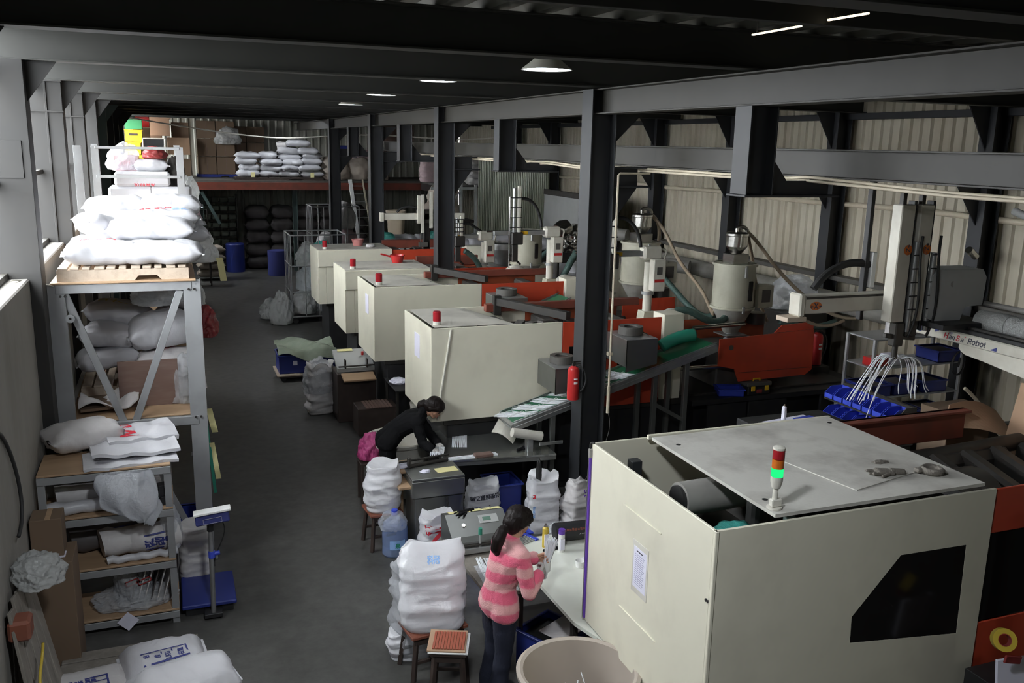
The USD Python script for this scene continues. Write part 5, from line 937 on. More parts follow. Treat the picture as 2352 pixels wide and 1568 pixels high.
# gloves on the lid
def glove_mesh(s=1.0, seed=1):
    B = [((0, 0, .012), .02, (.09, 0, .014), .026), ((0, -.025, .012), .016, (.09, -.025, .014), .02), ((0, .025, .012), .016, (.09, .025, .014), .02), ((-.08, 0, .012), .022, (0, 0, .012), .028)]
    for k in range(4): B.append(((.085, -.033 + .022 * k, .012), .011, (.16 - .012 * abs(k - 1.4), -.042 + .03 * k, .01 + .012 * (k % 2)), .009))
    B.append(((.03, .035, .012), .012, (.095, .075, .012), .01)); m = skin_hull(B, .008, 6); v = np.asarray(m.vertices); v[:, 2] = np.maximum(v[:, 2], 0.001); return trimesh.Trimesh(v * s, m.faces, process=False)
solo('work_glove', 'dirty grey work glove lying flat on the dusty lid', 'glove', moved(glove_mesh(1.0), (4.33, 4.3, 2.244), 165), M['glove_dirty'], smooth=True)
solo('rag', 'curled dirty glove at the right corner of the dusty lid', 'glove', moved(cat(rot(lathe([(.035, 0), (.07, .0), (.08, .03), (.06, .045), (.04, .03), (.035, 0)], n=20), 0, 0, 0), cbox((-.08, .03, .02), (.06, .05, .03), .01)), (4.62, 4.24, 2.2385)), M['glove_dirty'], smooth=True)
solo('grime_scrap', 'small scrap of oily rag behind the flat glove on the lid', 'rag', moved(lump(.13, .07, .02, 213, 3), (4.43, 4.5, 2.238)), M['glove_dirty'], smooth=True)

# ================================================================ hopper dryers
def dryer(label, x, y, z, s=1.0, loader=True, ctl=True, mat='dryer'):
    t = thing('hopper_dryer', label, 'hopper', (x, y, z)); r = .29 * s
    part('outlet', lathe([(.0001, 0), (.09 * s, 0), (.09 * s, .14 * s), (.0001, .14 * s)], n=18), M['galv'], t, smooth=30); part('flange', box(-.17 * s, .17 * s, -.17 * s, .17 * s, .1 * s, .12 * s), M['galv'], t)
    part('cone', lathe([(.1 * s, .13 * s), (.27 * s, .46 * s), (r, .5 * s)], n=28), M['lagging'], t, smooth=30); part('drum', lathe([(.0001, .5 * s), (r, .5 * s), (r, 1.12 * s), (.0001, 1.12 * s)], n=28), M[mat], t, smooth=30)
    for zz in (.49, 1.1): part('rim', lathe([(r, zz * s), (r + .025, zz * s), (r + .025, (zz + .03) * s), (r, (zz + .03) * s)], n=28), M[mat], t, smooth=30)
    part('sight_glass', box(.05 * s, .12 * s, -r - .008, -r + .03, .62 * s, .9 * s, .01), M['smoke_pane'], t); part('latch', box(-.04 * s, 0, -r - .03, -r, .95 * s, 1.12 * s, .006), M['galv'], t); part('latch', box(-.04 * s, 0, -r - .03, -r, .45 * s, .55 * s, .006), M['galv'], t)
    if loader:
        part('loader_box', box(-.13 * s, .13 * s, -.13 * s, .13 * s, 1.12 * s, 1.26 * s, .008), M['chrome'], t); part('loader', lathe([(.06 * s, 1.24 * s), (.15 * s, 1.36 * s), (.15 * s, 1.5 * s), (.16 * s, 1.51 * s), (.16 * s, 1.54 * s), (.13 * s, 1.56 * s), (.0001, 1.57 * s)], n=26), M['chrome'], t, smooth=30); part('loader_elbow', hose([(.0, 0, 1.55 * s), (.0, 0, 1.62 * s), (.08 * s, 0, 1.63 * s), (.16 * s, 0, 1.56 * s)], .026 * s), M['chrome'], t, smooth=True)
    if ctl: part('control_box', box(.36 * s, .62 * s, -.1, .1, .48 * s, .8 * s, .008), M['dryer'], t); part('control_panel', box(.42 * s, .56 * s, -.106, -.1, .56 * s, .74 * s, .002), M['iron_dusty'], t); part('blower', lathe([(.0001, -.08), (.13, -.08), (.13, .08), (.0001, .08)], (.42 * s, .0, .32 * s), 18), M['iron'], t, smooth=30); part('blower_pipe', hose([(.27 * s, 0, .78 * s), (.4 * s, 0, .76 * s), (.42 * s, 0, .5 * s)], .05), M['pipe_grey'], t, smooth=True)
    return t
dryer('tall cream hopper dryer with a steel loader nearest to the big robot', 7.4, 10.6, 1.62, 1.0)
dryer('cream hopper dryer with a steel loader just right of the nearest middle column', 7.6, 13.7, 1.45, 1.12)
dryer('beige hopper dryer without loader in front of the large pale panel', 5.95, 14.9, 1.75, .95, False, False)
t = thing('dryer_stand', 'grey steel stand under the beige dryer', 'stand', (5.95, 14.9, 0)); part('top', box(-.2, .2, -.2, .2, 1.7, 1.745), M['iron'], t)
for a in (-.17, .17):
    for b in (-.17, .17): part('leg', box(a - .025, a + .025, b - .025, b + .025, 0, 1.7), M['iron'], t)
t = thing('cone_hopper', 'small grey conical hopper by the second middle column', 'hopper', (6.05, 16.4, 1.7)); part('cone', lathe([(.05, 0), (.06, .1), (.28, .55), (.3, .62), (.31, .62), (.31, .73), (.0001, .73)], n=26), M['galv'], t, smooth=30); part('outlet', lathe([(.0001, -.66), (.06, -.66), (.06, 0), (.0001, 0)], n=14), M['galv'], t)
solo('granule_sack', 'open white sack lying across the conical hopper', 'sack', moved(sack(.85, .5, .16, 221, ends=.3, wr=.04), (6.15, 16.35, 2.43)), M['sack'], smooth=True)
t = thing('vacuum_loader', 'shiny steel loader drum tilted behind the beige dryer, with a torn foil hose', 'loader', (6.7, 15.2, 2.75)); part('support', cyl((0, 0, -2.75), (0, 0, .1), .03), M['iron'], t); part('drum', rot(lathe([(.0001, 0), (.16, 0), (.17, .12), (.12, .24), (.0001, .26)], n=24), 0, 60, 0), M['chrome'], t, smooth=30); part('foil_hose', lump(.45, .4, .5, 223, 4), M['chrome'], t, smooth=True)
stage.GetPrimAtPath(str(t.GetPath()) + '/foil_hose'); UsdGeom.Xformable(stage.GetPrimAtPath(str(t.GetPath()) + '/foil_hose')).AddTranslateOp().Set(Gf.Vec3d(.35, .1, -.4))
HO = [('long tan hose curving down from the loader behind the nearest middle column', 'hose_tan', .03, [(7.75, 13.7, 3.18), (7.95, 13.6, 2.95), (8.0, 13.2, 2.55), (7.9, 12.2, 2.1), (7.5, 11.2, 1.9), (7.35, 10.95, 2.0)]),
      ('tan hose falling straight from the same loader', 'hose_tan', .03, [(7.76, 13.7, 3.18), (7.98, 13.8, 3.0), (8.02, 13.9, 2.4), (8.0, 14.0, 1.8)]),
      ('tan hose sloping right from the nearest dryer loader', 'hose_tan', .026, [(7.56, 10.6, 3.18), (7.72, 10.6, 3.05), (8.0, 10.5, 2.7), (8.3, 10.3, 2.35), (8.7, 10.0, 2.05), (9.0, 9.9, 2.0)]),
      ('second tan hose dropping steeply behind the nearest dryer control box', 'hose_tan', .026, [(7.56, 10.62, 3.16), (7.75, 10.75, 2.9), (7.95, 10.8, 2.3), (8.1, 10.7, 1.85)]),
      ('dark green lagged hose lying before the nearest dryer', 'hose_green', .05, [(6.4, 10.55, 2.08), (6.6, 10.5, 2.12), (6.85, 10.45, 2.0), (7.1, 10.45, 1.95), (7.25, 10.5, 2.02)]),
      ('dark green lagged hose sagging between the two loader dryers', 'hose_green', .05, [(7.7, 13.3, 2.15), (7.9, 12.6, 1.8), (8.1, 12.2, 1.65), (8.4, 12.2, 1.9), (8.7, 12.2, 2.2)]),
      ('dark green lagged hose right of the nearest dryer', 'hose_green', .05, [(8.0, 10.3, 1.95), (8.4, 10.2, 1.85), (8.9, 10.2, 1.9)]),
      ('dark hose below the fourth machine robot head', 'hose_green', .05, [(5.1, 15.9, 2.35), (5.3, 15.9, 2.2), (5.45, 15.9, 1.9)]),
      ('dark hose rising behind the conical hopper', 'hose_green', .05, [(6.3, 15.9, 2.0), (6.6, 15.8, 2.2), (6.9, 15.8, 2.5)]),
      ('dark hose hanging left of the nearest middle column behind the third machine', 'hose_green', .06, [(6.4, 14.6, 1.7), (6.6, 14.6, 2.1), (6.8, 14.6, 2.45)]),
      ('cream elbow hose on the third machine before the beige dryer', 'off_white', .06, [(5.33, 14.2, 1.06), (5.35, 14.35, 1.8), (5.4, 14.4, 2.15), (5.55, 14.4, 2.22), (5.75, 14.5, 2.1), (5.9, 14.6, 2.0)]),
      ('cream elbow at the end of the green lagged hose before the nearest dryer', 'off_white', .06, [(6.22, 10.6, 1.75), (6.22, 10.58, 1.98), (6.3, 10.56, 2.07), (6.42, 10.55, 2.09)]),
      ('cream elbow hose left of the nearest middle column foot of the second robot', 'off_white', .06, [(6.2, 14.2, 1.07), (6.2, 14.15, 1.9), (6.3, 14.1, 2.05), (6.45, 14.1, 2.05)])]
for lab, m, r, p in HO: solo('hose', lab, 'hose', hose(p, r, 30, 10), M[m], smooth=True)
solo('chrome_rod', 'long shiny tie rod before the green lagged hose', 'rod', cyl((6.4, 10.0, 1.98), (7.2, 10.0, 2.0), .03), M['chrome'], smooth=30)

# ================================================================ take-out robots
def swing_robot(label, x, y, z, L=1.0, H=.9):
    """a small sprue picker: base post, rotating head, level arm to the left, upright air cylinder on it with a curved hose"""
    t = thing('sprue_picker', label, 'robot', (x, y, z))
    part('foot', cat(box(-.16, .16, -.14, .14, 0, .03), prism([(-.12, .03), (.12, .03), (.08, .3), (-.08, .3)], .18, 'y', -.09)), M['dryer'], t); part('column', cyl((0, 0, .28), (0, 0, .95), .06, sides=18), M['robot_white'], t, smooth=30); part('collar', cyl((0, 0, .52), (0, 0, .56), .085, sides=18), M['galv'], t, smooth=30)
    cb_ = part('control_box', box(-.02, .16, -.17, -.04, .58, 1.0, .012), M['robot_white'], t); part('warning_label', box(.0, .14, -.173, -.17, .7, .74), M['red'], cb_); part('label', box(.03, .11, -.173, -.17, .8, .9), M['iron_dusty'], cb_)
    part('head', box(-.12, .16, -.08, .08, .98, 1.16, .03), M['robot_white'], t); part('crank', hose([(.16, -.03, 1.12), (.22, -.05, 1.08), (.2, -.05, .98), (.25, -.06, .95)], .014), M['robot_white'], t, smooth=True)
    part('arm', box(-L, -.1, -.035, .035, 1.03, 1.1, .006), M['galv'], t); part('arm_rod', cyl((-L - .1, .04, 1.09), (-.1, .04, 1.09), .014), M['chrome'], t); part('arm_label', box(-.55, -.42, -.037, -.035, 1.04, 1.09), M['yellow'], t)
    xa = -L * .62; part('carriage', box(xa - .1, xa + .1, -.1, .08, .88, 1.08, .015), M['iron'], t); part('lift_cylinder', cyl((xa - .05, -.05, .95), (xa - .05, -.05, 1.06 + H), .026), M['galv'], t, smooth=30); part('lift_rail', box(xa + .01, xa + .06, -.08, -.02, 1.0, 1.1 + H, .004), M['robot_white'], t); part('lift_rod', cyl((xa - .12, -.04, .5), (xa - .12, -.04, 1.0 + H * .9), .012), M['chrome'], t)
    for k in range(4): part('clip', box(xa - .13, xa + .07, -.09, -.08, 1.15 + k * H * .22, 1.165 + k * H * .22), M['rubber'], t)
    part('gripper', cat(box(xa - .08, xa + .02, -.08, 0, .6, .88, .01), bar((xa - .1, -.04, .72), (xa + .08, -.04, .55), .03)), M['iron'], t); part('air_hose', hose([(xa + .06, -.03, 1.0 + H * .85), (xa + .22, -.03, 1.0 + H * .82), (xa + .4, -.02, 1.0 + H * .5), (xa + .44, -.02, 1.15)], .024, 20), M['rubber'], t, smooth=True)
    return t
swing_robot('sprue picker on the conveyor machine, right of the nearest middle column', 5.88, 10.35, 1.88, .95, .62)
swing_robot('sprue picker on the third machine before the large pale panel', 5.86, 13.62, 1.84, 1.0, .72)
swing_robot('sprue picker on the fourth machine beside the conical hopper', 5.5, 15.95, 1.55, .8, .35)
t = thing('takeout_robot', 'white beam robot with two uprights on the farthest machine', 'robot', (5.15, 18.9, 2.1))
part('beam', box(-.95, .9, -.05, .05, .58, .72, .01), M['robot_white'], t); part('end_cap', box(-.98, -.9, -.07, .07, .55, .74, .01), M['robot_white'], t)
for x, z0, z1 in ((-.06, .3, 1.12), (.13, .4, 1.18), (-.14, .5, 1.1), (.22, .5, 1.12)): part('upright', box(x - .035, x + .035, -.1, -.05, z0, z1, .006), M['robot_white'], t)
part('cross_head', box(-.18, .26, -.05, .04, .5, .8, .01), M['iron'], t); part('gripper', cat(cyl((-.04, -.06, -.08), (-.04, -.06, .35), .02), box(-.14, .06, -.1, -.02, -.0, .1), cyl((-.1, -.06, .1), (-.1, -.06, .3), .012)), M['iron_dusty'], t); part('support', box(.0, .12, .0, .1, -.1, .5), M['iron'], t); part('chain', hose([(-.6, .02, .74), (-.5, .02, .82), (-.3, .02, .86), (-.12, .0, .8)], .025), M['rubber'], t, smooth=True)
# the big robot at the right
t = RB = thing('takeout_robot', 'big cream beam robot at the right with lettering along its beam', 'robot', (0, 0, 0)); bx = 6.5
part('main_beam', box(bx, bx + .22, 3.2, 6.7, 2.655, 2.755, .01), M['robot_white'], t, label='cream main beam'); part('rail_bed', box(bx + .02, bx + .2, 3.2, 6.5, 2.755, 2.79), M['black'], t); part('rail', box(bx + .05, bx + .08, 3.2, 6.5, 2.79, 2.815), M['iron'], t)
part('foil_cover', cat(*[cyl((bx + .3, 3.2 + .16 * i, 2.84), (bx + .3, 3.36 + .16 * i, 2.84), .1 + .006 * (i % 2), sides=16) for i in range(17)]), M['film_grey'], t, smooth=30, label='wrinkled silver film sleeve'); part('back_rail', cyl((bx + .4, 3.2, 2.98), (bx + .4, 6.0, 2.98), .025), M['pipe_grey'], t)
part('boss', prism([(3.2, 2.3), (3.2, 2.655), (5.86, 2.655), (5.86, 2.62), (5.83, 2.59), (5.78, 2.57), (5.6, 2.555), (4.4, 2.42)], .2, 'x', bx + .01), M['robot_white'], t); part('pedestal', box(bx - .05, bx + .25, 3.35, 3.8, .8, 2.4, .01), M['robot_white'], t)
part('carriage', box(bx - .24, bx + .36, 5.82, 6.3, 2.79, 2.84), M['black'], t)
part('carriage_cover', rot(prism(Polygon([(0, .06), (.08, .03), (.32, .02), (.35, .12), (.38, .16), (.55, .17), (.56, .4), (.52, .46), (.06, .46), (.01, .42)]).buffer(.02), .26, 'y', -.13), 0, 0, -4, move=(bx - .21, 6.14, 2.82)), M['robot_grey'], t, label='pale grey carriage cover')
for x in (.0, .2): part('vent_spot', cyl((bx + x, 6.0, 3.17), (bx + x, 5.995, 3.17), .028), M['pipe_grey'], t)
part('cross_arm', box(5.05, bx, 6.22, 6.34, 2.92, 3.08, .01), M['robot_white'], t, label='cream cross arm'); part('arm_slot', box(5.1, 6.0, 6.215, 6.22, 3.05, 3.07), M['iron'], t); part('arm_end', box(5.02, 5.08, 6.2, 6.36, 2.9, 3.1, .02), M['robot_white'], t); part('arm_foot', box(4.9, 5.1, 6.2, 6.36, 2.86, 2.9), M['wood_pale'], t)
for i, (x0, x1) in enumerate(((5.87, 6.02), (6.08, 6.23))):
    part('upright', box(x0, x1, 6.04, 6.16, 2.84, 3.87, .008), M['robot_white'], t, label='cream upright'); part('upright_rail', box(x1, x1 + .03, 6.06, 6.14, 2.75, 3.9), M['black'], t); part('cylinder', cyl((x1 + .06, 6.05, 2.75), (x1 + .06, 6.05, 3.55 - .1 * i), .028), M['galv'], t, smooth=30)
    for k in range(5): part('clip', box(x1 + .01, x1 + .1, 6.015, 6.02, 2.95 + .12 * k, 2.96 + .12 * k), M['rubber'], t)
    part('cable', hose([(x1 + .09, 6.02, 3.6), (x1 + .07, 6.0, 3.4), (x1 + .1, 6.0, 3.0), (x1 + .05, 6.02, 2.7)], .012), M['rubber'], t, smooth=True); part('top_valve', box(x0 + .01, x0 + .05, 6.05, 6.1, 3.86, 4.0), M['iron'], t)
    part('axis_mark', on_plane(cat(letters('-Z+', .04, .001, True)), (x1 - .04, 6.038, 3.48 + .01 * i), (0, 0, 1), (-1, 0, 0)), M['ink'], t); part('axis_disc', on_plane(lathe([(.0001, 0), (.045, 0), (.045, .001), (.0001, .001)], n=18), (x1 - .04, 6.039, 3.48), (1, 0, 0), (0, 0, 1)), M['amber'], t)
part('axis_disc', on_plane(trimesh.Trimesh(np.asarray(lathe([(.0001, 0), (.05, 0), (.05, .001), (.0001, .001)], n=20).vertices) * (1.25, .75, 1), lathe([(.0001, 0), (.05, 0), (.05, .001), (.0001, .001)], n=20).faces, process=False), (5.2, 6.2185, 2.99), (1, 0, 0), (0, 0, 1)), M['amber'], t); part('axis_mark', on_plane(letters('+X-', .05, .001, True), (5.2, 6.217, 2.99), (1, 0, 0), (0, 0, 1)), M['ink'], t)
part('cable_chain', hose([(5.35, 6.45, 3.1), (5.5, 6.45, 3.24), (5.75, 6.45, 3.32), (5.95, 6.42, 3.3)], .035, 18), M['rubber'], t); part('air_hose', hose([(5.1, 6.25, 2.88), (5.35, 6.25, 2.8), (5.55, 6.25, 2.84)], .014), M['hose_tan'], t, smooth=True); part('chain_arm', box(5.92, 5.97, 6.38, 6.46, 3.1, 3.42), M['white'], t); part('gripper', cat(box(5.94, 6.04, 6.03, 6.12, 2.62, 2.84, .01), box(6.06, 6.2, 6.05, 6.13, 2.7, 2.84, .01), bar((5.86, 6.08, 2.72), (6.2, 6.08, 2.68), .04), cyl((6.0, 6.08, 2.5), (6.0, 6.08, 2.64), .025)), M['iron'], t)
part('column_back', box(5.86, 5.9, 6.4, 6.46, 2.8, 4.1), M['black'], t)
def side_text(s, h, y, z, mt, cjk=False, bold=True):
    q = letters(s, h, .001, bold, cjk); v = np.asarray(q.vertices).copy(); v[:, 0] += v[:, 1] * .2
    part('lettering', on_plane(trimesh.Trimesh(v, q.faces, process=False), (bx - .001, y, z), (0, -1, 0), (0, 0, 1)), M[mt], t)
for s_, h_, y_, m_ in (('H', .05, 6.0, 'ink_red'), ('an', .044, 5.935, 'ink'), ('S', .05, 5.868, 'ink_red'), ('a', .044, 5.822, 'ink'), ('Robot', .05, 5.665, 'ink')): side_text(s_, h_, y_, 2.702 - (.003 if h_ < .05 else 0), m_)
side_text('汉萨', .02, 5.95, 2.735, 'ink_grey', True); side_text('®', .012, 5.79, 2.725, 'ink_red', True)
part('lettering', prism([(6.13, 2.745), (6.05, 2.745), (6.13, 2.71)], .001, 'x', bx - .002), M['ink_blue'], t); part('lettering', prism([(5.46, 2.67), (5.53, 2.67), (5.46, 2.705)], .001, 'x', bx - .002), M['ink_blue'], t); part('warning_label', box(bx - .002, bx, 6.29, 6.32, 2.68, 2.74), M['ink_blue'], t); part('warning_label', box(bx - .003, bx, 6.293, 6.317, 2.71, 2.735), M['amber'], t)
# ================================================================ conveyor before the middle machine
def conveyor(label, x0, z0, x1, z1, y0, y1, leg_x, legs=True):
    t = thing('belt_conveyor', label, 'conveyor', (0, 0, 0)); d = np.array([x1 - x0, 0, z1 - z0]); n = np.array([-(z1 - z0), 0, x1 - x0]) / np.linalg.norm(d)
    part('belt', bar((x0, (y0 + y1) / 2, z0), (x1, (y0 + y1) / 2, z1), y1 - y0 - .06, .012, n), M['belt'], t, label='green belt')
    for y, k in ((y0, 1), (y1, -1)): part('side_rail', cat(bar((x0, y, z0 - .03), (x1, y, z1 - .03), .03, .1, n), bar((x0, y + .014 * k, z0 + .03), (x1, y + .014 * k, z1 + .03), .012, .012, n), bar((x0, y - .017 * k, z0 - .03), (x1, y - .017 * k, z1 - .03), .006, .012, n)), M['alu'], t)
    part('end_roller', cyl((x0, y0, z0 - .03), (x0, y1, z0 - .03), .04), M['alu'], t)
    if legs:
        for x in leg_x:
            z = z0 + (z1 - z0) * (x - x0) / (x1 - x0) - .08
            for y in (y0 + .03, y1 - .03): part('leg', box(x - .03, x + .03, y - .03, y + .03, 0, z, .004), M['stainless'], t)
            part('leg_tie', bar((x, y0, .25), (x, y1, .25), .04), M['stainless'], t)
        part('leg_brace', bar((leg_x[-2], y0 + .03, 1.2), (leg_x[-1], y0 + .03, .95), .05), M['stainless'], t)
    return t
cvy = conveyor('long sloping conveyor with a green belt in front of the middle machine', 3.62, 1.11, 6.33, 1.9, 9.32, 9.8, (4.12, 5.48, 5.92))
part('belt_guard', cyl((3.55, 9.2, 1.06), (3.92, 9.2, .98), .055), M['off_white'], cvy, smooth=30, label='white rounded roller guard'); part('slotted_arm', cat(box(3.9, 4.2, 9.2, 9.215, .86, .9), box(3.75, 3.82, 9.2, 9.3, .7, 1.0)), M['alu'], cvy)
part('motor', hose([(5.75, 9.7, 1.84), (5.95, 9.68, 1.93), (6.2, 9.66, 1.97)], .085), M['teal'], cvy, smooth=True, label='green rounded drive cover')
def slope(x): return 1.11 + .79 * (x - 3.62) / 2.71
def tie_pad(lab, c, L, W, rz, ry, n=22, seed=0, rail=True, mat='tie_white', curl=.04):
    rr = np.random.default_rng(seed); t = thing('cable_tie_sheet', lab, 'cable ties', c, 0); out = []
    for i in range(n):
        y = -W / 2 + W * (i + .5) / n; e = .006 * rr.standard_normal(); cz = curl * rr.random() * (i / n) ** 3
        for s in (-1, 1): out.append(bar((s * .006, y, .004), (s * L / 2, y + e * .6, .005 + cz), W / n * .8, .003, b=0))
    T = lambda m: rot(m, 0, ry, 0) if True else m
    part('ties', T(rot(cat(out), 0, 0, rz)), M[mat], t, kind='stuff')
    if rail: part('runner', T(rot(cat(box(-.012, -.006, -W / 2 - .02, W / 2 + .02, .002, .012, 0), box(.006, .012, -W / 2 - .02, W / 2 + .02, .002, .012, 0)), 0, 0, rz)), M['tie_white'], t); part('sprue', T(rot(tube([(0, -.02, .008), (-.01, -.02, .07)], .004, 5), 0, 0, rz)), M['tie_white'], t)
    return t
RYC = -math.degrees(math.atan2(.79, 2.71))
def belt_sheet(lab, s0, seed, n=20, L=.46, W=.17, ang=-55):
    """one moulded sheet of ties on the sloping belt: strips side by side with a double runner across them"""
    rr = np.random.default_rng(seed); t = thing('cable_tie_sheet', lab, 'cable ties', (3.62, 9.56, 1.11)); out = []
    ca_, sa_ = math.cos(math.radians(ang)), math.sin(math.radians(ang)); T = lambda m: rot(m, 0, RYC, 0)
    for i in range(n):
        o = s0 + W * (i + .5) / n; b = .012 * rr.standard_normal() + .05 * max(0, .15 - i / n); l2 = L / 2 * (1 + .05 * rr.standard_normal())
        for sg in (-1, 1): out.append(bar((o + sg * .008 * ca_, sg * .008 * sa_, .012), (o + sg * l2 * ca_ + b, sg * l2 * sa_, .012 + .02 * rr.random()), .0062, .003, b=0))
    part('ties', T(cat(out)), M['tie_white'], t, kind='stuff')
    part('runner', T(bar((s0 - .02, .016, .017), (s0 + W + .02, .016, .017), .006, .005)), M['white'], t); part('runner', T(bar((s0 - .02, -.016, .017), (s0 + W + .02, -.016, .017), .006, .005)), M['white'], t); part('sprue', T(tube([(s0 + W * .4, 0, .015), (s0 + W * .38, .01, .07)], .004, 5)), M['tie_white'], t)
for i, (s0, an) in enumerate(((.03, -50), (.26, -55), (.49, -58), (.74, -55), (1.0, -50), (1.22, -30), (1.42, -70))):
    belt_sheet('sheet of white cable ties on the green belt, %s from its low end' % ORD[i], s0, i, ang=an)
def hood(lab, x, y0, y1, zt, zb, zf, w=.42):
    t = thing('chute_hood', lab, 'hood', (x, (y0 + y1) / 2, 0)); d = (y1 - y0) / 2
    part('top_plate', rot(cbox((0, 0, zt), (w, 2 * d, .012), .002), 0, 0, 0), M['galv'], t); part('front_plate', prism([(-w / 2, zf), (w / 2, zf + .08), (w / 2, zt), (-w / 2, zt)], .008, 'y', -d), M['stainless'], t); part('side_plate', box(-w / 2, -w / 2 + .008, -d, d, zb, zt, .001), M['stainless'], t); part('back_plate', box(-w / 2, w / 2, d - .008, d, zb, zt, .001), M['stainless'], t)
    return t
hood('grey sheet metal hood over the belt carrying a dark coil, upper one', 5.22, 9.24, 9.82, 2.05, 1.72, 1.66); hood('grey sheet metal hood over the belt behind the fire extinguisher', 4.32, 9.28, 9.82, 1.75, 1.45, 1.44)
def coil(lab, c, r, h, rx=0, ry=0):
    t = thing('wire_coil', lab, 'coil', c); m = lathe([(r * .55, 0), (r, 0), (r * 1.02, h * .3), (r, h), (r * .55, h * .96), (r * .55, 0)], n=28); part('coil', rot(m, rx, ry, 0), M['iron_dusty'], t, smooth=30); part('core', rot(lathe([(.0001, .005), (r * .55, .005), (r * .55, h * .8), (.0001, h * .8)], n=20), rx, ry, 0), M['iron'], t); part('loose_end', rot(hose([(r, -.02, .02), (r * 1.1, -.12, .01), (r * .9, -.2, .01)], .006), rx, ry), M['iron_dusty'], t)
coil('dark dusty coil lying on the upper hood of the conveyor', (5.22, 9.55, 2.06), .15, .1); coil('dark dusty coil lying on the hood behind the fire extinguisher', (4.3, 9.55, 1.76), .14, .09)
c2 = conveyor('second green conveyor behind, before the third machine', 3.9, 1.3, 5.7, 2.0, 12.35, 12.85, (4.4, 5.2, 5.5)); hood('pale sheet metal hood on the second conveyor', 4.72, 12.3, 12.9, 2.06, 1.75, 1.75, .46); coil('dark coil on the hood of the second conveyor', (4.72, 12.6, 2.07), .16, .1)
# fire extinguishers
def extinguisher(lab, x, y, z, s=1.0):
    t = thing('fire_extinguisher', lab, 'fire extinguisher', (x, y, z)); r = .068 * s
    part('body', lathe([(.0001, 0), (r, .0), (r, .33 * s), (r * .8, .37 * s), (r * .35, .39 * s), (.0001, .39 * s)], n=22), M['red'], t, smooth=30); part('valve', cat(box(-.02, .02, -.015, .015, .39 * s, .43 * s), box(-.01, .09, -.01, .01, .43 * s, .445 * s), box(-.01, .08, -.01, .01, .405 * s, .415 * s)), M['iron'], t)
    part('hose', hose([(.02, -.02, .4 * s), (.1, -.05, .35 * s), (.13, -.06, .22 * s), (.06, -.07, .1 * s)], .011), M['rubber'], t, smooth=True)
    for zz, h in ((.19, .025), (.24, .018)): part('label', arc_strip(r + .0012, zz * s, (zz + h) * s, -1.9, -1.2), M['white'], t)
    return t
extinguisher('red fire extinguisher hung on the left face of the nearest middle column', 4.2, 8.98, 1.47)
extinguisher('red fire extinguisher at the right end of the orange injection cover', 8.95, 10.6, 1.18, 1.25); solo('stand', 'dark post box carrying the right fire extinguisher', 'stand', box(8.8, 9.1, 10.45, 10.75, 1.06, 1.17), M['iron'])

# ================================================================ the packing place in the middle
t = MT = thing('packing_table', 'grey sheet metal table before the middle machine where the worker in black bends', 'table')
part('top', prism([(2.7, 9.2), (4.05, 9.05), (4.05, 9.9), (3.6, 10.5), (2.86, 10.25)], .03, 'z', .77), M['table_metal'], t); part('fold', prism([(2.7, 9.2), (4.05, 9.05), (4.05, 9.06), (2.7, 9.21)], .05, 'z', .73), M['stainless'], t); part('edge', bar((2.72, 9.2, .82), (2.86, 10.25, .82), .012, .05), M['stainless'], t)
for x, y in ((2.8, 9.3), (3.95, 9.15), (3.95, 9.8), (2.95, 10.1)): part('leg', box(x - .025, x + .025, y - .025, y + .025, 0, .77), M['iron'], t)
tie_pad('neat pad of white cable ties lying on the sheet metal table', (3.13, 9.88, .802), .62, .18, 72, 0, 26, 31, rail=False, curl=.0)
tie_pad('short pad of white ties at the worker in black hands', (2.72, 9.42, .842), .3, .16, 70, 0, 22, 32, rail=False, curl=.0)
t = thing('wrapped_bundle', 'thin bundle of white ties with a dark band at the table front edge', 'bundle', (3.1, 9.22, .80)); part('ties', cat(*[cyl((-.3, .02 * k - .03, .005 + .008 * (k % 2)), (.28, .02 * k - .02, .005 + .008 * (k % 2)), .008) for k in range(4)]), M['tie_white'], t); part('band', box(.0, .22, -.05, .05, .0, .04, .008), M['wood_brown'], t)
solo('card_sheet', 'stained pale card bent and leaning on the table under the belt end', 'card', cloth(10, 8, lambda u, v: np.stack([3.45 + .22 * u + .2 * v, 9.62 + .28 * u - .2 * v + .0, .84 + .12 * u + .04 * np.sin(v * 3.1) + .1 * (1 - v)], -1), .006), M['off_white'])
solo('work_glove', 'black glove lying at the right of the sheet metal table', 'glove', moved(glove_mesh(.8), (3.72, 9.3, .802), 20), M['knit_black'], smooth=True)
t = thing('sealing_machine', 'tall grey cabinet sealing machine in front of the sheet metal table', 'machine', (2.47, 8.8, 0)); 
part('cabinet', box(-.2, .34, -.1, .32, 0, .6, .01), M['stainless'], t); part('upper_box', box(-.24, .34, -.14, .3, .61, .8, .008), M['stainless'], t); part('top_plate', box(-.24, .34, -.14, .32, .8, .83, .006), M['stainless'], t); part('side_tray', cbox((-.3, .1, .72), (.14, .36, .03), rz=0), M['wood_tan'], t); part('latch', box(.13, .15, -.16, -.14, .5, .6), M['rubber'], t); part('cord', hose([(.14, -.16, .55), (.16, -.17, .4), (.13, -.15, .2)], .01), M['rubber'], t); part('jaw', cat(cyl((-.3, .24, .9), (.3, .34, .9), .012), box(-.2, -.17, .2, .26, .83, .95), cyl((-.2, .22, .85), (.28, .32, .85), .02)), M['iron'], t); part('knob', cyl((0, -.145, .25), (0, -.11, .25), .014), M['rubber'], t)
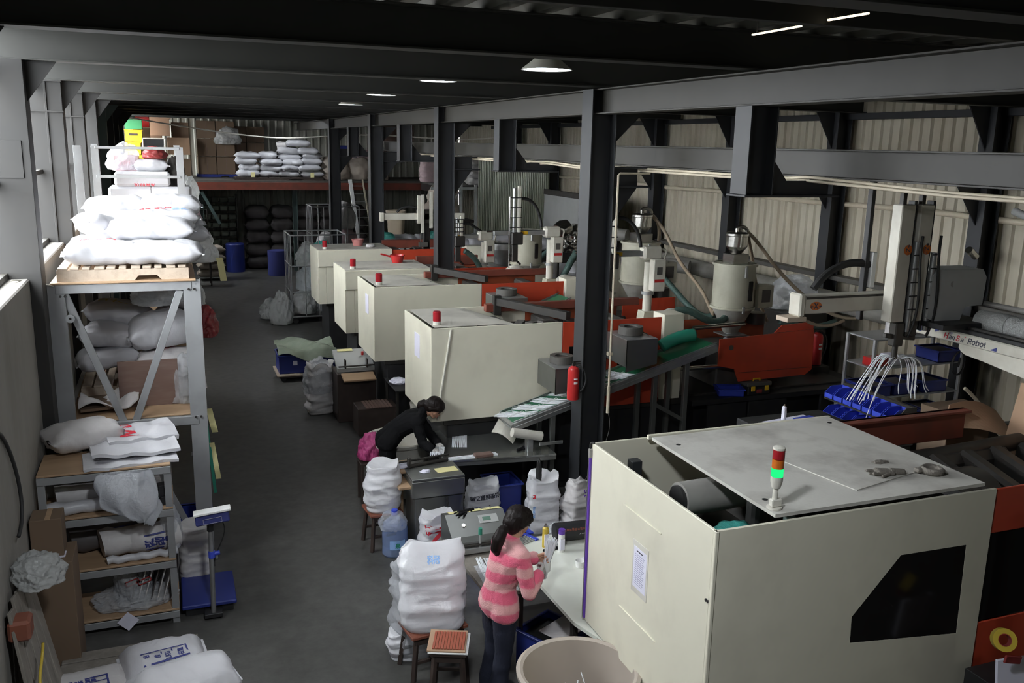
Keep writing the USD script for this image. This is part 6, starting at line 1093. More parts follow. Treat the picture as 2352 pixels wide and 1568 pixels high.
solo('paper', 'yellow paper slip on top of the cabinet sealing machine', 'paper', cbox((2.66, 8.86, .832), (.24, .14, .003), .0005, rz=4), M['paper_yellow']); solo('paper', 'small white scrap on the cabinet sealing machine', 'paper', moved(lump(.12, .08, .03, 231, 3), (2.42, 8.85, .83)), M['paper'], smooth=True); solo('film_scrap', 'white film piece at the left end of the cabinet sealing machine', 'film', moved(lump(.2, .16, .05, 233, 3), (2.22, 9.1, .83)), M['paper'], smooth=True); solo('support_tray', 'small board beside the cabinet machine carrying the film piece', 'board', cat(box(2.1, 2.34, 8.95, 9.3, .8, .826), box(2.2, 2.24, 9.1, 9.14, 0, .8)), M['wood_tan'])
def tub(lab, x, y, r0, r1, h, mat='tub'):
    t = thing('plastic_tub', lab, 'tub', (x, y, 0)); part('shell', lathe([(.0001, 0), (r0, 0), (r1, h - .05), (r1 + .03, h - .045), (r1 + .035, h - .01), (r1 + .01, h), (r1 - .012, h - .01), (r0 - .015, .02), (.0001, .02)], n=48), M[mat], t, smooth=30); return t
tub('pale round tub behind the worker in black', 2.52, 10.45, .3, .4, .72, 'off_white')
t = tub('large round beige tub at the bottom edge of the picture', 2.42, 4.92, .3, .39, .84); rr = np.random.default_rng(5)
part('ties', cat(*[hose([(-.02 + .03 * rr.standard_normal(), -.1 + .03 * rr.standard_normal(), .02), (.0 + .06 * rr.standard_normal(), -.06, .4), (.02 + .1 * rr.standard_normal(), -.08 + .08 * rr.standard_normal(), .66 + .1 * rr.random())], .004, 8, 4) for _ in range(14)]), M['tie_white'], t, kind='stuff')
solo('plastic_bag', 'magenta plastic bag hanging over the rim of the pale tub', 'bag', moved(lump(.3, .3, .34, 241, 4), (2.12, 10.3, .52)), M['film_magenta'], smooth=True); solo('stool', 'low stool under the magenta bag beside the tub', 'stool', cat(box(1.98, 2.2, 10.15, 10.4, .48, .51), *[box(x - .02, x + .02, y - .02, y + .02, 0, .48) for x in (2.0, 2.18) for y in (10.17, 10.38)]), M['wood_dark'])
def stool(lab, x, y, h, w, seat, rz=0, pad=False, d=None):
    t = thing('stool', lab, 'stool', (x, y, 0), rz); d = d or w; a, b = w / 2 - .03, d / 2 - .03
    part('seat', box(-w / 2, w / 2, -d / 2, d / 2, h - .03, h, .006), M[seat], t)
    for sx_ in (-1, 1):
        for s2 in (-1, 1): part('leg', bar((sx_ * a * .9, s2 * b * .9, h - .03), (sx_ * (a + .02), s2 * (b + .02), 0), .036, b=.003), M['wood_dark'], t)
    for s2 in (-1, 1): part('stretcher', box(-a, a, s2 * b - .012, s2 * b + .012, h * .35, h * .35 + .03), M['wood_dark'], t); part('apron', box(-a, a, s2 * b - .01, s2 * b + .01, h - .09, h - .03), M['wood_dark'], t)
    if pad:
        part('pad', box(-w / 2 - .01, w / 2 + .01, -d / 2 - .01, d / 2 + .01, h, h + .012, .004), M['white'], t); part('cardboard', box(-w / 2 - .02, w / 2 - .01, -d / 2, d / 2 + .02, h + .012, h + .026, .003), M['carton'], t)
        for i in range(11): part('bead_row', box(-w / 2 + .02 + i * (w - .04) / 11, -w / 2 + .02 + (i + .88) * (w - .04) / 11, -d / 2 + .02, d / 2 - .02, h + .026, h + .036, .004), M['mat_red'], t)
    return t
stool('near wooden stool with a red bead mat on white foam', 1.86, 6.08, .47, .29, 'wood_dark', -22, True)
stool('reddish wooden stool carrying the big white sack beside the worker in pink', 1.86, 6.55, .4, .5, 'wood_red', 8, False, .32)
stool('wooden stool under the puffy white sack before the cabinet machine', 1.98, 9.0, .42, .36, 'wood_red', 5)
def bag(lab, x, y, z, W, D, H, rz, seed, mat='sack_thin', top='open', prints=(), lean=(0, 0), name='sack', **kw):
    t = thing(name, lab, 'sack', (x, y, z), rz); m = upright(W, D, H, seed, top=top, lean=lean, **kw); part('body', m, M[mat], t, smooth=True)
    for (kind, a, ox, oz, mt, h, rr_) in prints:
        q = letters(a, h, .001, True, kind == 'c') if kind in 'tc' else (rectframe(*a, .008, .001) if kind == 'r' else (box(-a[0] / 2, a[0] / 2, -a[1] / 2, a[1] / 2, 0, .001, 0) if kind == 'b' else prism(a, .001, 'z')))
        c, s = math.cos(math.radians(rr_)), math.sin(math.radians(rr_)); part('print', drape(q, np.array([ox, -1.0 + .3, oz]), (c, 0, s), (-s, 0, c), m, .0025), M[mt], t)
    return t
bag('puffy white sack standing on a stool before the cabinet sealing machine', 1.98, 8.98, .42, .36, .34, .52, -15, 3, 'sack_thin', puff=2.8, bulge=.14, wr=.022)
bag('big white folded sack on the reddish stool beside the worker in pink', 1.87, 6.58, .4, .52, .46, .66, -16, 4, 'sack_thin', puff=4.2, top='fold', lean=(-.02, .1), wr=.024, prints=[('c', '科冠', .0, .57, 'ink_sky', .045, 4)])
bag('clear plastic lined white sack hanging behind the big sack', 1.68, 6.75, .1, .2, .3, .74, 10, 6, 'film', wr=.03); bag('white sack slumped on the floor behind the stools', 1.72, 6.78, 0, .36, .26, .26, -15, 7, wr=.03)
S_LOGO = [(.115, .135), (.13, .12), (.05, .045), (-.02, .06), (-.085, .095), (-.105, .09), (-.11, .01), (-.09, -.01), (.02, -.01), (-.065, -.07), (-.05, -.095), (.075, -.015), (.07, .015), (-.07, .018), (-.07, .065), (-.02, .035), (.05, .02)]
bag('white bag with a red angular S mark beside the cabinet machine', 2.43, 8.45, 0, .36, .24, .54, 4, 8, prints=[('p', [(a * 1.1, b * 1.1) for a, b in S_LOGO], -.03, .36, 'ink_red', 0, 6), ('b', (.2, .03), .02, .06, 'ink_red', 0, 0), ('b', (.1, .008), .05, .13, 'ink_grey', 0, 4), ('b', (.08, .006), .06, .115, 'ink_grey', 0, 4), ('b', (.2, .006), .02, .1, 'ink_red', 0, 0), ('b', (.07, .006), .1, .3, 'ink_blue', 0, 25), ('b', (.08, .006), .11, .27, 'ink_blue', 0, 22)], top='open', lean=(.02, .0))
bag('white bag with upside down black Chinese print under the metal table', 3.17, 9.15, 0, .36, .28, .52, -8, 9, prints=[('c', '低密度聚乙烯', .02, .38, 'ink', .05, 186), ('t', '7', .06, .26, 'ink', .07, 184), ('c', '净重', -.06, .26, 'ink_grey', .03, 184), ('b', (.12, .005), .04, .13, 'ink_grey', 0, 25), ('b', (.1, .005), .02, .1, 'ink_grey', 0, 22)], lean=(.03, .02))
bag('tall white bag with a dark film twist in its mouth near the column', 3.78, 8.8, 0, .34, .3, .66, -12, 10, puff=5, prints=[('c', '聚乙烯树脂', -.12, .28, 'ink_sky', .025, 90), ('b', (.03, .04), -.12, .46, 'ink_red', 0, 0)]); solo('film_twist', 'dark film twist sticking out of the tall white bag', 'film', moved(lump(.07, .06, .3, 251, 3), (3.72, 8.78, .58)), M['rubber'], smooth=True)
bag('dull white bag leaning at the foot of the nearest middle column', 4.15, 8.62, 0, .34, .32, .62, 8, 11, 'sack_dull', top='gather', neck=.5, prints=[('t', '15', .02, .5, 'purple', .05, 70)], wr=.03)
def bcrate(lab, x, y, z, w, d, h, rz=0, mat='blue', fill=None):
    t = thing('crate', lab, 'crate', (x, y, z), rz); part('shell', crate(w, d, h), M[mat], t)
    if fill: part('contents', box(-w / 2 + .02, w / 2 - .02, -d / 2 + .02, d / 2 - .02, .012, h * .85, .01), M[fill], t)
    return t
bcrate('dark blue crate under the metal table behind the printed bag', 3.48, 9.32, 0, .36, .4, .46, 0); bcrate('bright blue crate peeping out behind the small sealing machine', 2.95, 7.9, 0.0, .5, .36, .5, 8, 'blue_bin'); bcrate('blue crate with a glossy lid below the white table', 2.82, 6.28, 0, .42, .42, .32, 28, 'blue', 'black_gloss'); solo('film_bag', 'folded film bag on the blue crate under the white table', 'film', cbox((2.9, 6.22, .33), (.34, .26, .012), .004, rz=28), M['sack_dull'])
t = thing('water_bottle', 'large blue water bottle with a film hood standing on the floor', 'bottle', (2.05, 8.72, 0)); part('body', lathe([(.0001, .0), (.12, 0), (.135, .02), (.135, .1), (.128, .115), (.135, .13), (.135, .3), (.12, .36), (.05, .42), (.034, .44), (.034, .47)], n=32), M['bottle'], t, smooth=30); part('cap', lathe([(.0001, .5), (.034, .5), (.036, .46), (.036, .45)], n=20), M['blue_bin'], t, smooth=30); part('hood', lump(.3, .3, .2, 253, 4, .2), M['film_clear'], t, smooth=True)
UsdGeom.Xformable(stage.GetPrimAtPath(str(t.GetPath()) + '/hood')).AddTranslateOp().Set(Gf.Vec3d(-.02, 0, .3)); part('label', arc_strip(.1365, .1, .2, -2.2, -.9), M['ink_sky'], t); part('label', on_plane(letters('泉', .05, .001, True, True), (0, -.1385, .15), (1, 0, 0), (0, 0, 1)), M['teal'], t)
# white table and what is on it
t = WT = thing('packing_table', 'white topped packing table against the near machine end', 'table'); part('top', prism([(2.7, 5.6), (2.8, 5.25), (2.83, 5.25), (2.83, 5.62), (4.0, 5.62), (4.0, 7.1), (2.66, 7.1)], .03, 'z', .735), M['white_top'], t); part('edge', bar((2.79, 5.3, .735), (2.665, 7.08, .735), .03, .05), M['wood_brown'], t)
for x, y in ((2.75, 5.7), (2.72, 7.0), (3.9, 7.0)): part('leg', box(x - .025, x + .025, y - .025, y + .025, 0, .735), M['iron'], t)
part('lower_shelf', box(2.72, 3.9, 5.75, 7.0, .12, .14), M['iron'], t)
t = thing('wooden_table', 'stained wooden side table left of the white table carrying the small sealing machine', 'table'); part('top', prism([(2.24, 6.25), (2.64, 6.25), (2.64, 7.45), (2.18, 7.45)], .03, 'z', .7), M['wood_grey'], t)
for x, y in ((2.3, 6.4), (2.3, 7.35), (2.58, 6.4), (2.58, 7.35)): part('leg', box(x - .02, x + .02, y - .02, y + .02, 0, .7), M['wood_dark'], t)
t = thing('sealing_machine', 'small steel bag sealer with yellow notes and a display on the wooden table', 'machine', (2.47, 7.2, .732)); part('body', prism([(-.2, 0), (.22, 0), (.22, .24), (.1, .27), (-.12, .14), (-.2, .12)], .56, 'x', -.29), M['stainless'], t)
part('front_bar', box(-.28, .27, -.23, -.2, .02, .07), M['galv'], t); part('jaw', box(-.27, .26, -.215, -.195, .08, .1), M['iron'], t); th = math.atan2(.13, .22); part('display_panel', on_plane(box(-.09, .09, -.045, .045, 0, .006, .001), (.1, 0.02, .222), (1, 0, 0), (0, math.cos(th), math.sin(th))), M['robot_grey'], t); part('display', on_plane(box(-.055, .02, -.02, .02, .006, .008, .0), (.1, 0.02, .222), (1, 0, 0), (0, math.cos(th), math.sin(th))), M['lcd'], t); part('knob', on_plane(lathe([(.0001, .012), (.018, .012), (.02, 0)], n=16), (-.15, -.02, .2), (1, 0, 0), (0, math.cos(th), math.sin(th))), M['chrome'], t); part('lever', cyl((-.05, -.2, .06), (-.05, -.2, .2), .012), M['galv'], t); part('lever_grip', cyl((-.05, -.2, .18), (-.05, -.2, .24), .018), M['teal'], t)
for i, (x, w) in enumerate(((-.14, .2), (.12, .28))):
    part('note', on_plane(box(-w / 2, w / 2, -.05, .05, 0, .002, 0), (x, .15, .262), (1, 0, 0), (0, 1, -.25)), M['paper_yellow'], t); part('note_text', on_plane(letters('操作注意' if i else '温度', .025, .0005, False, True), (x, .15, .2645), (1, 0, 0), (0, 1, -.25)), M['ink'], t)
solo('work_glove', 'black glove draped over the notes of the small bag sealer', 'glove', moved(glove_mesh(.85), (2.4, 7.34, .985), 200), M['knit_black'], smooth=True)
tie_pad('spread of white cable ties in clear film on the wooden side table', (2.42, 6.62, .735), .5, .22, 84, 0, 20, 41, rail=False); solo('film_bag', 'clear film pack under the white ties on the side table', 'film', cbox((2.4, 6.52, .734), (.26, .5, .004), .001, rz=-4), M['film'])
t = thing('tie_card', 'blue edged pack of pale ties on the white table beyond the worker in pink', 'pack', (2.85, 7.05, .765), 25); part('ties', cat(*[cyl((-.12, -.06 + .022 * k, .006), (.1, -.06 + .022 * k, .006), .006, sides=6) for k in range(6)]), M['robot_grey'], t); part('edge', box(.09, .13, -.08, .08, .0, .012, .002), M['blue_bin'], t)
t = thing('speaker', 'black cylindrical speaker lying at the back of the white table', 'speaker', (3.3, 6.95, .765 + .085), -4); part('body', cyl((-.17, 0, 0), (.17, 0, 0), .085, sides=28), M['black'], t, smooth=30); part('end_cap', cyl((.165, 0, 0), (.18, 0, 0), .075, sides=28), M['rubber'], t, smooth=30); part('end_cap', cyl((-.18, 0, 0), (-.165, 0, 0), .075, sides=28), M['rubber'], t, smooth=30)
part('red_print', on_plane(cat(*[box(-.13 + .026 * k, -.13 + .026 * k + .019, -.012 + .003 * (k % 2), .014 - .004 * (k % 3), 0, .001, 0) for k in range(9)]), (0.02, .0862 * math.cos(2.62), .0862 * math.sin(2.62)), (1, 0, 0), (0, .5, .87)), M['rust_red'], t); part('lettering', on_plane(letters('Lenovo', .014, .001, False), (.06, -.0862, .004), (1, 0, 0), (0, 0, 1)), M['robot_grey'], t)
def spray(lab, x, y, z, mat, cap, h=.2, r=.03):
    t = thing('spray_can', lab, 'can', (x, y, z)); part('can', lathe([(.0001, 0), (r, 0), (r, h * .8), (r * .6, h * .87), (r * .55, h * .88)], n=20), M[mat], t, smooth=30); part('cap', lathe([(.0001, h), (r * .4, h), (r * .5, h * .88), (r * .2, h * .87)] if cap == 'chrome' else [(.0001, h), (r, h), (r, h * .78), (r * .9, h * .78)], n=18), M[cap], t, smooth=30); part('label', box(-r * .7, r * .7, -r - .001, -r + .01, h * .1, h * .6, .004), M['paper'], t)
    return t
spray('gold spray can standing on the white table behind the tie bundle', 3.0, 6.88, .765, 'gold', 'chrome', .22); spray('spray can with a violet cap on the white table', 3.1, 6.75, .765, 'white', 'purple', .21)
t = thing('cup', 'small white cup lying near the speaker on the white table', 'cup', (3.13, 6.42, .766), 0); part('cup', lathe([(.0001, 0), (.034, 0), (.045, .06), (.041, .06), (.031, .005), (.0001, .005)], n=22), M['white'], t, smooth=30)
solo('paper', 'pale paper strip on the white table in front of the speaker', 'paper', cbox((3.3, 6.55, .767), (.22, .08, .002), .0005, rz=14), M['paper']); solo('film_bag', 'crumpled white film behind the speaker', 'film', moved(lump(.3, .2, .1, 261, 4), (3.3, 7.2, .72)), M['film'], smooth=True)
solo('cable', 'black cable end at the right of the speaker', 'cable', hose([(3.48, 6.95, .8), (3.54, 6.9, .8), (3.57, 6.75, .775)], .012), M['rubber'], smooth=True); solo('work_glove', 'black glove under the gold spray can', 'glove', moved(glove_mesh(.6), (3.0, 6.8, .767), 10), M['knit_black'], smooth=True)
# left aisle things: blue crates with tarp, film bag, third sealing table
t = thing('hand_cart', 'low flat cart with a pale board under the blue crates', 'cart', (2.17, 16.45, 0)); part('board', box(-.52, .5, -.34, .42, .11, .14), M['wood_pale'], t); part('under_frame', box(-.48, .46, -.3, .38, .07, .11), M['wood_dark'], t)
for x in (-.4, .4):
    for y in (-.24, .32): part('wheel', moved(rot(lathe([(.0001, -.02), (.05, -.02), (.05, .02), (.0001, .02)], n=12), 90), (x, y, .05)), M['rubber'], t)
bcrate('left dark blue crate on the flat cart with a small white tag', 1.95, 16.5, .14, .5, .6, .34, 0, 'blue'); solo('tag', 'small white tag on the left crate of the cart', 'tag', box(1.94, 2.02, 16.17, 16.175, .3, .38), M['paper']); bcrate('right dark blue crate on the flat cart', 2.48, 16.5, .14, .46, .6, .32, 0, 'blue')
solo('tarp', 'grey green tarpaulin sheet thrown over the blue crates on the cart', 'tarp', cloth(30, 24, lambda u, v: np.stack([1.68 + 1.04 * u, 16.1 + .75 * v, .53 + .1 * meshkit.fbm(np.stack([u * 4, v * 4, u * 0], -1), 3, 5) + .04 * np.sin(u * 9 + v * 5) + .06 * v - .16 * np.clip(.12 - v, 0, 1) / .12 * (.4 + u)], -1), .01), M['tarp'], smooth=40)
bag('white sack topped with clear film standing in the aisle left of the sealing bench', 2.1, 14.1, 0, .42, .34, .82, 4, 15, 'sack_dull', wr=.04, top='open', bulge=.12); solo('film_bag', 'clear crumpled film covering the upper half of the aisle sack', 'film', moved(lump(.5, .42, .6, 271, 4, .22), (2.08, 14.08, .34)), M['film'], smooth=True)
t = thing('sealing_machine', 'old bag sealer with a red knob on a dark cabinet left of the third machine', 'machine', (2.58, 13.55, 0)); part('cabinet', box(-.3, .3, -.1, .45, 0, .78, .01), M['wood_dark'], t); part('top_panel', prism([(-.05, .86), (.4, 1.06), (.4, 1.0), (-.05, .8)], .58, 'x', -.29), M['robot_grey'], t); part('jaw', cat(cyl((-.28, -.1, .9), (.28, -.1, .9), .012), box(-.18, -.16, -.1, .0, .86, 1.0), box(.16, .18, -.1, .0, .86, 1.0)), M['iron'], t); part('knob', cyl((.15, .2, 1.0), (.15, .19, 1.05), .02), M['red'], t); part('note', on_plane(box(-.12, .12, -.03, .03, 0, .002, 0), (-.1, .36, 1.055), (1, 0, 0), (0, 1, .45)), M['paper_yellow'], t); part('golden_tray', cbox((0, -.25, .76), (.5, .26, .03), rx=12), M['wood_tan'], t, label='tan glossy tray')
t = thing('wood_stack', 'dark low bench with a red bead mat before the old sealer', 'bench', (2.75, 12.9, 0)); part('bench', box(-.3, .3, -.2, .22, 0, .42, .01), M['wood_dark'], t); 
for i in range(8): part('bead_row', box(-.18 + i * .05, -.138 + i * .05, -.22, .2, .42, .435, .005), M['wood_brown'], t)
t = thing('small_table', 'small dark steel table with white scraps between the second and third machines', 'table', (3.15, 12.75, 0)); part('top', box(-.2, .25, -.35, .45, .72, .745), M['black'], t); part('rim', box(.2, .25, -.35, .45, .745, .82), M['stainless'], t)
for x in (-.17, .2):
    for y in (-.3, .4): part('leg', box(x - .02, x + .02, y - .02, y + .02, 0, .72), M['iron'], t)
solo('paper', 'white scraps heaped on the small dark steel table', 'paper', moved(lump(.3, .3, .07, 275, 4), (3.1, 12.85, .745)), M['paper'], smooth=True); t = thing('bowl', 'pale plastic pot hanging at the front of the small steel table', 'bowl', (3.22, 12.3, .42)); part('bowl', lathe([(.0001, 0), (.07, 0), (.09, .16), (.085, .16), (.065, .01), (.0001, .01)], n=20), M['off_white'], t, smooth=30)
solo('support_box', 'dark box under the pale pot', 'box', box(3.12, 3.34, 12.2, 12.39, 0, .41), M['wood_dark'])
# ================================================================ right side small things
t = thing('tool_box', 'black tool box with yellow latches and handle on the black bench', 'tool box', (7.35, 9.85, 1.052)); part('body', box(-.18, .18, -.09, .09, 0, .12, .012), M['black'], t); part('lid', box(-.2, .2, -.1, .1, .12, .18, .02), M['iron_dusty'], t); part('handle', cat(box(-.06, .06, -.02, .02, .2, .22, .006), box(-.06, -.045, -.02, .02, .17, .21), box(.045, .06, -.02, .02, .17, .21)), M['yellow'], t)
for x in (-.11, .11): part('latch', box(x - .03, x + .03, -.112, -.095, .06, .13, .004), M['yellow'], t, label='yellow latch')
part('badge', box(-.045, .045, -.094, -.09, .03, .08), M['red_dull'], t)
bcrate('shallow blue tray on the black bench left of the tool box', 6.98, 10.2 - .28, 1.052, .34, .26, .1, -20, 'blue_bin')
rk = thing('bin_stand', 'dark stand with two tiers of blue parts bins behind the near machine', 'rack', (6.8, 7.17, 0), -90); part('post', box(-.5, .5, .1, .14, 0, 1.8), M['iron'], rk)
for z in (1.44, 1.66): part('shelf', box(-.5, .52, -.16, .1, z - .02, z), M['iron'], rk)
part('side_plate', prism([(-.16, 1.4), (.14, 1.4), (.14, 1.8), (0, 1.8), (-.16, 1.64)], .01, 'x', .51), M['iron_dusty'], rk)
def bin_(lab, x, y, z, rz, w=.13):
    t = thing('parts_bin', lab, 'bin', (x, y, z), rz); d, h = .24, .12
    part('shell', cat(box(-w / 2, w / 2, -d / 2, d / 2, 0, .006, .001), box(-w / 2, w / 2, d / 2 - .006, d / 2, 0, h, .001), box(-w / 2, w / 2, -d / 2, -d / 2 + .006, 0, h * .45, .001), prism([(-d / 2, 0), (d / 2, 0), (d / 2, h), (-d / 2 + .08, h), (-d / 2, h * .45)], .006, 'x', -w / 2), prism([(-d / 2, 0), (d / 2, 0), (d / 2, h), (-d / 2 + .08, h), (-d / 2, h * .45)], .006, 'x', w / 2 - .006)), M['blue_bin'], t); return t
for r, (z, n) in enumerate(((1.66, 7), (1.44, 4))):
    for i in range(n): bin_('blue parts bin %s from the left in the %s tier of the bin stand' % (ORD[i], 'upper' if r == 0 else 'lower'), 6.76, 7.6 - .145 * i, z, -90)
t = thing('bench_papers', 'papers with a blue booklet lying behind the near machine top', 'papers', (5.0, 6.1, 1.98)); part('paper', cbox((0, 0, .004), (.5, .3, .004), rz=8), M['paper'], t); part('booklet', cbox((.16, .03, .012), (.2, .16, .01), rz=8), M['blue_bin'], t); part('black_item', cbox((-.08, -.06, .02), (.24, .08, .03), rz=12), M['black'], t); part('yellow_grip', cbox((-.02, -.06, .037), (.05, .06, .008), rz=12), M['yellow'], t)
solo('cabinet', 'dark cabinet behind the near machine carrying the papers and the can', 'cabinet', box(4.6, 5.5, 5.75, 6.4, 0, 1.978, .01), M['black']); spray('small pale blue spray can standing among the papers', 4.95, 6.2, 1.99, 'paper', 'chrome', .14, .02)
t = thing('steel_shelf', 'grey steel shelf with boxes and bins by the right wall', 'shelf', (9.15, 9.1, 0))
for x in (-.75, .75):
    for y in (-.25, .25): part('post', box(x - .02, x + .02, y - .02, y + .02, 0, 1.95), M['rack_steel'], t)
for z in (.75, 1.15, 1.55, 1.93): part('shelf_board', box(-.75, .75, -.27, .27, z, z + .02), M['rack_steel'], t)
solo('carton', 'small red and white box on the grey shelf by the right wall', 'box', box(8.45, 8.7, 8.9, 9.1, 1.572, 1.68), M['red'])
solo('carton', 'small blue and white box beside the red one on the grey shelf', 'box', box(8.74, 8.9, 8.9, 9.1, 1.572, 1.7), M['paper'])
for i, (x, z) in enumerate(((8.55, 1.172), (9.0, 1.172), (9.5, 1.172), (8.6, .772), (9.1, .772), (9.6, .772), (9.7, 1.572))): bcrate('dark blue bin %s among those in the grey shelf by the right wall' % ORD[i], x, 9.05, z, .4, .4, .16, 0, 'blue', 'sack_dark')
for i, (x, h) in enumerate(((8.95, .3), (9.4, .34))): solo('canister', '%s grey canister on top of the grey shelf' % ('left' if i == 0 else 'right'), 'canister', lathe([(.0001, 0), (.13, 0), (.13, h), (.0001, h)], (x, 9.1, 1.952), 20), M['sack_dull'], smooth=30)
tr = thing('tie_spray', 'white moulded ties hanging in a fan from the robot gripper at the right', 'cable ties', (0, 0, 0)); gg = np.random.default_rng(9)
out = []
for i in range(26):
    s = -1 if i < 14 else 1; a = gg.random(); y = 6.08 + .2 * (gg.random() - .5); x0 = 6.0 + (.02 if s < 0 else .07)
    p = [(x0, y * .3 + 6.08 * .7, 2.5), (x0 + s * (.05 + .04 * a), y, 2.515), (x0 + s * (.1 + .1 * a), y, 2.42), (x0 + s * (.13 + .16 * a) - .03, y, 2.28 - .02 * a), (x0 + s * (.15 + .22 * a) - .05, y, 2.12 + .08 * a * (s > 0))]
    out.append(hose(p, .0042, 14, 4))
out.append(hose([(6.0, 6.06, 2.5), (5.9, 6.05, 2.4), (5.75, 6.05, 2.05), (5.72, 6.05, 1.95)], .0042, 14, 4))
part('ties', cat(*out), M['tie_white'], tr, kind='stuff'); part('sprue', cyl((5.95, 6.08, 2.5), (6.12, 6.08, 2.505), .008), M['tie_white'], tr)
solo('film_bag', 'large clear film ball on the duct right of the nearest dryer', 'film', moved(lump(.95, .7, .55, 281, 4), (9.55, 12.0, 1.76)), M['film'], smooth=True); solo('support_box', 'dark ledge under the large clear film ball', 'ledge', box(9.1, 9.95, 11.6, 12.4, 0, 1.75), M['iron']); solo('film_bag', 'small clear film bag by the foot of the grey shelf', 'film', moved(lump(.4, .4, .3, 283, 4), (8.25, 9.0, .95)), M['film'], smooth=True); solo('support_box', 'dark stand under the small clear film bag', 'stand', box(8.1, 8.35, 8.85, 9.2, 0, .95), M['black'])
for i, (x, y, w, d, h, m) in enumerate(((7.6, 7.0, .5, .4, 1.5, 'iron_dusty'), (8.1, 6.9, .45, .4, 1.48, 'iron'), (8.55, 6.75, .4, .4, 1.42, 'iron_dusty'), (8.9, 6.6, .4, .4, 1.4, 'rust_red'), (8.95, 6.1, .4, .35, 1.62, 'rust_red'))):
    t = thing('mould_block', '%s steel mould block with a lifting eye behind the near machine at the right' % ORD[i], 'mould', (x, y, 0)); part('plinth', box(-w / 2, w / 2, -d / 2, d / 2, 0, h - .4, .01), M['black'], t); part('block', box(-w / 2, w / 2, -d / 2, d / 2, h - .39, h, .01), M[m], t); part('split_line', box(-w / 2 - .003, w / 2 + .003, -d / 2 - .003, d / 2 + .003, h - .2, h - .19), M['black'], t)
    g = np.linspace(0, 2 * math.pi, 18); part('lifting_eye', tube(np.stack([.04 * np.cos(g), g * 0, h + .05 + .04 * np.sin(g)], 1), .01, 6), M['galv'], t, smooth=True)
t = thing('cable_loop', 'coil of black cable hanging below the big robot beam', 'cable', (9.8, 8.79, 1.56)); g = np.linspace(0, 6 * math.pi, 60); part('coil', tube(np.stack([.11 * np.cos(g), .01 * np.sin(g * .3), .16 * np.sin(g)], 1) , .008, 6), M['rubber'], t, smooth=True); part('tie', cyl((0, 0, -.05), (.02, 0, .08), .014), M['rubber'], t)
solo('hose', 'cream hose sloping down from under the big robot beam', 'hose', hose([(6.75, 5.95, 2.2), (7.0, 5.9, 1.95), (7.3, 5.8, 1.6), (7.55, 5.75, 1.5)], .018, 20), M['pipe_cream'], smooth=True)
t = thing('carton', 'tan carton with a rounded sagging flap behind the near machine at the right', 'carton', (6.45, 5.55, 0)); part('flap', cloth(14, 8, lambda u, v: np.stack([-.25 + .55 * u, .05 - .3 * v * u, 2.19 - .1 * u + .06 * np.sin(u * 3.1) - .22 * v], -1), .006), M['carton'], t, label='sagging tan flap'); part('box', box(-.2, .3, .08, .4, 1.2, 2.1), M['carton_dim'], t); part('stand', box(-.2, .3, .1, .38, 0, 1.2), M['black'], t)
solo('cardboard', 'upright tan cardboard sheet at the right edge of the picture', 'carton', rot(box(6.62, 6.64, 4.3, 5.35, 1.6, 2.42, .002), 0, 12, 0, at=(6.63, 4.8, 2.0)), M['carton'])
t = thing('paper_stack', 'papers clipped at the bottom right corner under the tape roll', 'papers', (4.72, 3.62, 0)); part('pedestal', box(.04, .3, -.03, .28, 0, .98), M['black'], t); part('paper', cbox((.06, -.07, 1.1), (.3, .02, .3), .003, rz=-6, rx=-8), M['paper'], t); part('red_tab', cbox((-.02, -.09, 1.27), (.14, .015, .05), .003, ry=14), M['red_dull'], t)
t = thing('tape_roll', 'roll of yellow tape with a dark core at the lower right corner', 'tape', (4.66, 3.58, 1.385)); m = lathe([(.038, -.03), (.07, -.03), (.07, .03), (.038, .03), (.038, -.03)], n=32); part('tape', rot(m, 66, 0, -34), M['gold'], t, smooth=30); part('core', rot(lathe([(.034, -.03), (.039, -.03), (.039, .03), (.034, .03), (.034, -.03)], n=28), 66, 0, -34), M['red_dull'], t, smooth=30)
solo('gas_cylinder_post', 'grey post at the far right below the near machine door', 'post', box(5.2, 5.32, 3.7, 3.8, 0, 2.0), M['steel_grey'])
# ================================================================ the two workers
def frame(facing, pitch=0.0, roll=0.0):
    """columns: forward, left, up of a head that looks along facing (degrees from +x), bowed by pitch"""
    a, p = math.radians(facing), math.radians(pitch); f = np.array([math.cos(a) * math.cos(p), math.sin(a) * math.cos(p), -math.sin(p)]); l = np.array([-math.sin(a), math.cos(a), 0.0]); u = np.cross(f, l)
    return np.array([f, l, u])

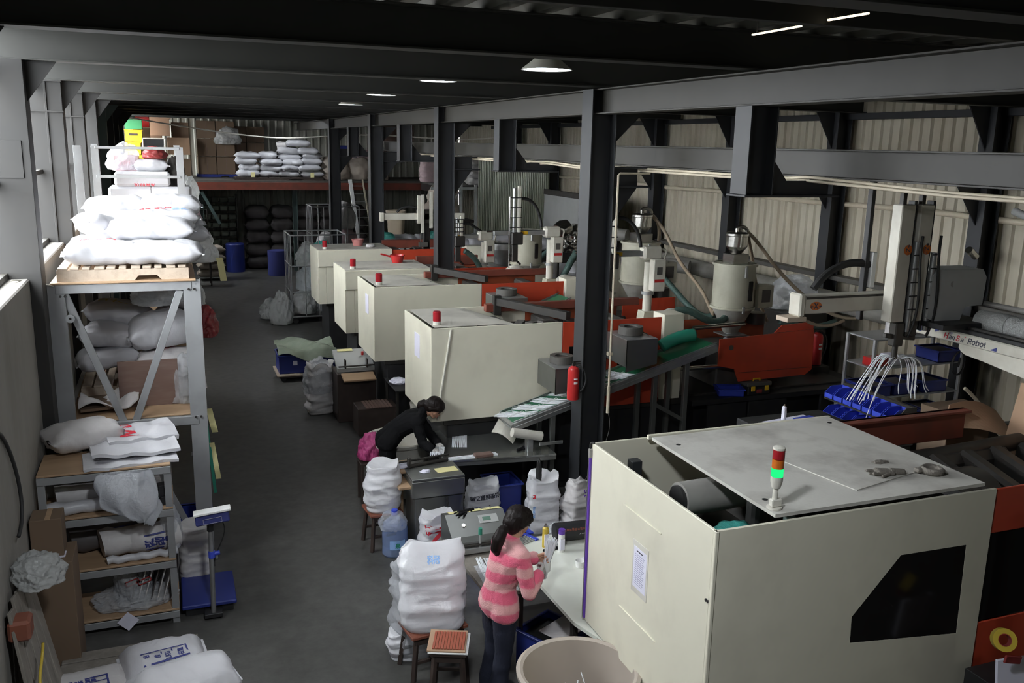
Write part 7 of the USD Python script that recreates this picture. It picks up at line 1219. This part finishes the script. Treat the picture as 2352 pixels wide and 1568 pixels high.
def hand_bones(w, d, nrm, s=1.0, curl=0.9, side=1):
    """palm and five fingers from the wrist w along d; nrm is the palm's inner side; the fingers curl towards it"""
    d = np.asarray(d, float) / np.linalg.norm(d); n = np.asarray(nrm, float); n = n - d * (n @ d); n /= np.linalg.norm(n); x = np.cross(d, n) * side; w = np.asarray(w, float); B = []
    kn = [w + d * (.085 - .006 * abs(i - 1.2)) * s + x * (.033 - .022 * i) * s for i in range(4)]
    B += [(w, .02 * s, w + d * .03 * s, .022 * s)] + [(w + d * .025 * s + x * (.016 - .011 * i) * s, .015 * s, kn[i], .0115 * s) for i in range(4)]
    for i, L in enumerate((.068, .078, .072, .056)):
        p, a = kn[i], 0.25 * curl
        for k, fr in enumerate((.45, .32, .23)):
            a += curl * (.75 if k else .55); q = p + (d * math.cos(a) + n * math.sin(a)) * L * fr * s; B.append((p, (.0098 - .0008 * k) * s, q, (.009 - .0009 * k) * s)); p = q
    t0 = w + d * .03 * s + x * .024 * s; t1 = t0 + (d * .6 + x * .62 + n * .35) * .038 * s; t2 = t1 + (d * .6 + x * .05 + n * .75) * .032 * s; t3 = t2 + (d * .55 - x * .2 + n * .8) * .022 * s
    return B + [(t0, .013 * s, t1, .0115 * s), (t1, .0112 * s, t2, .01 * s), (t2, .01 * s, t3, .0085 * s)]

def head_bones(c, F, s=1.0):
    f, l, u = F; P = lambda a, b, e: c + (f * a + l * b + u * e) * s
    B = [(P(-.025, 0, .03), .088 * s, P(.02, 0, .035), .078 * s), (P(.01, 0, .0), .07 * s, P(.045, 0, -.03), .052 * s), (P(.04, 0, -.05), .042 * s, P(.06, 0, -.085), .024 * s), (P(-.01, .0, -.02), .062 * s, P(.035, 0, -.075), .034 * s)]
    B += [(P(.086, 0, .0), .009 * s, P(.1, 0, -.03), .0125 * s), (P(.085, 0, -.055), .016 * s, P(.083, 0, -.062), .015 * s), (P(.07, .03, .022), .016 * s, P(.07, -.03, .022), .016 * s)]
    for k in (-1, 1): B += [(P(-.005, .079 * k, .012), .012 * s, P(-.012, .08 * k, -.022), .008 * s), (P(-.016, .084 * k, .014), .009 * s, P(-.018, .083 * k, -.012), .007 * s), (P(.052, .036 * k, -.02), .024 * s, P(.045, .03 * k, -.04), .024 * s)]
    return B

def face_parts(t, c, F, s=1.0, lab=''):
    f, l, u = F; P = lambda a, b, e: c + (f * a + l * b + u * e) * s
    for k in (-1, 1):
        part('eye', tube([P(.0835, .02 * k, -.0), P(.0825, .042 * k, -.0)], .0052 * s, 8), M['eye'], t, smooth=True); part('eyebrow', tube([P(.087, .016 * k, .022), P(.079, .05 * k, .024)], .004 * s, 6), M['hair'], t, smooth=True)
    part('lips', tube([P(.094, -.02, -.06), P(.1, 0, -.059), P(.094, .02, -.06)], .006 * s, 8), M['lip'], t, smooth=True)

def hair_mesh(c, F, tail, s=1.0):
    f, l, u = F; P = lambda a, b, e: c + (f * a + l * b + u * e) * s
    B = [(P(-.03, 0, .035), .099 * s, P(.02, 0, .048), .083 * s), (P(-.05, 0, -.01), .085 * s, P(-.03, 0, .03), .096 * s), (P(-.045, 0, -.045), .062 * s, P(-.05, 0, -.01), .085 * s), (P(.045, .03, .07), .034 * s, P(.045, -.03, .07), .034 * s)]
    for k in (-1, 1): B += [(P(.035, .058 * k, .05), .036 * s, P(-.03, .066 * k, -.01), .034 * s), (P(.03, .068 * k, .03), .018 * s, P(.008, .073 * k, .012), .014 * s)]
    p = [np.asarray(q, float) for q in tail]; r = [.028, .044, .05, .038, .014]
    B += [(p[i], r[i], p[i + 1], r[i + 1]) for i in range(len(p) - 1)]
    m = skin_hull(B, .011, 6); v = np.asarray(m.vertices); k = meshkit.noise(v * (70, 70, 9), 3) - .5; n = m.vertex_normals; return trimesh.Trimesh(v + n * (k * .007)[:, None], m.faces, process=False)

def person(label, J, F, tail, top_mat, hand_spec, sleeves_to=.93):
    t = thing('person', label, 'person', (0, 0, 0)); g = lambda k: np.asarray(J[k], float); B = []
    hip, ch, nb = g('pelvis'), g('chest'), g('neck'); hl, hr_ = g('hipL'), g('hipR')
    def torso(e): return [(hl, .1 + e, hr_, .1 + e), (hip, .125 + e, g('waist'), .105 + e), (g('waist'), .105 + e, ch, .115 + e), (hl, .1 + e, g('waist'), .1 + e), (hr_, .1 + e, g('waist'), .1 + e), (ch, .11 + e, g('shL'), .058 + e), (ch, .11 + e, g('shR'), .058 + e), (g('shL'), .055 + e, nb, .055 + e * .6), (g('shR'), .055 + e, nb, .055 + e * .6), (g('waist'), .1 + e, (g('shL') + ch) / 2, .09 + e), (g('waist'), .1 + e, (g('shR') + ch) / 2, .09 + e)]
    def arm(S, e, end=1.0):
        a, b, c = g('sh' + S), g('el' + S), g('wr' + S); c = b + (c - b) * end; return [(a, .053 + e, b, .04 + e), (b, .04 + e, c, .03 + (e if end < 1 else 0) + (.006 if end < 1 else 0))]
    def leg(S, e, low=0.0):
        h, k, a = g('hip' + S), g('kn' + S), g('an' + S); return [(h, .092 + e, k, .056 + e), (k, .056 + e, k * .6 + a * .4 + np.array([0, 0, 0]), .055 + e), (k * .6 + a * .4, .055 + e, a, .038 + e + low)]
    B += torso(0) + [(nb, .05, g('head') - F[2] * .07, .045)] + head_bones(g('head'), F)
    for S in 'LR':
        B += arm(S, 0) + leg(S, 0); a = g('an' + S); B += [(a - (0, 0, .02), .036, a + F[0] * (1, 1, 0) * .12 - (0, 0, a[2] - .03), .026)]
        B += hand_bones(g('wr' + S), *hand_spec[S][:2], s=.95, curl=hand_spec[S][2], side=1 if S == 'L' else -1)
    part('body', skin_hull(B, .009, 7), M['skin'], t, smooth=True)
    top = torso(.02) + arm('L', .017, sleeves_to) + arm('R', .017, sleeves_to) + [(nb, .058, nb + (0, 0, .025), .056)]
    m = skin_hull(top, .013, 8); v = np.asarray(m.vertices).copy(); n = m.vertex_normals
    fold = (meshkit.fbm(v * (9, 9, 16), 3, 4) - .5) * .022; part('jumper', trimesh.Trimesh(v + n * fold[:, None], m.faces, process=False), M[top_mat], t, smooth=True)
    m = skin_hull(leg('L', .014, .03) + leg('R', .014, .03) + [(hl, .112, hr_, .112), (hip, .13, (hip + g('waist')) / 2, .118)], .014, 8); v = np.asarray(m.vertices).copy(); part('trousers', trimesh.Trimesh(v + m.vertex_normals * ((meshkit.fbm(v * (8, 8, 12), 3, 6) - .5) * .02)[:, None], m.faces, process=False), M[J['legs']], t, smooth=True)
    part('hair', hair_mesh(g('head'), F, tail), M['hair'], t, smooth=True); face_parts(t, g('head'), F); part('hair_band', lathe([(.02, -.01), (.034, -.01), (.034, .01), (.02, .01), (.02, -.01)], tail[0], 14), M['rubber'], t)
    for S in 'LR':
        a = g('an' + S); d = F[0] * (1, 1, 0); d /= np.linalg.norm(d); part('shoe', skin_hull([((a[0], a[1], .045), .045, tuple(a + d * .13 - (0, 0, a[2] - .036)), .036), (tuple(a - d * .04 - (0, 0, a[2] - .04)), .04, (a[0], a[1], .05), .044)], .012, 4), M['shoe'], t, smooth=True)
        if hand_spec[S][3]:
            hb = hand_bones(g('wr' + S), *hand_spec[S][:2], s=.95, curl=hand_spec[S][2], side=1 if S == 'L' else -1); w = g('wr' + S); e = (g('el' + S) - w) / np.linalg.norm(g('el' + S) - w)
            part('work_glove', skin_hull([(p, r + .004, q, s + .004) for p, r, q, s in hb] + [(w, .034, w + e * .05, .038)], .007, 4), M['glove'], t, smooth=True, label='white knitted glove')
    return t
F1 = frame(18, 26)
J1 = dict(pelvis=(2.22, 5.97, .83), waist=(2.235, 5.97, .98), chest=(2.275, 5.97, 1.15), neck=(2.33, 5.985, 1.3), head=(2.385, 6.0, 1.455), hipL=(2.21, 6.06, .8), hipR=(2.24, 5.88, .8), shL=(2.3, 6.14, 1.245), shR=(2.34, 5.81, 1.245),
          elL=(2.42, 6.2, 1.02), elR=(2.385, 5.74, .985), wrL=(2.555, 6.05, 1.11), wrR=(2.505, 5.86, 1.06), knL=(2.23, 6.08, .44), knR=(2.24, 5.88, .44), anL=(2.2, 6.1, .08), anR=(2.19, 5.88, .08), legs='denim')
person('woman in a pink striped jumper standing at the white table, binding white ties', J1, F1, [(2.29, 5.97, 1.45), (2.235, 5.955, 1.42), (2.2, 5.945, 1.36), (2.18, 5.94, 1.29), (2.2, 5.94, 1.23)], 'jumper',
       {'L': ((.85, -.35, .12), (.2, -.9, -.1), .95, False), 'R': ((.75, .55, .25), (-.35, .9, .2), .95, True)})
t = thing('tie_bundle', 'thick bundle of white cable ties held by the worker in pink', 'cable ties', (0, 0, 0)); bb = np.random.default_rng(11); out = []
for i in range(70):
    a, r = 2 * math.pi * bb.random(), math.sqrt(bb.random()); b0 = np.array([2.605, 5.975, .96]); b1 = np.array([2.665, 5.99, 1.25 + .03 * bb.random()])
    o = np.array([math.cos(a), math.sin(a), 0]) * r; out.append(tube([b0 + o * .017, b0 * .55 + b1 * .45 + o * .022, b1 + o * .055], .0042, 4))
part('ties', cat(*out), M['tie_white'], t, kind='stuff'); part('paper_band', lathe([(.03, -.03), (.034, .05)], (2.625, 5.98, 1.05), 16), M['white'], t)
F2 = frame(-28, 42)
J2 = dict(pelvis=(2.25, 9.93, .87), waist=(2.36, 9.9, .99), chest=(2.52, 9.87, 1.1), neck=(2.66, 9.84, 1.19), head=(2.79, 9.8, 1.25), hipL=(2.28, 10.02, .85), hipR=(2.23, 9.84, .85), shL=(2.64, 10.0, 1.13), shR=(2.55, 9.69, 1.12),
          elL=(2.73, 9.86, .94), elR=(2.6, 9.6, .89), wrL=(2.79, 9.66, .86), wrR=(2.66, 9.46, .87), knL=(2.3, 10.02, .45), knR=(2.24, 9.84, .45), anL=(2.25, 10.03, .08), anR=(2.2, 9.84, .08), legs='knit_black')
person('woman in black bending over the sheet metal table with white gloves', J2, F2, [(2.715, 9.84, 1.29), (2.68, 9.86, 1.3), (2.655, 9.87, 1.285), (2.635, 9.875, 1.26), (2.625, 9.875, 1.24)], 'knit_black',
       {'L': ((.15, -.9, -.25), (0, -.2, -1), .5, True), 'R': ((.7, -.3, -.25), (0, 0, -1), .5, True)})
